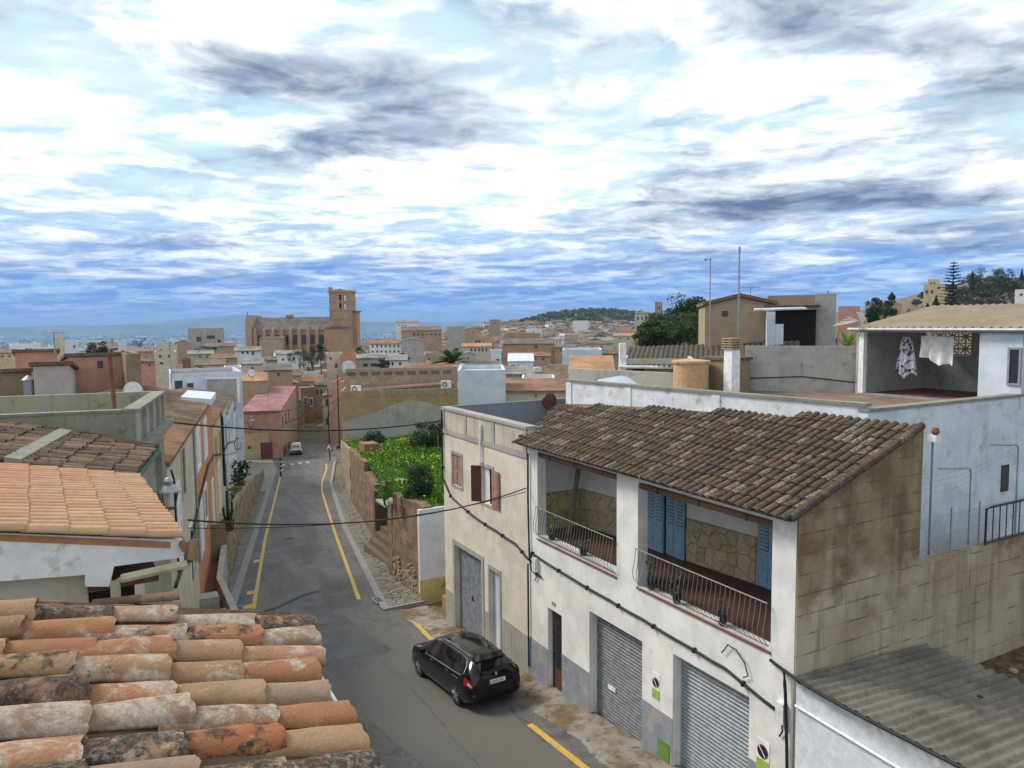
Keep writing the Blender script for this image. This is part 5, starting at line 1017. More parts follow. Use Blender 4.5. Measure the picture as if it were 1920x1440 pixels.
def wheel(th, x, y, R_, side, spokes=5):
    w = th.part('wheel', MB().lathe([(R_*.62,-.10),(R_*.93,-.10),(R_,-.07),(R_,.07),(R_*.93,.10),(R_*.62,.10)], (x,y,R_), 24, 'x'), 'black_rubber', sm=False)
    m = MB().lathe([(R_*.6,0),(R_*.66,.012),(R_*.6,.02)], (x+side*.095,y,R_), 22, 'x')
    for k in range(spokes):
        a = 2*math.pi*k/spokes+.3; c_, s_ = math.cos(a), math.sin(a); d_ = Vector((0,c_,s_)); e_ = Vector((0,-s_,c_)); o = Vector((x+side*.1,y,R_))
        for off in (-.018,.018): m.hexa([o+e_*(off-.011),o+e_*(off+.011),o+d_*R_*.62+e_*(off*2+.012),o+d_*R_*.62+e_*(off*2-.012)], [o+e_*(off-.011)+Vector((side*.012,0,0)),o+e_*(off+.011)+Vector((side*.012,0,0)),o+d_*R_*.62+e_*(off*2+.012)+Vector((side*.012,0,0)),o+d_*R_*.62+e_*(off*2-.012)+Vector((side*.012,0,0))])
    m.lathe([(.045,0),(.045,.02),(.01,.024)], (x+side*.1,y,R_), 12, 'x'); th.part('rim', m, 'aluminium', w); th.part('hub_well', MB().lathe([(R_*.62,-.01),(R_*.62,.01)], (x+side*.06,y,R_), 20, 'x'), 'ink', w)
    th.part('wheel_arch', MB().lathe([(R_*1.14,0),(R_*1.14,.012)], (x-side*.03 if side > 0 else x+.018,y,R_*1.02), 24, 'x'), 'ink')
def carframe(u, v, deg, scale=1.0):
    fr = Frame(S.w(v, u, 0), deg); fr.o.z = zbase(u)+.035; return fr
EST = [(-2.29,.56,.62,.46,.42,.70,.73),(-2.25,.73,.78,.56,.30,.84,.97),(-2.12,.83,.855,.555,.24,.94,1.17),(-1.93,.87,.885,.54,.20,.965,1.345),(-1.7,.89,.90,.535,.19,.965,1.41),(-1.0,.90,.905,.55,.18,.95,1.455),(-.1,.90,.905,.56,.18,.93,1.47),(.5,.90,.905,.55,.18,.915,1.41),(.95,.90,.90,.60,.18,.905,1.22),(1.35,.89,.89,.66,.18,.90,.985),(1.8,.87,.86,.66,.20,.84,.89),(2.12,.80,.78,.60,.24,.72,.77),(2.27,.66,.62,.5,.32,.58,.61)]
fr = carframe(.78, -2.12, 28.5+2.0); c = T('parked_car', 'shiny black estate car parked by the white and beige houses', 'car', fr)
c.o.rotation_euler = (-math.atan(SL), 0, fr.a); c.o.scale = (1.06,1.06,1.06)
lf = Loft(EST); c.part('body', lf.body(), 'car_black', sm=True)
for sd_ in (1,-1):
    for (a, b) in ((-1.68,-1.08),(-1.03,-.12),(-.06,.88)):
        c.part('side_window', lf.patch(a, b, 5.12, 6.86, sd_, .006, 8, 6, ylo=(lambda f_: -1.74+.20*f_) if a < -1.5 else None, yhi=(lambda f_: 1.0-.40*f_) if b > .8 else None), 'car_glass', sm=True)
    c.part('window_trim', lf.strip_([(.98,5.05),(.4,5.05),(-.4,5.05),(-1.2,5.05),(-1.72,5.08),(-1.80,5.4),(-1.74,6.2),(-1.6,6.85),(-1.0,7.0),(-.2,7.02),(.3,6.98)], .011, sd_), 'chrome')
    c.part('roof_rail', MB().tube([lf.at(y, 7.35, sd_)+Vector((0,0,.02+.03*(1-abs((y+.7)/1.0)**4))) for y in [-1.65+.17*k for k in range(12)]], .016, 6), 'chrome')
    c.part('door_handle', lf.strip_([(-.95,4.75),(-.78,4.75)], .016, sd_, .02), 'chrome'); c.part('door_handle', lf.strip_([(.12,4.75),(.29,4.75)], .016, sd_, .02), 'chrome')
    c.part('sill_trim', lf.strip_([(-1.62,4.55),(-1.2,4.6)], .010, sd_, .01), 'chrome')
    c.part('mirror', MB().hexa([(sd_*.88,.72,.95),(sd_*1.06,.70,.96),(sd_*1.06,.80,.96),(sd_*.88,.84,.95)], [(sd_*.88,.72,1.08),(sd_*1.05,.70,1.09),(sd_*1.05,.80,1.07),(sd_*.88,.84,1.06)]), 'car_black')
    tl = c.part('tail_light', lf.patch(-2.255, -1.93, 4.15, 5.05, sd_, .012, 8, 5), 'tail_red', sm=True); c.part('tail_lens', lf.patch(-2.24, -2.12, 4.4, 4.75, sd_, .016, 4, 3), 'lamp_glass', tl)
    c.part('head_light', lf.patch(1.9, 2.2, 4.3, 5.2, sd_, .01), 'lamp_glass', sm=True); c.part('fog_reflector', lf.patch(-2.275,-2.25,2.7,3.2,sd_,.012,3,3), 'tail_red')
    for y in (-1.37, 1.33): wheel(c, sd_*.80, y, .325, sd_)
c.part('rear_window', lf.patch(-2.13,-1.90,7.0,9,1,.007,6,6,full=True), 'car_glass', sm=True); c.part('windscreen', lf.patch(.60,1.28,7.05,9,1,.006,8,6,full=True), 'car_glass', sm=True)
c.part('glass_roof', lf.patch(-1.35,.25,7.9,9,1,.004,8,4,full=True), 'car_glass', sm=True); c.part('roof_spoiler', MB().hexa([(-.48,-2.0,1.335),(.48,-2.0,1.335),(.5,-1.74,1.40),(-.5,-1.74,1.40)], [(-.47,-2.01,1.355),(.47,-2.01,1.355),(.49,-1.74,1.422),(-.49,-1.74,1.422)]), 'car_black')
def rearpt(x, z, off=.02):
    lo_, hi_ = -2.29, -1.9
    for _ in range(30):
        y = (lo_+hi_)/2
        if catmull(EST, y)[5] > z: hi_ = y
        else: lo_ = y
    return Vector((x, y-off, z))
a, b = rearpt(0,.80,.035), rearpt(0,.92,.035); up2 = (b-a).normalized(); nn = Vector((0,up2.z,-up2.y))*-1
def onrear(m, o): m.v = [tuple(o+Vector((1,0,0))*p[0]+up2*p[1]+nn*p[2]) for p in m.v]; return m
pl = c.part('number_plate', onrear(MB().box(-.26,.26,-.055,.055,0,.012), a+Vector((0,-.012,.02))), 'plate'); c.part('plate_strip', onrear(MB().box(-.258,-.215,-.053,.053,.0125,.0145), a+Vector((0,-.012,.02))), 'plate_blue', pl)
tm = text_mesh('0690 JPG', .105); tm.v = [(p[0]+.02,p[1]-.036,p[2]+.0155) for p in tm.v]; c.part('plate_text', onrear(tm, a+Vector((0,-.012,.02))), 'ink', pl)
lion = [(-.028,-.05),(-.012,-.05),(-.008,-.02),(.006,-.028),(.012,-.05),(.03,-.05),(.022,-.012),(.03,.018),(.018,.045),(-.004,.055),(-.026,.04),(-.03,.022),(-.014,.02),(-.024,.004),(-.016,-.012)]
c.part('emblem', onrear(MB().prism([(x,y,.0) for x,y in lion],(0,0,.01)), rearpt(0,1.0,.03)), 'chrome')
# the white car further down the street
VAN = [(-2.15,.72,.78,.64,.36,.80,1.0),(-2.10,.80,.86,.66,.28,1.0,1.45),(-1.9,.85,.89,.66,.22,1.08,1.74),(-1.3,.87,.90,.67,.20,1.08,1.80),(-.2,.87,.90,.67,.20,1.06,1.80),(.45,.87,.90,.65,.20,1.04,1.70),(.95,.87,.89,.64,.20,1.02,1.38),(1.3,.86,.88,.66,.20,1.0,1.12),(1.75,.84,.85,.66,.22,.92,1.0),(2.05,.78,.76,.6,.26,.76,.82),(2.18,.64,.6,.5,.34,.6,.64)]
fr = carframe(97.5, 13.6, 16.0); c = T('parked_car', 'small white van-like car parked outside the pink-roofed house', 'car', fr); c.o.rotation_euler = (-.07,0,fr.a); lf = Loft(VAN); c.part('body', lf.body(30), 'car_white', sm=True)
for sd_ in (1,-1):
    for (a, b) in ((-1.8,-1.05),(-.98,-.15),(-.08,.85)): c.part('side_window', lf.patch(a,b,5.15,6.8,sd_), 'car_glass', sm=True)
    c.part('tail_light', lf.patch(-2.12,-1.96,4.6,5.8,sd_,.012), 'tail_red'); c.part('mirror', MB().box(sd_*.88,sd_*1.06,.72,.84,1.06,1.22), 'ink')
    for y in (-1.3,1.3): wheel(c, sd_*.78, y, .31, sd_)
def vanrear(z):
    lo_, hi_ = -2.15, -1.85
    for _ in range(30):
        y = (lo_+hi_)/2
        if catmull(VAN, y)[5] > z: hi_ = y
        else: lo_ = y
    return y
y0, y1 = vanrear(1.12), vanrear(1.58)
c.part('rear_window', MB().prism([(-.6,y0-.02,1.12),(.6,y0-.02,1.12),(.54,y1-.02,1.58),(-.54,y1-.02,1.58)],(0,.012,0)), 'car_glass'); y0 = vanrear(.62)
c.part('rear_bumper', MB().box(-.74,.74,-2.2,-2.12,.34,.62), 'ink'); c.part('number_plate', MB().box(-.26,.26,-2.215,-2.19,.74,.85), 'plate')
# ------------------------------------------------------------------ foliage helpers
def leaves(m, c, rad, n, size, clumps=14, seed=1, flat=.0, shell=.35):
    rs = random.Random(seed); cs = []
    for _ in range(clumps):
        while True:
            p = Vector((rs.uniform(-1,1),rs.uniform(-1,1),rs.uniform(-1,1)))
            if shell < p.length < 1: break
        cs.append((p, rs.uniform(.22,.42)))
    for k in range(n):
        p, r = cs[rs.randrange(clumps)]; d = Vector((rs.gauss(0,1),rs.gauss(0,1),rs.gauss(0,1))).normalized()*r*rs.random()**.4; q = p+d; q = Vector((q.x*rad[0],q.y*rad[1],q.z*rad[2]))+Vector(c)
        a = Vector((rs.uniform(-1,1),rs.uniform(-1,1),rs.uniform(-.4,1))).normalized(); b = a.cross(Vector((rs.uniform(-1,1),rs.uniform(-1,1),rs.uniform(-1,1)))).normalized(); s_ = size*rs.uniform(.6,1.3); a = a*s_; b = b*s_*.45
        m.add([q-a*.5, q+b*.5, q+a*.5, q-b*.5], [(0,1,2,3)])
    return m
def tree(name, label, pos, h, rad, n, size, mat='leaf_mid', seed=1, trunk=.18, group=None, clumps=16, cz=None, cat='tree'):
    x, y, z = pos; t_ = T(name, label, cat, WF, pos, group); cz = z+h-rad[2]*.9 if cz is None else cz; rs = random.Random(seed)
    tr_ = t_.part('trunk', MB().tube([(x,y,z-.3),(x+rs.uniform(-.2,.2),y,z+(cz-z)*.5),(x,y,cz)], trunk, 7, trunk*.5), 'bark'); lm = MB()
    for k in range(5): a = rs.uniform(0,6.28); lm.tube([(x,y,z+(cz-z)*rs.uniform(.5,.9)),(x+math.cos(a)*rad[0]*.35,y+math.sin(a)*rad[1]*.35,cz+rad[2]*.1),(x+math.cos(a)*rad[0]*.7,y+math.sin(a)*rad[1]*.7,cz+rad[2]*rs.uniform(.1,.5))], trunk*.4, 5, trunk*.1)
    t_.part('limb', lm, 'bark', tr_); t_.part('crown', leaves(MB(), (x,y,cz), rad, n, size, clumps, seed), mat); return t_
# ------------------------------------------------------------------ walled garden
def gz(v, u): return 3.3-(u-10.5)*.085
gw = T('garden_wall', 'tall rough stone garden wall with render falling off beside the cobbled pavement', 'wall', S, (1,12,-1)); random.seed(31)
def roughwall(u0, u1, top, depth=.5, off=0.0, amp=.06, z_lo=-.3):
    m = MB(); nu = max(3,int((u1-u0)/.35)); nz_ = 12
    for i in range(nu+1):
        u = u0+(u1-u0)*i/nu; v = ev(GW,u)+off; t_ = top(u)+rnd(-.08,.08)
        for j in range(nz_+1): zz = zbase(u)+z_lo+(t_-zbase(u)-z_lo)*j/nz_; m.v.append((v+rnd(-amp,amp),u,zz))
        m.v.append((v+depth,u,t_)); m.v.append((v+depth,u,zbase(u)+z_lo))
    K = nz_+3
    for i in range(nu):
        for j in range(K-1): m.f.append((i*K+j,i*K+j+1,(i+1)*K+j+1,(i+1)*K+j))
    m.f += [tuple(range(K)), tuple(reversed([nu*K+j for j in range(K)]))]; return m
gw.part('wall', roughwall(10.45, 15.2, lambda u: gz(0,u)+.25), 'stone_wall'); gw.part('pillar', MB().box(ev(GW,15.5)-.1,ev(GW,15.5)+.5,15.25,15.85,-1.8,2.6), 'stone_wall')
gw.part('recess_wall', roughwall(15.9, 22.5, lambda u: gz(0,u)-.2, .4, 2.6, .08), 'dark_stone'); gw.part('recess_side', MB().box(ev(GW,22.5)-.1,ev(GW,22.5)+2.6,22.5,22.9,-2.6,1.7), 'dark_stone'); gw.part('stone_pier', MB().box(ev(GW,17)+1.0,ev(GW,17)+1.8,16.6,17.3,-1.9,3.1), 'dark_stone')
for k in range(7): gw.part('step', MB().box(ev(GW,18)+.35*k,ev(GW,18)+.35*k+.36,17.4,22.2,-2.4,-1.4+.32*k), 'dark_stone')
gw.part('slab', MB().box(ev(GW,18.8)-.2,ev(GW,18.8)+1.5,17.9,19.6,1.75,1.88), 'pale_conc'); gw.part('slab', MB().box(ev(GW,20)+.2,ev(GW,20)+1.7,18.8,20.6,2.55,2.68), 'pinkish')
gw.part('wall', roughwall(22.9, 31, lambda u: gz(0,u)-.35), 'stone_wall'); gw.part('wall', roughwall(31, 44, lambda u: gz(0,u)+.3), 'stone_wall'); gw.part('wall', roughwall(44, 58, lambda u: gz(0,u)+.15), 'bare_stone')
gw.part('wall_head', MB().box(ev(GW,38)+.3,ev(GW,38)+1.5,36.5,38,gz(0,38)-.3,gz(0,38)+1.3), 'brick_brown')
for k in range(150):                                   # rubble showing where the render has gone
    u = rnd(10.6,15.0); z = zbase(u)+rnd(.0,1.5)*rnd(.3,1); v = ev(GW,u)-.05; r = rnd(.05,.11); a = rnd(0,3); n = 6
    pl_ = [(r*1.3*math.cos(a+2*math.pi*q/n)*rnd(.8,1.1), r*math.sin(a+2*math.pi*q/n)*rnd(.7,1.1)) for q in range(n)]; mm = MB(); mm.add([(v+.06,u+p[0],z+p[1]) for p in pl_]+[(v-.03,u+p[0]*.8,z+p[1]*.8) for p in pl_], [tuple(n+i for i in range(n))]+[(i,(i+1)%n,n+(i+1)%n,n+i) for i in range(n)]); gw.part('stone', mm, 'bare_stone')
w = T('garden_wall', 'smooth white wall with a yellow base closing the garden beside the beige house', 'wall', S, (1,10.4,-1)); w.part('wall', MB().box(.15,9,10.3,10.5,-.5,3.4), 'bluewhite'); w.part('base', MB().box(.13,9,10.28,10.299,-1.2,.12), 'ochre_base'); w.part('handrail', MB().tube([(1.15,10.2,-.35),(1.75,10.2,.15)], .02, 5), 'iron')
solo('doorstep', 'low terracotta step between the yellow base and the beige house', 'step', MB().box(.75,2.6,7.6,9.2,-1,-.32), 'terracotta', S)
m = MB(); us = rng(10.5,58,1.2)
for u in us:
    v0 = ev(GW,u)+.3
    for i in range(9): v = v0+(21-v0)*i/8; m.v.append((v,u,gz(v,u)+.12*math.sin(v*1.3+u*.7)))
for j in range(len(us)-1):
    for i in range(8): m.f.append((j*9+i,j*9+i+1,(j+1)*9+i+1,(j+1)*9+i))
struct('garden_ground', m, 'weed_ground', fr=S)
rs = random.Random(4); m = MB(); fl = MB()
for k in range(26000):
    u = rs.uniform(10.7,57.5); v = rs.uniform(ev(GW,u)+.3, 20); den_ = .5+.5*math.sin(v*.9+1.3*math.sin(u*.5))*math.sin(u*.45+v*.3); c_ = Vector((v,u,gz(v,u)+.12*math.sin(v*1.3+u*.7))); hh = rs.uniform(.1,.55)*(0.5+den_); a = rs.uniform(0,6.28); d = Vector((math.cos(a),math.sin(a),0))*rs.uniform(.05,.22); e = Vector((-math.sin(a),math.cos(a),0))*rs.uniform(.04,.10)
    t_ = c_+d+Vector((0,0,hh)); mid = c_+d*.4+Vector((0,0,hh*.7)); m.add([c_, mid+e, t_, mid-e], [(0,1,2,3)])
    if rs.random() < .17*den_*den_*(1 if u > 16 else .4)+.015: q = t_; fl.add([q+Vector((-.05,-.03,.02)),q+Vector((.05,-.03,.02)),q+Vector((.04,.04,.05)),q+Vector((-.04,.04,.05))],[(0,1,2,3)])
solo('weeds', 'lush green weeds filling the walled garden', 'weeds', m, 'leaf_weed', S, kind='stuff'); solo('flowers', 'yellow flowers scattered through the garden weeds', 'flowers', fl, 'flower_yellow', S, kind='stuff')
def bush(label, px_, py_, Y, r, hgt, n, size, seed, mat='leaf_dark', dz=0):
    n = int(n*2.2)
    p = W(px_, py_, Y); v, u, _ = S.inv(p); z = gz(v,u) if 10 < u < 58 else zg(p.x,p.y); return tree('bush', label, (p.x,p.y,z+dz), hgt, (r,r,hgt*.52), n, size, mat, seed, .06, cz=z+dz+hgt*.5, clumps=46, cat='bush')
bush('large dark clipped bush under the grey gable wall', 806, 845, 62, 1.5, 2.7, 2600, .2, 3); bush('dense dark bush at the garden wall by the beige house', 783, 905, 36, .7, 1.9, 2200, .11, 5); bush('small leafy bush at the far corner of the garden', 700, 822, 72, 1.0, 1.5, 800, .22, 6, 'leaf_mid'); bush('yellow-green creeper hanging over the stone garden wall', 722, 930, 37.5, .45, 1.3, 500, .12, 8, 'leaf_weed'); bush('ivy clump hanging down the near garden wall', 765, 965, 36, .35, 1.9, 500, .11, 9, 'leaf_dark', -1.2)
p = W(742,860,60); solo('dead_trunk', 'dead grey tree stump leaning among the weeds', 'stump', MB().tube([(p.x,p.y,p.z-2),(p.x-.2,p.y,p.z),(p.x-.45,p.y,p.z+1.0)], .16, 6, .06), 'wood_grey'); 
for px_, Y in ((740,44),(822,58),(722,40)): p = W(px_,870,Y); v, u, _ = S.inv(p); solo('garden_stake', 'thin pale stake standing in the weeds', 'stake', MB().tube([(p.x,p.y,gz(v,u)),(p.x,p.y,gz(v,u)+1.8)], .03, 5), 'wood_grey', group='stakes among the weeds')
# ------------------------------------------------------------------ generic buildings away from the street
WINM = mesh_of('window', MB().box(-.5,.5,-.5,.5,-.5,.5), 'far_window'); WING = mesh_of('window', MB().box(-.5,.5,-.5,.5,-.5,.5), 'green_paint')
FRM = mesh_of('window_frame', MB().wall(lambda a, d, z: (a,d,z), -.5,.5,-.5,.5,-.5,.5,[(-.4,.4,-.42,.42)]), 'white_gloss')
def building(name, label, fr, w, dep, z0, z1, wall, roof='flat', rmat='far_brown', rise=1.3, wins=(), group=None, cat='house', frames=False, chim=0, over=.35, side=(), annex=0, clutter=0):
    """box house: local x across the front, y away; wins are (x, z, w, h) on the front, side the same on the left flank"""
    t_ = T(name, label, cat, fr, (0,0,z0), group); hw = w/2
    if roof == 'flat':
        t_.part('wall', MB().box(-hw,hw,0,dep,z0,z1), wall); t_.part('roof', MB().box(-hw+.2,hw-.2,.2,dep-.2,z1+.001,z1+.03), rmat); t_.part('parapet', MB().wall(lambda a, d, z: (a,z,z1+.002+d), -hw,hw,0,dep,0,.4,[(-hw+.18,hw-.18,.18,dep-.18)]), wall)
    elif roof == 'mono':
        t_.part('wall', MB().prism([(-hw,0,z0),(-hw,dep,z0),(-hw,dep,z1+rise),(-hw,0,z1)], (w,0,0)), wall); o = over; t_.part('roof', MB().prism([(-hw-.15,-o,z1-o*rise/dep+.02),(-hw-.15,dep+.1,z1+rise+.04),(-hw-.15,dep+.1,z1+rise+.2),(-hw-.15,-o,z1-o*rise/dep+.18)], (w+.3,0,0)), rmat)
    elif roof == 'gx':                                  # ridge along x, eaves to the front
        t_.part('wall', MB().prism([(-hw,0,z0),(-hw,dep,z0),(-hw,dep,z1),(-hw,dep/2,z1+rise),(-hw,0,z1)], (w,0,0)), wall); o = over; k = rise/(dep/2)
        t_.part('roof', MB().prism([(-hw-.15,-o,z1-o*k+.03),(-hw-.15,dep/2,z1+rise+.03),(-hw-.15,dep+o,z1-o*k+.03),(-hw-.15,dep+o,z1-o*k+.2),(-hw-.15,dep/2,z1+rise+.2),(-hw-.15,-o,z1-o*k+.2)], (w+.3,0,0)), rmat)
    else:                                               # ridge along y, gable to the front
        t_.part('wall', MB().prism([(-hw,0,z0),(hw,0,z0),(hw,0,z1),(0,0,z1+rise),(-hw,0,z1)], (0,dep,0)), wall); o = over; k = rise/hw
        t_.part('roof', MB().prism([(-hw-o,-.15,z1-o*k+.03),(0,-.15,z1+rise+.03),(hw+o,-.15,z1-o*k+.03),(hw+o,-.15,z1-o*k+.2),(0,-.15,z1+rise+.2),(-hw-o,-.15,z1-o*k+.2)], (0,dep+.3,0)), rmat)
    for (x, z, ww, hh) in wins:
        if abs(x)+ww/2 > hw: continue
        o = t_.inst('window', WINM, Matrix.Translation((x,-.01,z)) @ Matrix.Diagonal((ww,.06,hh,1)))
        if frames: t_.inst('window_frame', FRM, Matrix.Translation((x,-.03,z)) @ Matrix.Diagonal((ww*1.25,.08,hh*1.2,1)))
    for (y, z, ww, hh) in side:
        t_.inst('window', WINM, Matrix.Translation((-hw-.01,y,z)) @ Matrix.Diagonal((.06,ww,hh,1)))
    if annex:
        s2 = random.choice((-1,1)); aw_ = w*rnd(.35,.6); x0 = (-hw if s2 < 0 else hw-aw_)+rnd(-.5,.5); za = z0+1.5+(z1-z0-1.5)*rnd(.45,.7); d_ = rnd(2.5,4.5); am = random.choice((wall,wall,'white_wash','tan_wall','pale_conc')); t_.part('annex_wall', MB().box(x0,x0+aw_,-d_,-.01,z0,za), am)
        t_.part('annex_roof', MB().prism([(x0-.15,-d_-.3,za+.02),(x0-.15,-.02,za+rnd(.5,.9)),(x0-.15,-.02,za+.02)], (aw_+.3,0,0)), random.choice(('far_terracotta','far_brown','far_grey','far_orange')))
        if random.random() < .7: t_.inst('window', WINM, Matrix.Translation((x0+aw_*.5,-d_-.01,za-1.3)) @ Matrix.Diagonal((.9,.06,1.1,1)))
    for k in range(clutter):
        x = hw*rnd(-.7,.7); y = dep*rnd(.15,.6); zt_ = z1+(0 if roof == 'flat' else rise*.5); q2 = random.random()
        if q2 < .35: t_.part('roof_room', MB().box(x-1.2,x+1.2,y,y+2.2,zt_-.3,zt_+2.0), random.choice(('white_wash',wall,'pale_conc')))
        elif q2 < .6: t_.part('water_tank', MB().lathe([(.45,zt_-.2),(.45,zt_+1.0),(.1,zt_+1.1)], (x,y,0), 9), random.choice(('bluewhite','grey_metal','navy')))
        else: t_.part('aerial', MB().tube([(x,y,zt_-.3),(x,y,zt_+2.6)], .045, 4).tube([(x-.6,y,zt_+2.4),(x+.6,y,zt_+2.4)], .03, 4).tube([(x-.4,y,zt_+2.1),(x+.4,y,zt_+2.1)], .03, 4), 'grey_metal')
    for k in range(chim):
        x = hw*rnd(-.7,.7); y = dep*rnd(.3,.7); t_.part('chimney', MB().box(x-.25,x+.25,y-.25,y+.25,z1-.2,z1+(rise if roof != 'flat' else .4)+rnd(.7,1.2)), wall)
    return t_
def pb(name, label, x0, x1, yt, Y, dep, wall, roof='flat', rmat='far_brown', yaw=0, wins=(), rise=1.2, **kw):
    if name == 'old_house': kw.setdefault('over', .12)
    """building given by where its front stands: pixel columns, top of wall, distance; wins in pixels (x, y, w, h)"""
    mid = (x0+x1)/2; p = W(mid, yt, Y); phi = math.atan((960-mid)/F); w = (x1-x0)/F*Y*math.cos(phi)/max(.5,math.cos(R(yaw))); fr = Frame((p.x,p.y,0), yaw+math.degrees(phi)); z0 = zg(p.x,p.y)-1.5; q = []
    for (x, y, ww, hh) in wins: c_ = W(x, y, Y); q.append(((x-mid)/F*Y*math.cos(phi), c_.z, ww/F*Y, hh/F*Y))
    return building(name, label, fr, w, dep, min(z0, p.z-2), p.z, wall, roof, rmat, rise, q, **kw)
# tan gable house behind the garden
h = pb('garden_house', 'ochre house end with a patched grey gable scar and air conditioners', 640, 870, 738, 78, 12, 'ochre_wall', 'flat', 'roof_screed'); fr = h.fr
def tz(py_, Y=78): return W(755, py_, Y).z
def tx(px_): return (px_-755)/F*78*math.cos(math.atan(205/F))
h.part('render_scar', MB().prism([(tx(x),-.03,tz(y)) for x, y in ((641,850),(862,850),(866,782),(850,772),(820,762),(790,753),(765,751),(740,757),(715,767),(690,775),(665,781),(641,790))],(0,.028,0)), 'grey_render')
h.part('upper_wall', MB().box(tx(646),tx(862),2.2,2.5,tz(745),tz(690,80)), 'bare_stone'); h.part('ledge_pipe', MB().tube([(tx(660),1.9,tz(733)),(tx(856),1.9,tz(722))], .18, 7), 'salmon')
for k in range(9): x = tx(650+k*23); h.part('niche_shade', MB().box(x,x+.9,2.17,2.199,tz(703,80),tz(696,80)), 'dark_stone')  # flat dark plates on the wall, the shade of niches put into colour
for k in range(11): x = tx(690+k*15+rnd(-3,3)); h.part('broken_block', MB().box(x,x+.55,-.05,.3,tz(742),tz(738)+.42), 'bare_stone')
for x, y, lab in ((667,737,'white air conditioner on the ledge above the pavement side'),(836,728,'white air conditioner on the ledge next to the white block')):
    p = W(x,y,78.6); t_ = T('air_conditioner', lab, 'air conditioner', WF, (p.x,p.y,p.z)); t_.part('case', MB().box(p.x-.52,p.x+.52,p.y,p.y+.4,p.z,p.z+.8), 'white_gloss'); t_.part('fan_grille', MB().lathe([(.32,0),(.32,.02)], (p.x-.12,p.y-.022,p.z+.4), 18, 'y'), 'grey_metal'); t_.part('fan_hub', MB().lathe([(.09,0),(.09,.02)], (p.x-.12,p.y-.043,p.z+.4), 10, 'y'), 'white_gloss')
pb('block_house', 'plain bright white windowless block behind the grey roof terrace', 858, 948, 703, 62, 8, 'bluewhite', 'flat', 'roof_screed'); pb('garden_house', 'low cream house with a red tiled edge behind the white block', 946, 1062, 735, 66, 7, 'cream_wall', 'mono', 'far_terracotta', wins=((1005,742,3,5),), rise=.5); pb('shed', 'low white parapet wall above the cream house', 978, 1040, 716, 76, 5, 'white_wash', 'flat', 'far_terracotta'); pb('shed', 'pink-tinted house side with a grey door behind the cream house', 935, 985, 703, 84, 6, 'pinkish', 'mono', 'far_grey', 0, ((978,712,5,9),), .5); pb('shed', 'brown tiled shed left of the bright red roof', 1020, 1075, 712, 82, 6, 'tan_wall', 'gx', 'far_brown'); pb('shed', 'grey block wall before the long white block', 1030, 1110, 690, 88, 1, 'grey_render', 'flat', 'far_grey'); pb('old_house', 'red-brown roofed house beneath the date palm', 780, 860, 706, 96, 8, 'tan_wall', 'gx', 'far_terracotta'); pb('old_house', 'stone house with a dark loft beside the palm', 865, 935, 694, 98, 7, 'bare_stone', 'mono', 'far_dark', 0, ((900,700,6,5),), .7); pb('shed', 'shed with a bright red tile roof and white side behind the terrace', 1068, 1150, 702, 58, 6, 'white_wash', 'mono', 'far_orange', rise=1.0); pb('block_house', 'long white wall block with thin pipes behind the red shed roof', 1054, 1128, 661, 105, 9, 'bluewhite', 'flat', 'roof_screed')
# ------------------------------------------------------------------ houses on the lower street
def gy(px_, Y): p = W(px_, 700, Y); return Frame((p.x,p.y,0), 11)
h = building('pink_roof_house', 'salmon corner house with a pink roof and maroon garage doors', gy(486,111), 5.6, 26, -12, W(486,772,111).z, 'salmon', 'mono', 'pink_roof', 1.5, cat='house'); zt = W(486,772,111).z; zgd = zbase(95)
h.part('yellow_base', MB().box(-2.85,1.0,-.06,-.001,zgd-1,zgd+4.0), 'yellow_wall'); h.part('garage_door', MB().box(-.2,1.5,-.08,-.061,zgd-.2,zgd+2.6), 'maroon_door'); h.part('plinth', MB().box(-2.86,-.3,-.09,-.062,zgd-1,zgd+.9), 'grey_render'); h.part('wall_vent', MB().box(-2.0,-1.6,-.09,-.06,zgd+1.7,zgd+2.1), 'wood_dark'); h.part('cream_flank', MB().box(2.801,2.83,0,25.9,-11,zt), 'tan_wall')
for k, (y, m_) in enumerate(((1.5,'maroon_door'),(5.0,'maroon_door'),(8.6,'wood_dark'),(11.5,'maroon_door'))): h.part('flank_door', MB().box(2.83,2.87,y,y+2.0,zgd-1.6,zgd+1.6-.3*k), m_)
for k in range(3): h.part('flank_window', MB().box(2.83,2.86,2+k*4.5,3+k*4.5,zt-2.9,zt-1.0), 'win_dark')
building('street_house', 'tan stone house adjoining the pink-roofed corner house', Frame(gy(486,138).o+Vector((.6,0,0)), 13), 6, 14, -14, W(520,770,138).z-.3, 'tan_wall', 'mono', 'far_terracotta', 1.2, side=()); pb('street_house', 'brown brick house with two pale windows at the street bend', 564, 592, 730, 165, 9, 'brick_brown', 'flat', 'far_grey', 8, ((572,752,5,14),(583,754,5,14)), frames=True); pb('street_house', 'tall tan house with a dark tile roof closing the street', 588, 622, 722, 175, 10, 'tan_wall', 'gx', 'far_dark', -14, ((594,735,3,10),(602,735,3,10))); pb('street_house', 'narrow cream house with dark windows at the street bend', 604, 630, 742, 150, 9, 'cream_wall', 'mono', 'far_terracotta', -16, ((612,755,4,13),(612,790,4,12))); pb('street_house', 'low white house with a dark doorway at the end of the street', 577, 612, 790, 172, 6, 'white_wash', 'mono', 'far_brown', 0, ((584,808,6,22),(598,806,4,14),(606,806,4,14))); pb('street_house', 'salmon house standing behind the black street poles', 622, 642, 720, 128, 9, 'salmon', 'flat', 'far_grey', -10)
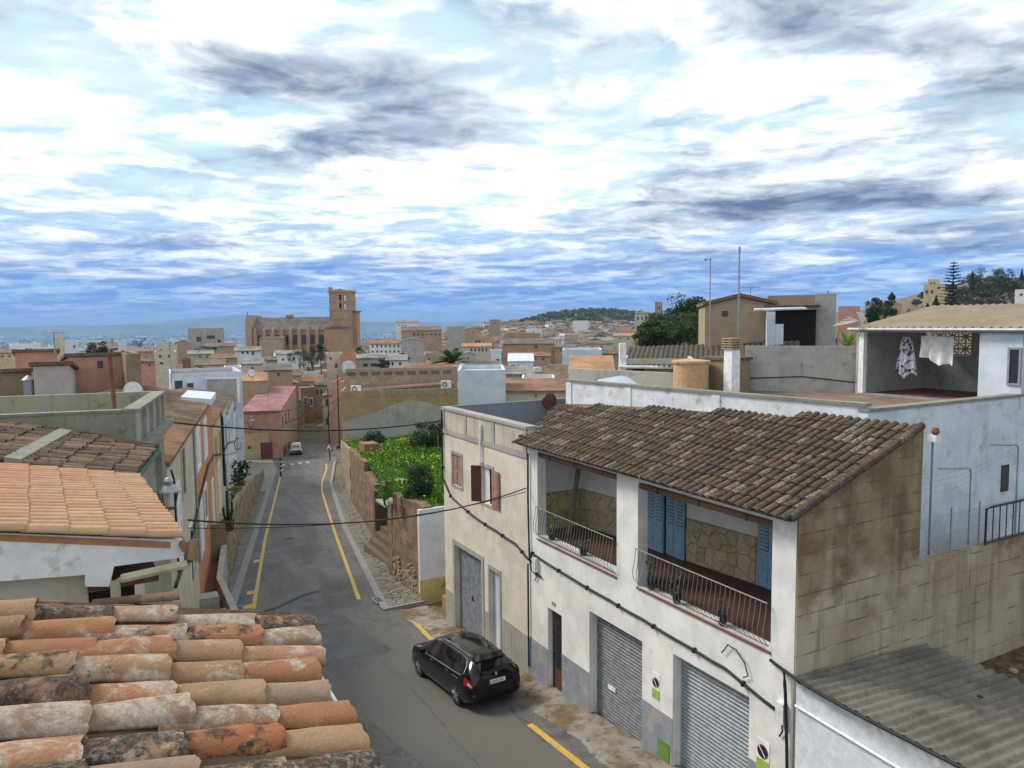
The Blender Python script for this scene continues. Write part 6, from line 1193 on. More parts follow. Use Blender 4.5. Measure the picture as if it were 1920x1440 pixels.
pb('old_house', 'rubble stone house with a low gable behind the pink roof', 470, 560, 722, 150, 9, 'bare_stone', 'gy', 'far_terracotta', 0, (), 1.5); pb('old_house', 'low house with a faded orange roof right of the carport house', 452, 502, 716, 128, 8, 'tan_wall', 'gx', 'far_orange', 0); pb('old_house', 'brown-roofed stone house above the street bend', 508, 566, 706, 172, 9, 'tan_wall', 'gx', 'far_brown', 4, ((530,716,3,4),)); pb('old_house', 'long tan house with a tile roof between stone house and street bend', 545, 606, 716, 185, 8, 'tan_wall', 'gx', 'far_terracotta', -4)
# left of the street, behind the parapet house
pb('old_house', 'salmon house with a small dark window and tile verge behind the grey parapet', 128, 236, 668, 38, 7, 'salmon', 'mono', 'far_brown', 4, ((187,683,9,13),), -.5); pb('old_house', 'olive stained house end beside the salmon house', 236, 264, 678, 37, 6, 'olive_brown', 'flat', 'far_brown', 6); pb('old_house', 'pale pinkish gable wall with a tan door before the salmon house', 62, 131, 686, 33, 5, 'pinkish', 'mono', 'tile_brown', -4, (), -.5); pb('old_house', 'brown rendered house with a sagging tile roof and grey chimney pipe', -80, 61, 700, 33.5, 6, 'olive_brown', 'mono', 'tile_brown', 3, (), -.4); pb('old_house', 'salmon gable with a dark tile verge behind the pinkish wall', 28, 108, 660, 46, 8, 'salmon', 'mono', 'far_brown', 0, (), -.6)
p = W(55,740,32.8); solo('flue', 'short grey chimney pipe with a conical cap on the brown house', 'flue', MB().lathe([(.2,p.z-2),(.2,p.z+.65),(.28,p.z+.66),(.05,p.z+.85)], (p.x,p.y,0), 12), 'grey_metal')
p = W(50,735,31.5)
pb('white_house', 'white flat-roofed house with a dark door and an open carport', 320, 455, 706, 75, 9, 'bluewhite', 'flat', 'far_brown', 3, ((335,720,13,16),(356,722,11,9)), frames=False)
p = W(417,722,74.8); q = T('carport', 'open carport recess on the white flat-roofed house', 'carport', WF, (p.x,p.y,p.z-1.5)); q.part('opening', MB().box(p.x-1.5,p.x+1.5,p.y-.05,p.y+.02,p.z-1.6,p.z+.6), 'grey_render'); q.part('lintel', MB().box(p.x-1.7,p.x+1.7,p.y-.12,p.y-.051,p.z+.6,p.z+.8), 'white_gloss'); q.part('post', MB().box(p.x+1.5,p.x+1.75,p.y-.12,p.y-.051,p.z-1.8,p.z+.6), 'white_gloss')
for x, y, Y, r, mt, lab in ((250,735,30,.42,'white_gloss','white satellite dish beyond the grey parapet'),(472,700,90,.5,'white_gloss','white satellite dish on a low roof beside the carport house'),(654,690,135,1.4,'meter_white','large pale dish standing on the tan terrace house'),(866,690,80,.55,'meter_white','grey dish on a roof by the date palm')):
    p = W(x,y,Y); t_ = T('satellite_dish', lab, 'satellite dish', WF, (p.x,p.y,p.z-r)); b_ = MB().lathe([(.03*r,.25*r),(.6*r,.17*r),(r,0),(.6*r,.14*r),(.03*r,.2*r)], (0,0,0), 18, 'y'); b_.v = [(v[0]+p.x,p.y+v[1],v[2]+p.z) for v in b_.v]; t_.part('bowl', b_, mt, sm=True); t_.part('mast', MB().tube([(p.x,p.y+.2*r,p.z),(p.x,p.y+.2*r,p.z-2*r)], .06*r, 5), 'grey_metal')
# ------------------------------------------------------------------ buildings behind the roof terrace on the right
h = pb('roof_hut', 'tan gabled hut with a small dark window and a black open shelter', 1322, 1452, 572, 38, 6, 'tan_wall', 'gy', 'tile_brown', 6, ((1359,588,10,10),), .4, over=.12)
pb('lean_to', 'dark open lean-to shelter under a rough tile roof beside the tan hut', 1440, 1530, 578, 37.2, 5, 'interior_shade', 'mono', 'tile_brown', 0, (), .6); p = W(1484,580,36.9); solo('gutter', 'pale gutter along the front of the dark shelter', 'gutter', MB().tube([(p.x-1.9,p.y-.2,p.z),(p.x+1.3,p.y-.2,p.z+.05)], .07, 7), 'pvc_white')  # solid shelter block; the shade inside is painted as a near-black wall
p = W(1448,640,36.6); t_ = T('block_wall', 'low stepped wall of pale blue blocks before the dark shelter', 'wall', WF, (p.x,p.y,p.z-1)); bk = mesh_of('block', MB().box(-.2,.2,-.08,.08,-.1,.1), 'bluewhite')
for j in range(12):
    for i in range(9 if j < 3 else (2 if j < 9 else 1)): t_.inst('block', bk, Matrix.Translation((p.x-.1+i*.41, p.y, p.z-1+.1+j*.205)))
pb('chimney_block', 'pale cement chimney block with a dark cap beside the shelter', 1528, 1568, 566, 37, 1.2, 'pale_conc', 'flat', 'far_dark'); 
h = pb('annex_house', 'low house with a wide brown tile roof and white gutter behind the low terrace wall', 1165, 1300, 690, 33, 6, 'cream_wall', 'flat', 'far_brown', 0, ((1196,698,22,12),(1265,700,16,8)))
fi = h.fr.inv; wr = wave_roof(MB(), fi(W(1178,652,41)), fi(W(1500,640,37)), fi(W(1500,690,31.5)), fi(W(1163,688,32.7)), 34, .07); h.part('tile_roof', wr, 'tile_lichen_mass')
p = W(1168,665,32.6); solo('corner_post', 'white end pillar of the low tiled annex', 'pillar', MB().box(p.x-.14,p.x+.14,p.y,p.y+.3,p.z-2,p.z+.5), 'white_gloss'); p = W(1220,689,32.5); solo('gutter', 'white gutter along the low tiled annex', 'gutter', MB().tube([(p.x-1.4,p.y,p.z+.05),(p.x+1.4,p.y,p.z-.02)], .07, 7), 'pvc_white')
def mast(px_, y0, y1, Y, lab, kind, r=.03):
    a = W(px_,y0,Y); b = W(px_,y1,Y); t_ = T('antenna', lab, 'antenna', WF, (a.x,a.y,a.z)); t_.part('mast', MB().tube([a,Vector((a.x,a.y,b.z))], r, 6), 'grey_metal'); m = MB(); z = b.z; k = Y/38
    if kind == 'cup': m.tube([(a.x-.25*k,a.y,z-.02),(a.x+.1*k,a.y,z-.02)], .02*k, 5); m.lathe([(.05*k,0),(.07*k,.1*k)], (a.x-.25*k,a.y,z-.1*k), 7)
    elif kind == 'stub': m.lathe([(.05*k,-.25*k),(.07*k,-.2*k),(.05*k,0)], (a.x,a.y,z), 7)
    else:
        m.tube([(a.x-.5*k,a.y-.1,z-.05*k),(a.x+.5*k,a.y+.1,z-.05*k)], .015*k, 5)
        for q in range(7): m.tube([(a.x-.5*k+q*.16*k,a.y-.25*k,z-.05*k),(a.x-.5*k+q*.16*k,a.y+.25*k,z-.05*k)], .01*k, 4); m.tube([(a.x-.5*k+q*.16*k,a.y,z-.22*k),(a.x-.5*k+q*.16*k,a.y,z+.12*k)], .01*k, 4)
    t_.part('head', m, 'grey_metal')
mast(1330, 675, 485, 37, 'tall thin mast with a wind cup at the corner of the tan hut', 'cup'); mast(1384, 645, 462, 36.5, 'tallest grey mast standing before the tan hut', 'stub', .04); mast(1407, 562, 537, 40, 'small antenna on the ridge of the tan hut', 'tv', .02); mast(1552, 560, 545, 38, 'small thin aerial on the chimney block', 'stub', .015); mast(103, 662, 622, 45, 'television aerial above the salmon gable', 'tv', .04); mast(322, 720, 640, 70, 'thin aerial pole above the white flat-roofed house', 'stub', .04); mast(503, 760, 640, 95, 'slender aerial mast among the lower roofs', 'tv', .04)
p = W(1612,608,25); t_ = T('antenna', 'white yagi aerial at the corner of the laundry room roof', 'antenna', WF, (p.x,p.y,p.z-.5)); t_.part('mast', MB().tube([(p.x,p.y,p.z-.4),(p.x,p.y,p.z+.2)], .02, 5), 'grey_metal'); m = MB()
for k in range(5): m.tube([(p.x,p.y,p.z+.1),(p.x-.75+.05*k,p.y+.3-.15*k,p.z+.1+.07*(k-2))], .012, 4)
for k in range(6): m.tube([(p.x-.12+.03*k,p.y,p.z+.3-.06*k+.1),(p.x+.12+.03*k,p.y,p.z+.24-.06*k+.1)], .01, 4)
t_.part('elements', m, 'white_gloss')
p = W(1590,640,30); t_ = T('yucca', 'bright green yucca behind the cement wall by the laundry room', 'plant', WF, (p.x,p.y,p.z-2)); t_.part('trunk', MB().tube([(p.x,p.y,p.z-2),(p.x,p.y,p.z-.2)], .1, 6), 'bark'); m = MB(); rs = random.Random(2)
for k in range(60):
    a = rs.uniform(0,6.28); e = rs.uniform(-.1,1.3); L_3 = rs.uniform(.6,1.0); d = Vector((math.cos(a)*math.cos(e),math.sin(a)*math.cos(e),math.sin(e))); s_ = Vector((-math.sin(a),math.cos(a),0))*.045; o = Vector((p.x,p.y,p.z-.2)); m.add([o-s_*.6,o+d*L_3*.5-s_,o+d*L_3+Vector((0,0,-.08)),o+d*L_3*.5+s_,o+s_*.6],[(0,1,2,3,4)])
t_.part('leaves', m, 'leaf_yucca')
for x, y, Y, rx, rz, sd_, mt, lab in ((1262,618,62,2.6,1.7,3,'leaf_mid','broad grey-green tree left of the tan hut'),(1292,598,66,2.3,1.9,5,'leaf_dark','tall dark tree crown behind the tan hut'),(1226,628,58,1.4,1.0,7,'leaf_mid','lower rounded tree beside the annex roof')): p = W(x,y,Y); tree('broad_tree', lab, (p.x,p.y,zg(p.x,p.y)), p.z-zg(p.x,p.y)+rz*.5, (rx,rx,rz), 9000, .22, mt, sd_, .25, 'trees beside the tan hut', 60, cz=p.z)
# ------------------------------------------------------------------ street furniture and overhead lines
def pole(px_, y0, y1, Y, lab, r=.06, mt='iron', name='utility_pole', cat='pole'):
    a = W(px_,y0,Y); b = W(px_,y1,Y); t_ = T(name, lab, cat, WF, (a.x,a.y,a.z)); t_.part('shaft', MB().tube([a,Vector((a.x,a.y,b.z))], r, 7, r*.8), mt); return t_, a, b
G_ = lambda px_, py_: None
def onroad(u, v): p = S.w(v,u); return Vector((p.x,p.y,zbase(u)+.1))
b0 = onroad(83.8,15.3); t_ = T('utility_pole', 'black pole behind the triangular road sign', 'pole', WF, b0); t_.part('shaft', MB().tube([b0,b0+Vector((0,0,10.2))], .11, 7, .08), 'iron')
b0 = onroad(99,20.9); t_ = T('utility_pole', 'black street pole with a square foot at the salmon house', 'pole', WF, b0); t_.part('shaft', MB().tube([b0,b0+Vector((0,0,12))], .12, 7, .09), 'iron'); t_.part('foot', MB().box(b0.x-.4,b0.x+.4,b0.y-.4,b0.y+.4,b0.z-.2,b0.z+.35), 'iron')
b0 = onroad(82.6,14.9); t_ = T('road_sign', 'red and white triangular warning sign by the cobbled pavement', 'sign', WF, b0); t_.part('post', MB().tube([b0,b0+Vector((0,0,2.2))], .04, 6), 'grey_metal')
tri = lambda s, y: [(b0.x-s,y,b0.z+1.55-(s-.6)*.5),(b0.x+s,y,b0.z+1.55-(s-.6)*.5),(b0.x,y,b0.z+2.6+(s-.6)*1.0)]
t_.part('border', MB().prism(tri(.72,b0.y-.08),(0,.03,0)), 'sign_red'); t_.part('face', MB().prism(tri(.48,b0.y-.1),(0,.018,0)), 'white_gloss'); t_.part('symbol', MB().box(b0.x-.2,b0.x+.2,b0.y-.112,b0.y-.101,b0.z+1.68,b0.z+1.85), 'ink')
b0 = onroad(69.2,5.6); t_ = T('bollard', 'black bollard with white bands at the end of the walkway wall', 'bollard', WF, b0); t_.part('post', MB().tube([b0,b0+Vector((0,0,2.3))], .11, 8), 'iron')
for k in range(3): t_.part('band', MB().lathe([(.115,0),(.115,.12)], (b0.x,b0.y,b0.z+.7+.5*k), 10), 'white_gloss')
def lantern(fr, x, y, z, s, lab, arm):
    t_ = T('street_lantern', lab, 'lamp', fr, (x,y,z)); t_.part('bracket', MB().tube([(arm,y,z-.45*s),(x*.5+arm*.5,y,z-.35*s),(x,y,z-.2*s),(x,y,z)], .025*s, 6), 'iron')
    b4 = [(x-.16*s,y-.16*s,z),(x+.16*s,y-.16*s,z),(x+.16*s,y+.16*s,z),(x-.16*s,y+.16*s,z)]; t4 = [(x-.27*s,y-.27*s,z+.55*s),(x+.27*s,y-.27*s,z+.55*s),(x+.27*s,y+.27*s,z+.55*s),(x-.27*s,y+.27*s,z+.55*s)]
    for k in range(4): t_.part('cage_bar', MB().tube([b4[k],t4[k]], .016*s, 5), 'iron')
    t_.part('base_ring', MB().box(x-.18*s,x+.18*s,y-.18*s,y+.18*s,z-.03*s,z), 'iron'); t_.part('lamp_glass', MB().lathe([(.05*s,z+.08*s),(.09*s,z+.3*s),(.05*s,z+.45*s)], (x,y,0), 10), 'lamp_glass')
    t_.part('hood', MB().lathe([(.40*s,z+.55*s),(.40*s,z+.58*s),(.2*s,z+.75*s),(.13*s,z+.78*s),(.16*s,z+.9*s),(.1*s,z+.98*s),(.04*s,z+1.02*s)], (x,y,0), 14), 'grey_metal')
q = LF.inv(W(318,952,15.0)); lantern(LF, q[0], q[1], q[2], .62, 'large wall lantern with a grey hood over the orange tile roof', q[0]-.8)
lantern(LF, 1.0, 34.5, 3.2, .9, 'wall lantern on the pale green house', .0); q = LF.inv(W(470,800,108)); lantern(LF, q[0], q[1], q[2], 1.5, 'wall lantern on the salmon corner house', q[0]+1.5)
def span(a, b, sag, r, lab, n=24):
    a, b = Vector(a), Vector(b); P_ = [a+(b-a)*(k/n)-Vector((0,0,sag*4*(k/n)*(1-k/n))) for k in range(n+1)]; return solo('overhead_cable', lab, 'cable', MB().tube(P_, r, 5), 'black_rubber', sm=True)
hk = S.w(-.12,-.1,6.45); span(hk, W(352,975,15.5), .5, .02, 'overhead cable from the house joint across the street to the orange roof'); span(hk+Vector((0,0,-.12)), W(352,990,17), .35, .012, 'thinner overhead cable just below the main street cable')
span(S.w(-.08,6.9,7.9), W(308,790,22.5), .35, .028, 'high overhead cable from the beige house to the cream house'); span(W(640,745,125), W(395,830,108), 1.0, .06, 'cable between the black pole and the salmon house'); span(W(640,748,125), W(575,800,140), 1.2, .05, 'short cable from the black pole to the street bend'); span(W(612,745,100), W(395,765,108), 1.5, .05, 'cable between the sign pole and the salmon house')
solo('facade_cable', 'thin cable curving round the corner of the cream house', 'cable', MB().tube([LF.w(.12,3.1,7.6), LF.w(.2,3.0,7.3), LF.w(.2,3.0,4.5)], .03, 6), 'black_rubber')
for (u, v, lab) in ((14.4,-7.15,'iron drain grate at the near end of the left kerb'),(11.6,-1.45,'iron drain grate in the kerb of the cobbled pavement')):
    t_ = T('drain_grate', lab, 'drain', S, (v,u,zbase(u)+.135)); t_.part('frame', MB().box(v-.2,v+.2,u-.4,u+.4,zbase(u)+.10,zbase(u)+.15), 'grey_metal')
    for k in range(5): t_.part('slot', MB().box(v-.15,v+.15,u-.34+k*.14,u-.26+k*.14,zbase(u)+.1505,zbase(u)+.156), 'ink')
for (u, v, r) in ((36,-.6,.33),(30,-1.6,.33)): solo('manhole_cover', 'round iron manhole cover in the road beyond the junction', 'manhole', MB().lathe([(r,zbase(u)+.02),(r,zbase(u)+.042)], (v,u,0), 20), 'iron', S, 'manhole covers in the street')
# ------------------------------------------------------------------ church
CY = 320.0
def cx_(px_): return W(px_, 620, CY).x
def czz(py_, px_=560): return W(px_, py_, CY).z
def arch(m, x, z0, z1, w, y, d=.15, n=6):
    pts = [(x-w/2,y,z0),(x+w/2,y,z0)]+[(x+w/2*math.cos(math.pi*k/n),y,z1-w/2+w/2*math.sin(math.pi*k/n)) for k in range(n+1)]; return m.prism(pts,(0,d,0))
ch = T('church', 'long brown stone church with buttresses and a square bell tower', 'church', WF, (cx_(560),CY+8,-13)); zb = -14.5
nx0, nx1 = cx_(470), cx_(624); ze, zr = czz(616), czz(604)
ch.part('nave_wall', MB().box(nx0,nx1,CY,CY+16,zb,ze), 'church_stone'); ch.part('nave_roof', MB().prism([(nx0-.2,CY-.6,ze-.3),(nx0-.2,CY+8,zr+2.2),(nx0-.2,CY+16.6,ze-.3)],(nx1-nx0+.4,0,0)), 'far_dark')
ch.part('cornice', MB().box(nx0,nx1,CY-.35,CY-.01,ze-.9,ze-.4), 'church_pale')
ch.part('front_gable', MB().prism([(cx_(460),CY-.6,zb),(cx_(473),CY-.6,zb),(cx_(473),CY-.6,czz(612)),(cx_(471),CY-.6,czz(600)),(cx_(468),CY-.6,czz(590)),(cx_(464),CY-.6,czz(590)),(cx_(461),CY-.6,czz(602))],(0,17,0)), 'church_pale'); ch.part('finial', MB().tube([(cx_(465),CY,czz(590)),(cx_(465),CY,czz(582))],.35,5,.1), 'church_stone')
for k in range(9): x = cx_(480+k*16.5); ch.part('buttress', MB().hexa([(x-.8,CY-2.4,zb),(x+.8,CY-2.4,zb),(x+.8,CY-.02,zb),(x-.8,CY-.02,zb)], [(x-.7,CY-1.5,czz(622)),(x+.7,CY-1.5,czz(622)),(x+.7,CY-.02,czz(619)),(x-.7,CY-.02,czz(619))]), 'church_stone')
for k in range(9): x = cx_(480+k*16.5); ch.part('pinnacle', MB().lathe([(.6,czz(622)-.2),(.55,czz(618)),(.08,czz(613))], (x,CY-1.0,0), 5), 'church_pale')
for k in range(9): x = cx_(484+k*16.5+3.5); ch.part('tall_window', arch(MB(), x, czz(646), czz(627), 1.9, CY-.08), 'far_window')
for k in range(16): x = cx_(482+k*8.8); ch.part('small_window', arch(MB(), x, czz(622.5), czz(619), .75, CY-.08), 'far_window')
ch.part('side_chapel', MB().box(cx_(495),cx_(538),CY-6,CY-2.45,zb,czz(633)), 'church_pale'); ch.part('chapel_roof', MB().prism([(cx_(494),CY-6.3,czz(633)),(cx_(494),CY-.1,czz(629)),(cx_(494),CY-.1,czz(630))],(cx_(539)-cx_(494),0,0)), 'far_brown')
tx0, tx1 = cx_(623), cx_(663); tw_ = tx1-tx0; zt = czz(549); BO = [(.46,.57,czz(565),czz(554)),(.66,.77,czz(565),czz(554)),(.46,.57,czz(580),czz(569.5)),(.66,.77,czz(580),czz(569.5))]
holes = [(tx0+tw_*a,tx0+tw_*b,z0,z1) for a, b, z0, z1 in BO]
ch.part('tower_front', MB().wall(lambda a, d, z: (a,CY-4+d,z), tx0,tx1,zb,zt,0,1.0,holes), 'church_stone'); ch.part('tower_left', MB().wall(lambda a, d, z: (tx0+d,a,z), CY-2.99,CY+5.6,zb,zt,.005,1.0,[(CY-.5,CY+.6,BO[0][2],BO[0][3]),(CY+2,CY+3.1,BO[0][2],BO[0][3])]), 'church_stone'); ch.part('tower_right', MB().box(tx1-1.0,tx1-.005,CY-2.99,CY+5.6,zb,zt), 'church_stone'); ch.part('tower_back', MB().wall(lambda a, d, z: (a,CY+4.61+d,z), tx0+1.01,tx1-1.01,zb,zt,0,.98,[h_ for h_ in holes if True]), 'church_stone')
for y_ in (566.8, 583, 599): ch.part('string_course', MB().box(tx0-.25,tx1+.25,CY-4.25,CY+5.8,czz(y_),czz(y_)+.35), 'church_pale')
ch.part('tower_cornice', MB().box(tx0-.5,tx1+.5,CY-4.5,CY+6,zt,zt+.7), 'church_pale'); ch.part('tower_pediment', MB().prism([(tx0+tw_*.2,CY-4.2,zt+.7),(tx0+tw_*.8,CY-4.2,zt+.7),(tx0+tw_*.5,CY-4.2,zt+1.4)],(0,9,0)), 'church_stone'); ch.part('corner_turret', MB().box(tx0,tx0+1.4,CY-4.4,CY-3,zt+.7,zt+2.0), 'church_pale')
ch.part('stair_turret', MB().box(tx1,cx_(671),CY-1,CY+5,zb,czz(586)), 'church_stone'); ch.part('turret_roof', MB().box(tx1,cx_(673.5),CY-1.6,CY+5.6,czz(586)+.01,czz(586)+.5), 'far_dark')
ch.part('transept', MB().box(cx_(618),cx_(664),CY-9,CY-4.6,zb,czz(616)), 'church_stone'); ch.part('transept_roof', MB().prism([(cx_(617),CY-9.4,czz(616)+.02),(cx_(665),CY-9.4,czz(616)+.02),(cx_(641),CY-9.4,czz(611))],(0,5,0)), 'far_brown')
ch.part('lantern_turret', MB().lathe([(1.6,zr),(1.6,czz(591)),(2.0,czz(591)),(2.0,czz(590)),(.3,czz(586))], (cx_(532),CY+9,0), 8), 'church_pale'); ch.part('lantern_window', arch(MB(), cx_(532), czz(600), czz(594), 1.0, CY+7.35, .1), 'far_window'); ch.part('spirelet', MB().lathe([(1.0,zr+1),(.1,czz(594))], (cx_(549),CY+9,0), 6), 'far_dark')
# ------------------------------------------------------------------ buildings one can pick out in the town
PBS = [
 ('grey modern block with a flat top left of the church', 352,420,617,330,14,'grey_render','flat','far_dark',0,((372,636,8,9),(395,632,14,6),(410,640,5,6))),
 ('wide brown gabled barn below the church front', 384,442,650,260,16,'tan_wall','gx','far_brown',0,()),
 ('white two-storey house with grey roof below the church', 440,490,658,180,9,'bluewhite','gx','far_grey',0,((455,661,4,5),(464,661,4,5),(474,662,4,7),(465,676,4,5),(474,676,4,5))),
 ('tan house with one small dark window under a grey roof', 452,492,683,150,9,'cream_wall','gx','far_grey',-6,((473,690,4,4),)),
 ('tan house with a dark tile roof above the white yard wall', 495,548,695,140,8,'tan_wall','mono','far_dark',0,((522,702,5,6),)),
 ('long grey-roofed house with white lower wall beside the garden trees', 517,568,664,215,11,'white_wash','gx','far_grey',4,((530,674,4,4),(541,674,4,4),(551,672,5,5))),
 ('bare white yard wall block by the palm', 549,593,700,196,3,'bluewhite','flat','far_grey',-8,()),
 ('cream house with small windows beside the fan palm', 612,640,666,150,8,'cream_wall','flat','far_grey',0,((620,672,3,4),(630,686,4,8))),
 ('orange-tan house carrying the large pale dish', 641,668,668,146,9,'orange_wall','flat','far_grey',0,()),
 ('grey-roofed house with a white band and glazed porch', 668,726,672,160,10,'pale_conc','gx','far_grey',5,((685,684,8,6),(700,684,10,6))),
 ('white mansion with two rows of dark balcony windows', 692,756,645,240,10,'white_wash','gx','far_terracotta',0,tuple((699+i*8,649,3,5) for i in range(7))+tuple((699+i*8,659,3,4) for i in range(7))),
 ('tall blank grey gable wall beside the white mansion', 752,794,640,225,11,'grey_render','gy','far_grey',0,()),
 ('long brown building with a row of arched openings', 752,828,620,340,16,'church_pale','gx','far_brown',0,tuple((776+i*8,627,3.5,4) for i in range(7))),
 ('white hilltop building with stepped domed roofs', 742,786,604,380,16,'white_old','gx','far_grey',0,((748,610,2,2),(754,610,2,2),(760,610,2,2))),
 ('large blank pale grey block standing over the roofs', 838,872,614,285,14,'pale_conc','flat','far_grey',0,()),
 ('tan house with three green shuttered windows', 888,926,633,260,10,'church_pale','flat','far_grey',0,((893,641,4,6),(899,641,4,6),(905,641,4,6))),
 ('cream house with a red roof and a row of windows', 866,922,650,250,10,'cream_wall','gx','far_orange',0,tuple((884+i*7,656,3,6) for i in range(5))),
 ('big ochre stone hall with a round window', 943,1040,645,255,18,'church_stone','gx','far_dark',0,((1005,650,5,6),)),
 ('upper ochre block of the stone hall', 945,1014,627,275,10,'church_stone','flat','far_brown',0,()),
 ('small bright white cube house with one dark window', 920,940,661,150,6,'bluewhite','flat','far_grey',0,((933,676,5,6),)),
 ('white house with a glazed blue roof and maroon door', 953,1000,678,120,8,'white_wash','mono','bluewhite',0,((962,690,8,12),(972,688,4,8))),
 ('tan house before the date palm with a dark door', 796,845,668,150,9,'tan_wall','flat','far_grey',0,((804,674,3,5),(821,675,3,6),(828,675,3,6))),
 ('house with a broad red-brown roof below the date palm', 800,858,690,118,9,'tan_wall','gx','far_terracotta',0,()),
 ('tall pale villa with two rows of windows on the right skyline', 1190,1216,588,420,12,'cream_wall','gx','far_dark',0,((1196,597,3,6),(1204,597,3,6),(1211,597,3,6))),
 ('white house with five dark windows in the right of the town', 1028,1058,637,300,9,'white_wash','gx','far_grey',0,tuple((1032+i*6,642,2.5,4) for i in range(4))),
 ('white cubic houses on the slope under the wooded hill', 1074,1102,602,560,10,'white_wash','flat','far_grey',0,()),
 ('cream house with two dark upper windows left of the carport', 290,330,664,130,9,'cream_wall','flat','far_grey',0,((300,668,4,5),(317,668,4,5),(302,681,5,4))),
 ('grey house with two tall doors left of the cream house', 165,221,655,125,9,'pale_conc','mono','far_brown',0,((201,661,4,8),(209,661,4,8))),
 ('white row house with a solar tank far on the left', 18,76,647,290,12,'white_wash','flat','far_grey',0,((50,655,3,4),(57,655,3,4))),
 ('plain white block with one window left of the aerial', 120,147,642,260,12,'bluewhite','flat','far_grey',0,((139,650,3,5),)),
 ('big plain white warehouse end on the left of the town', 214,236,642,270,14,'bluewhite','flat','far_grey',0,()),
 ('round cream water tower stump behind the salmon roof', 103,121,638,85,3,'cream_wall','flat','far_dark',0,()),
 ('long grey-roofed house left of the brown barn', 352,402,664,200,9,'grey_render','gx','far_grey',0,((375,669,3,4),(388,669,3,4))),
 ('tan house with a terracotta roof right of the long grey roof', 396,444,672,178,9,'tan_wall','gx','far_terracotta',0,((410,678,3,4),(425,678,3,4))),
 ('cream house with a white porch and dark loft window', 366,424,685,152,8,'cream_wall','mono','far_brown',0,((376,690,8,5),(386,691,4,5),(408,692,4,4))),
 ('small white terrace house right of the cream porch house', 420,452,692,140,7,'white_wash','flat','far_grey',0,((428,697,3,4),(441,697,3,4))),
 ('square brick chimney stack house above the carport house', 342,358,676,138,3,'brick_brown','flat','far_terracotta',0,()),
 ('salmon house with a brown roof beyond the white satellite dish', 262,302,678,150,8,'salmon','gx','far_brown',0,((280,684,3,4),)),
 ('tan house with a ridge roof above the salmon brown-roofed house', 238,288,660,225,10,'tan_wall','gx','far_terracotta',0,((252,665,3,3),(270,665,3,3))),
 ('cream block under a flat roof left of the grey modern block', 292,332,650,270,11,'cream_wall','flat','far_grey',0,((302,656,3,3),(318,656,3,3))),
 ('tan gabled house just left of the grey modern block', 328,354,643,310,11,'tan_wall','gy','far_brown',0,()),
 ('low tan house with a terracotta roof at the left town edge', -10,32,662,190,9,'yellow_wall','gx','far_terracotta',0,((4,668,4,3),(18,668,4,3))),
 ('white house behind the television aerial', 74,104,654,235,10,'white_wash','flat','far_grey',0,((84,659,3,4),)),
 ('brown-roofed house between the white house and the grey-roofed house', 488,520,676,200,9,'tan_wall','gx','far_brown',0,((500,682,3,4),)),
 ('white house with two windows below the white mansion', 724,764,676,158,8,'white_wash','mono','far_grey',0,((736,682,4,6),(750,682,4,6))),
 ('tan house with a terracotta roof left of the date palm', 756,802,694,132,8,'tan_wall','gx','far_terracotta',0,((770,700,3,5),)),
 ('narrow grey house right of the date palm', 866,892,666,205,9,'pale_conc','gy','far_grey',0,((878,672,3,4),)),
 ('terracotta-roofed house below the stone hall', 992,1032,668,205,9,'tan_wall','gx','far_terracotta',0,((1004,673,3,4),(1018,673,3,4))),
 ('brown stone house with two dark openings behind the long white block', 1124,1168,664,175,9,'bare_stone','gx','far_brown',0,((1138,670,5,4),(1150,670,5,4))),
 ('cream gabled house above the brown stone house', 1096,1150,645,260,10,'cream_wall','gx','far_brown',0,((1110,650,3,3),(1128,650,3,3))),
 ('ochre house with a brown roof right of the stone hall', 1040,1078,652,245,10,'ochre_wall','gx','far_brown',0,((1052,657,3,3),)),
 ('pale house with a red roof beside the dark tree', 1150,1192,630,335,11,'cream_wall','gx','far_orange',0,((1162,635,3,3),(1178,635,3,3))),
 ('grey house with a lean-to roof under the stone hall', 952,992,670,190,8,'pale_conc','mono','far_terracotta',0,((970,676,4,4),)),
 ('white gable-fronted house on the rise behind the stone hall', 986,1016,616,420,11,'white_wash','gy','far_brown',0,((1000,622,2,3),)),
 ('tan tower-like house on the rise left of the wooded hill', 918,938,600,520,9,'tan_wall','flat','far_brown',0,((928,606,2,3),)),
 ('brown house with an arched gable right of the pale grey block', 872,902,618,330,11,'church_pale','gy','far_terracotta',0,((886,624,2,3),)),
]
random.seed(77)
for (lab, x0, x1, yt, Y, dep, wl, rf_, rm, yaw, wn) in PBS: pb('town_house', lab, x0, x1, yt, Y, dep, wl, rf_, rm, yaw, wn, rise=max(.8,(x1-x0)/F*Y*.09), chim=random.choice((0,0,1)))
t_ = pb('watch_tower', 'slim square stone tower on the right skyline', 1228, 1242, 567, 600, 6, 'church_stone', 'flat', 'far_brown', 0, ((1233,578,2,6),(1237,578,2,6)), cat='tower')
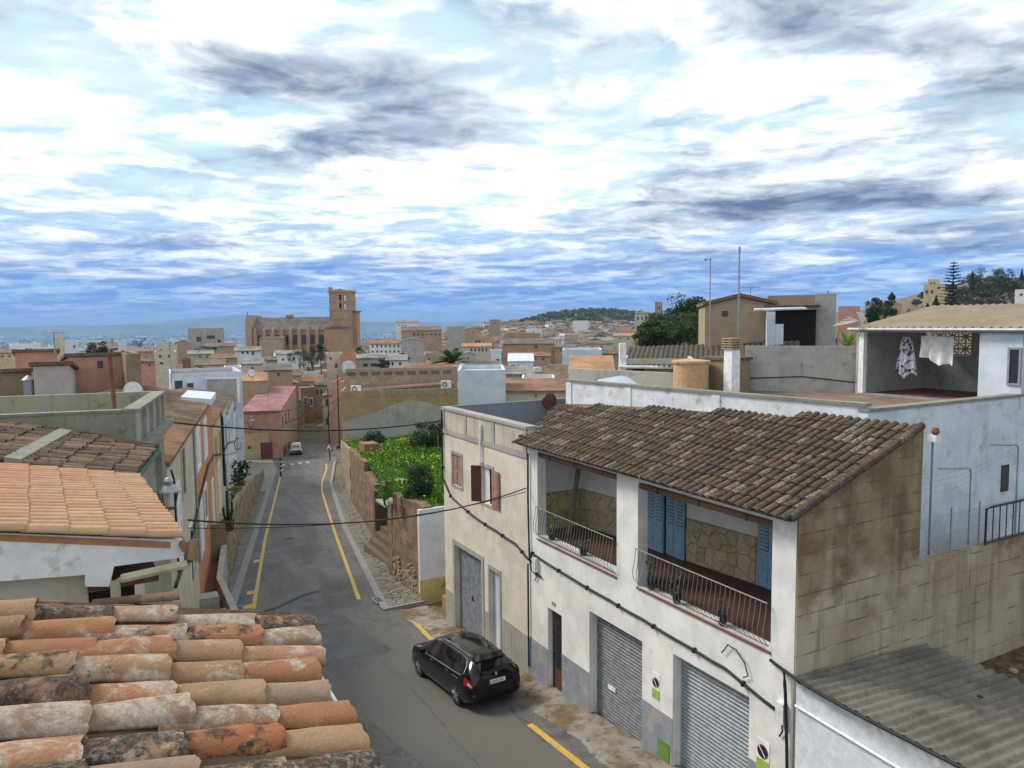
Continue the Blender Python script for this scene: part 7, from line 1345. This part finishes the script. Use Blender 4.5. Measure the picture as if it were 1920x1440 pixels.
pb('hill_villa', 'yellow terraced villa on the hillside behind the norfolk pine', 1732, 1772, 536, 215, 9, 'yellow_wall', 'flat', 'far_grey', 0, ((1738,547,4,6),(1748,547,4,6),(1760,540,4,4))); pb('hill_villa', 'upper storey of the yellow hillside villa', 1740, 1762, 526, 219, 6, 'yellow_wall', 'flat', 'far_grey', 0, ((1746,531,3,3),(1752,531,3,3))); pb('hill_villa', 'white house at the edge of the hillside wood', 1903, 1960, 545, 200, 8, 'white_wash', 'flat', 'far_grey', 0, ((1915,552,4,4),)); pb('hill_villa', 'low stone house below the hillside scrub', 1622, 1690, 572, 170, 8, 'tan_wall', 'flat', 'far_brown', 0, ()); pb('hill_villa', 'small orange-walled house between the shelter and the laundry roof', 1572, 1612, 578, 150, 8, 'salmon', 'flat', 'far_terracotta', 0, ()); pb('garden_wall', 'long crumbling tan wall behind the laundry room roof', 1700, 2000, 583, 60, .5, 'tan_wall', 'flat', 'far_brown', 0, (), cat='wall')
# ------------------------------------------------------------------ the rest of the old town
random.seed(1234)
taken = [((x0+x1)/2, x1-x0, Y) for (_, x0, x1, _, Y, *_r) in PBS]
WALLS = [('tan_wall','tan',10),('church_pale','brown stone',7),('cream_wall','cream',7),('white_wash','white',7),('bluewhite','bluish white',4),('yellow_wall','yellow',2),('pale_conc','grey',4),('salmon','salmon',1.5),('bare_stone','rubble stone',5),('ochre_wall','ochre',4)]
ROOFS = [('far_terracotta','terracotta',9),('far_brown','brown',12),('far_grey','grey',5),('far_orange','bright orange',2),('far_dark','dark',3)]
def pick(t): return random.choices(t, [q[-1] for q in t])[0]
cand = []; Y = 122.0
while Y < 900:
    st = max(10.0, .030*Y); x = -.80*Y
    while x < .42*Y:
        w = rnd(4.0,7.6) if Y < 260 else rnd(5.0,10); pxm = 960+F*(x+w/2)/Y; yy = Y+rnd(-.3,.3)*st; ok = True
        if 455 < pxm < 690 and 292 < yy < 350: ok = False
        if 560 < pxm < 650 and yy < 180: ok = False
        if 455 < pxm < 600 and yy < 132: ok = False
        if yy > 560 and pxm < 800: ok = False
        if zhill(x, yy) > 21: ok = False
        if pxm > 1330: ok = False
        for (c0, ww, Y0) in taken:
            if abs(pxm-c0) < ww*.5+w/yy*F*.3 and -7 < yy-Y0 < 12: ok = False; break
        if ok and random.random() < (.94 if yy < 450 else .8): cand.append((yy, x+w/2, w))
        x += w+rnd(0,.25)*w
    Y += st
cand.sort(); far = {}
for k, (yy, x, w) in enumerate(cand):
    z = zg(x,yy); hgt = rnd(4.3,7.4) if yy < 260 else rnd(4.6,8.2); wl, wn_, _ = pick(WALLS); rt_ = random.choices(('flat','gx','gy','mono'),(2.6,6,2.5,4))[0]; rm, rn, _ = pick(ROOFS); dep = rnd(6,9.5); yaw = random.choice((18,-12,5,30,-25))+rnd(-6,6)
    if rt_ == 'flat': rm, rn = 'far_grey', 'flat'
    if k < 275:
        if wl in ('white_wash','bluewhite') and random.random() < .3: wl, wn_ = 'cream_wall', 'cream'
        n = random.choice((0,1,2,2,3)); nf = 1 if hgt < 6 else 2; wins = []
        for q in range(n):
            for f2 in range(nf):
                if random.random() < .85: wins.append((-w*.36+w*.72*(q+.5)/n, z+hgt-1.6-2.8*f2, rnd(.8,1.15), rnd(1.1,1.8)))
        nw = ('no windows','one window','two windows','three windows','four windows','five windows','six windows','seven windows','eight windows')[len(wins)]
        sz = 'low' if hgt < 6.4 else ('tall' if hgt > 8.2 else 'mid-height'); shp = {'flat':'flat roof','gx':rn+' ridge roof','gy':rn+' gable-fronted roof','mono':rn+' lean-to roof'}[rt_]; wd_ = 'narrow' if w < 10 else ('broad' if w > 13 else 'plain')
        building('town_house', '%s %s %s town house with %s and %s' % (sz, wd_, wn_, shp, nw), Frame((x,yy,0),yaw), w, dep, z-1.5, z+hgt, wl, rt_, rm, rnd(.9,1.8), wins, 'houses of the old town', chim=1 if random.random() < .35 else 0, annex=random.random() < .55, clutter=random.choice((0,0,1,1,2)), frames=random.random() < .35)
    else:
        fr = Frame((x,yy,0), yaw); a = far.setdefault(wl, MB()); b = far.setdefault('R'+rm, MB()); c2 = far.setdefault('Wfar_window', MB()); hw = w/2; P8 = lambda pts: [tuple(fr.w(*p)) for p in pts]
        box = MB().box(-hw,hw,0,dep,z-2,z+hgt); a.add(P8(box.v), box.f); rr = MB()
        if rt_ in ('gx','mono'): rr.prism([(-hw-.2,-.4,z+hgt),(-hw-.2,dep/2,z+hgt+1.6),(-hw-.2,dep+.4,z+hgt)],(w+.4,0,0))
        elif rt_ == 'gy': rr.prism([(-hw-.3,-.2,z+hgt),(0,-.2,z+hgt+1.6),(hw+.3,-.2,z+hgt)],(0,dep+.4,0))
        else: rr.box(-hw+.2,hw-.2,.2,dep-.2,z+hgt-.1,z+hgt+.05)
        b.add(P8(rr.v), rr.f); ww = MB()
        for q in range(random.choice((0,2,3,3))): xx = -w*.4+w*.25*q; ww.box(xx,xx+1.1,-.06,.05,z+hgt-2.9,z+hgt-1.3)
        if ww.v: c2.add(P8(ww.v), ww.f)
# the far rows read as one mass: one object, its materials split by part
root = T('distant_town', 'mass of far houses spreading towards the wooded hill', 'houses', WF, (0,500,-14)); root.o['kind'] = 'stuff'
for key, mb in far.items(): root.part({'R':'roof_mass','W':'window_mass'}.get(key[0] if key[0] in 'RW' else '', 'wall_mass'), mb, key[1:] if key[0] in 'RW' else key, kind='stuff')
# farms and sheds on the plain
m = MB(); rs = random.Random(8)
for k in range(330):
    Y = 1900*(8.0**rs.random()); x = Y*rs.uniform(-.85,.25); z = zg(x,Y); w = rs.uniform(6,20)*(1+Y/4500)*(2.2 if rs.random() < .12 else 1); m.box(x-w,x+w,Y,Y+rs.uniform(8,20),z-3,z+rs.uniform(4,8)*(1+Y/9000))
solo('distant_farms', 'scattered pale farm buildings and glasshouses on the far plain', 'buildings', m, 'white_wash', kind='stuff')
# ------------------------------------------------------------------ trees of the town and hills
m = MB(); rs = random.Random(6)
def clumpball(m, c, r, n, rs, sq=.7):
    for k in range(n):
        d = Vector((rs.gauss(0,1),rs.gauss(0,1),abs(rs.gauss(0,1))*sq)).normalized()*r*rs.uniform(.55,1.05); q = Vector(c)+Vector((d.x,d.y,d.z*.85)); a = Vector((rs.uniform(-1,1),rs.uniform(-1,1),rs.uniform(-.2,1))).normalized()*r*.42; b = a.cross(Vector((rs.uniform(-1,1),rs.uniform(-1,1),rs.uniform(-1,1)))).normalized()*r*.24; m.add([q-a,q+b,q+a,q-b],[(0,1,2,3)])
for k in range(1500):
    c0 = random.choice((H1,H1,H1b)); x = c0.x+rs.gauss(0,105); y = c0.y+rs.gauss(-40,110); 
    if y < 640: continue
    clumpball(m, (x,y,zg(x,y)+.5), rs.uniform(2.5,5.5), 22, rs)
solo('hill_wood', 'dark green woodland covering the far hill above the town', 'wood', m, 'leaf_olive', kind='stuff')
m2 = MB()
for k in range(2600):
    Y = 1150*(12.0**rs.random()); x = Y*rs.uniform(-.85,.3); clumpball(m2, (x,Y,zg(x,Y)), rs.uniform(5,10)*(1+Y/3500), 5, rs, .4)
solo('plain_trees', 'dark tree belts across the far plain', 'trees', m2, 'leaf_dark', kind='stuff')
m = MB()
for k in range(110):
    pxx = rs.uniform(1560,2100); Y = rs.uniform(150,270); p = W(pxx,600,Y)
    if 1725 < pxx < 1778 and Y < 222: continue
    clumpball(m, (p.x,p.y,zg(p.x,p.y)+.2), rs.uniform(1.2,2.4), 70, rs)
solo('hill_shrubs', 'olive and dark shrubs scattered over the right hillside', 'shrubs', m, 'leaf_olive', kind='stuff'); m = MB()
for k in range(1500):
    pxx = rs.uniform(1590,2100); Y = rs.uniform(135,225); p = W(pxx,600,Y); z = zg(p.x,p.y)
    for q in range(9): a = rs.uniform(0,6.28); e = rs.uniform(.7,1.5); L_4 = rs.uniform(1.2,3.2); m.tube([(p.x,p.y,z),(p.x+math.cos(a)*L_4*math.cos(e),p.y+math.sin(a)*L_4*math.cos(e),z+L_4*math.sin(e))], .05, 3, .015, False)
for k in range(900):
    pxx = rs.uniform(1590,2100); Y = rs.uniform(135,240); p = W(pxx,600,Y); clumpball(m, (p.x,p.y,zg(p.x,p.y)+.2), rs.uniform(1.0,2.0), 26, rs)
solo('bare_scrub', 'grey leafless scrub covering the right hillside', 'scrub', m, 'leaf_dry', kind='stuff')
SP = [(1845,520,235,3.6,3.0,'leaf_olive'),(1870,528,228,3.4,2.6,'leaf_dark'),(1820,530,230,2.8,2.4,'leaf_olive'),(1795,548,225,2.4,2.0,'leaf_olive'),(1895,535,225,3.0,2.6,'leaf_dark'),(1880,516,250,3.0,2.4,'leaf_olive'),(1850,545,215,3.0,2.0,'leaf_dark'),(1640,575,150,1.8,1.5,'leaf_dark'),(1915,548,240,3,2.4,'leaf_olive'),(1660,582,120,1.6,1.3,'leaf_mid'),(1635,590,110,1.5,1.2,'leaf_dark')]
LB = ['round olive-brown tree on the crest of the right hill','broad dark tree below the hill crest','olive tree beside the hill crest tree','small olive tree right of the norfolk pine','dark tree near the white hillside house','high olive tree behind the hill crest','dark bushy tree under the hill crest','dark shrub tree above the shelter roofs','olive tree behind the white hillside house','leafy tree beside the yagi aerial','dark tree below the low stone hill house']
for k, (x, y, Y, rx, rz, mt) in enumerate(SP): p = W(x,y,Y); tree('hill_tree', LB[k], (p.x,p.y,min(zg(p.x,p.y),p.z-rz)), 1, (rx,rx,rz), 1500, .42, mt, k+40, .2, 'trees on the right hillside', 18, cz=p.z)
def cypress(px_, y0, y1, Y, lab, w=.7):
    a = W(px_,y0,Y); b = W(px_,y1,Y); t_ = T('cypress', lab, 'tree', WF, (a.x,a.y,a.z)); t_.part('trunk', MB().tube([(a.x,a.y,a.z-1),(a.x,a.y,b.z-.5)], .1, 5), 'bark'); m = MB(); rs = random.Random(int(px_))
    for k in range(500):
        t2 = rs.random(); r = w*math.sin(math.pi*min(1,.12+.88*t2))**.6*(1.05-t2)*1.3; q = Vector((a.x+rs.uniform(-r,r),a.y+rs.uniform(-r,r),a.z+(b.z-a.z)*t2)); d = Vector((rs.uniform(-.3,.3),rs.uniform(-.3,.3),1))*.5; e = Vector((rs.uniform(-1,1),rs.uniform(-1,1),0)).normalized()*.16; m.add([q-d*.5,q+e,q+d*.5,q-e],[(0,1,2,3)])
    t_.part('crown', m, 'leaf_dark')
cypress(1754,590,556,130,'narrow dark cypress behind the tan sheet roof'); cypress(1739,590,570,130,'short dark cypress beside the taller one'); cypress(1822,545,508,225,'cypress on the crest left of the olive tree',.9); cypress(1915,540,505,235,'cypress behind the white hillside house',.9); cypress(1672,562,548,180,'small cypress on the left slope of the right hill')
p = W(1785,585,165); top_ = W(1785,488,165); t_ = T('norfolk_pine', 'tall norfolk pine with tiered branches on the right hillside', 'tree', WF, (p.x,p.y,p.z-1.5)); t_.part('trunk', MB().tube([(p.x,p.y,p.z-2),(p.x,p.y,top_.z)], .25, 7, .04), 'bark'); m = MB(); rs = random.Random(12); hh = top_.z-p.z
for lv in range(15):
    t2 = lv/15; z = p.z+.8+(hh-.8)*t2; r = 3.7*(1-t2)**.8+.3
    for k in range(9):
        a = 2*math.pi*k/9+lv*.4+rs.uniform(-.15,.15); d = Vector((math.cos(a),math.sin(a),.18)); s_ = Vector((-math.sin(a),math.cos(a),0)); rr = r*rs.uniform(.75,1.05)
        for q in range(9): f_ = (q+1)/9; c0 = Vector((p.x,p.y,z))+d*rr*f_; L_5 = .46*(1.15-f_*.5); m.add([c0-s_*L_5,c0+d*.16+Vector((0,0,.10)),c0+s_*L_5,c0-d*.16-Vector((0,0,.06))],[(0,1,2,3)])
t_.part('branches', m, 'leaf_dark')
def palm(px_, y0, y1, Y, lab, fr_len, n, droop, mt='leaf_palm', tr_=.22, skirt=False):
    a = W(px_,y0,Y); b = W(px_,y1,Y); t_ = T('palm', lab, 'palm', WF, (a.x,a.y,a.z)); z0 = min(a.z, zg(a.x,a.y)); t_.part('trunk', MB().tube([(a.x,a.y,z0),(a.x+.1,a.y,(z0+b.z)/2),(a.x,a.y,b.z)], tr_, 8, tr_*.8), 'bark'); rs = random.Random(int(px_)); m = MB(); dry = MB()
    for k in range(n+(16 if skirt else 0)):
        dead = k >= n; az = rs.uniform(0,6.28); e = rs.uniform(-.25,1.25) if not dead else rs.uniform(-1.4,-.9); L_6 = fr_len*rs.uniform(.8,1.1); P_ = []
        for q in range(8): s_ = q/7; P_.append(Vector((a.x,a.y,b.z))+Vector((math.cos(az)*math.cos(e),math.sin(az)*math.cos(e),math.sin(e)))*L_6*s_-Vector((0,0,droop*s_*s_*L_6)))
        side = Vector((-math.sin(az),math.cos(az),0)); mm = dry if dead else m
        for q in range(1,8):
            for sg_ in (-1,1): w = fr_len*.17*math.sin(math.pi*(q/8))**.5; t2 = (P_[q]-P_[q-1]); mm.add([P_[q-1],P_[q],P_[q]+side*sg_*w+t2*.7-Vector((0,0,w*.35)),P_[q-1]+side*sg_*w*.8+t2*.6-Vector((0,0,w*.3))],[(0,1,2,3)])
    t_.part('fronds', m, mt)
    if skirt: t_.part('dry_skirt', dry, 'leaf_dry')
palm(602,700,655,216,'tall fan palm with a dry skirt beside the tan street house',2.5,52,.25,'leaf_mid',.2,True); palm(848,700,680,105,'large date palm spreading over the lower roofs',3.4,34,.35); palm(672,672,656,165,'small date palm before the church apse',2.0,26,.45); palm(580,706,694,205,'young palm behind the bare white yard wall',1.8,24,.4)
for x, y, Y, rx, rz, lab in ((382,657,230,3.4,1.6,'dark clipped tree row before the brown barn'),(562,672,195,3.2,2.2,'dark garden tree beside the grey-roofed house'),(585,668,200,2.0,2.6,'tall garden tree left of the fan palm'),(720,685,150,1.5,1.2,'dark shrub on a terrace below the white mansion'),(178,655,118,1.6,1.2,'shrub beside the grey house with two doors'),(758,670,190,1.6,1.2,'small tree against the blank grey gable'),(262,641,420,4,3,'dark conifer on the left edge of the town')): p = W(x,y,Y); tree('town_tree', lab, (p.x,p.y,zg(p.x,p.y)), 1, (rx,rx,rz), 1100, .4, 'leaf_dark', int(x), .2, 'trees among the town houses', 16, cz=p.z)
# ------------------------------------------------------------------ air
hb = MB().box(-60000,60000,-70,44000,-84,190)
t = bpy.data.materials.new('haze'); t.use_nodes = True; MT['haze'] = t; nn_ = t.node_tree.nodes; nn_.remove(nn_['Principled BSDF']); pv = nn_.new('ShaderNodeVolumePrincipled'); pv.inputs['Color'].default_value = (.40,.63,1.0,1); pv.inputs['Density'].default_value = 1.25e-4; pv.inputs['Anisotropy'].default_value = .0; t.node_tree.links.new(pv.outputs[0], nn_['Material Output'].inputs['Volume'])
solo('haze', 'thin blue haze filling the air over the plain', 'haze', hb, 'haze', kind='stuff')
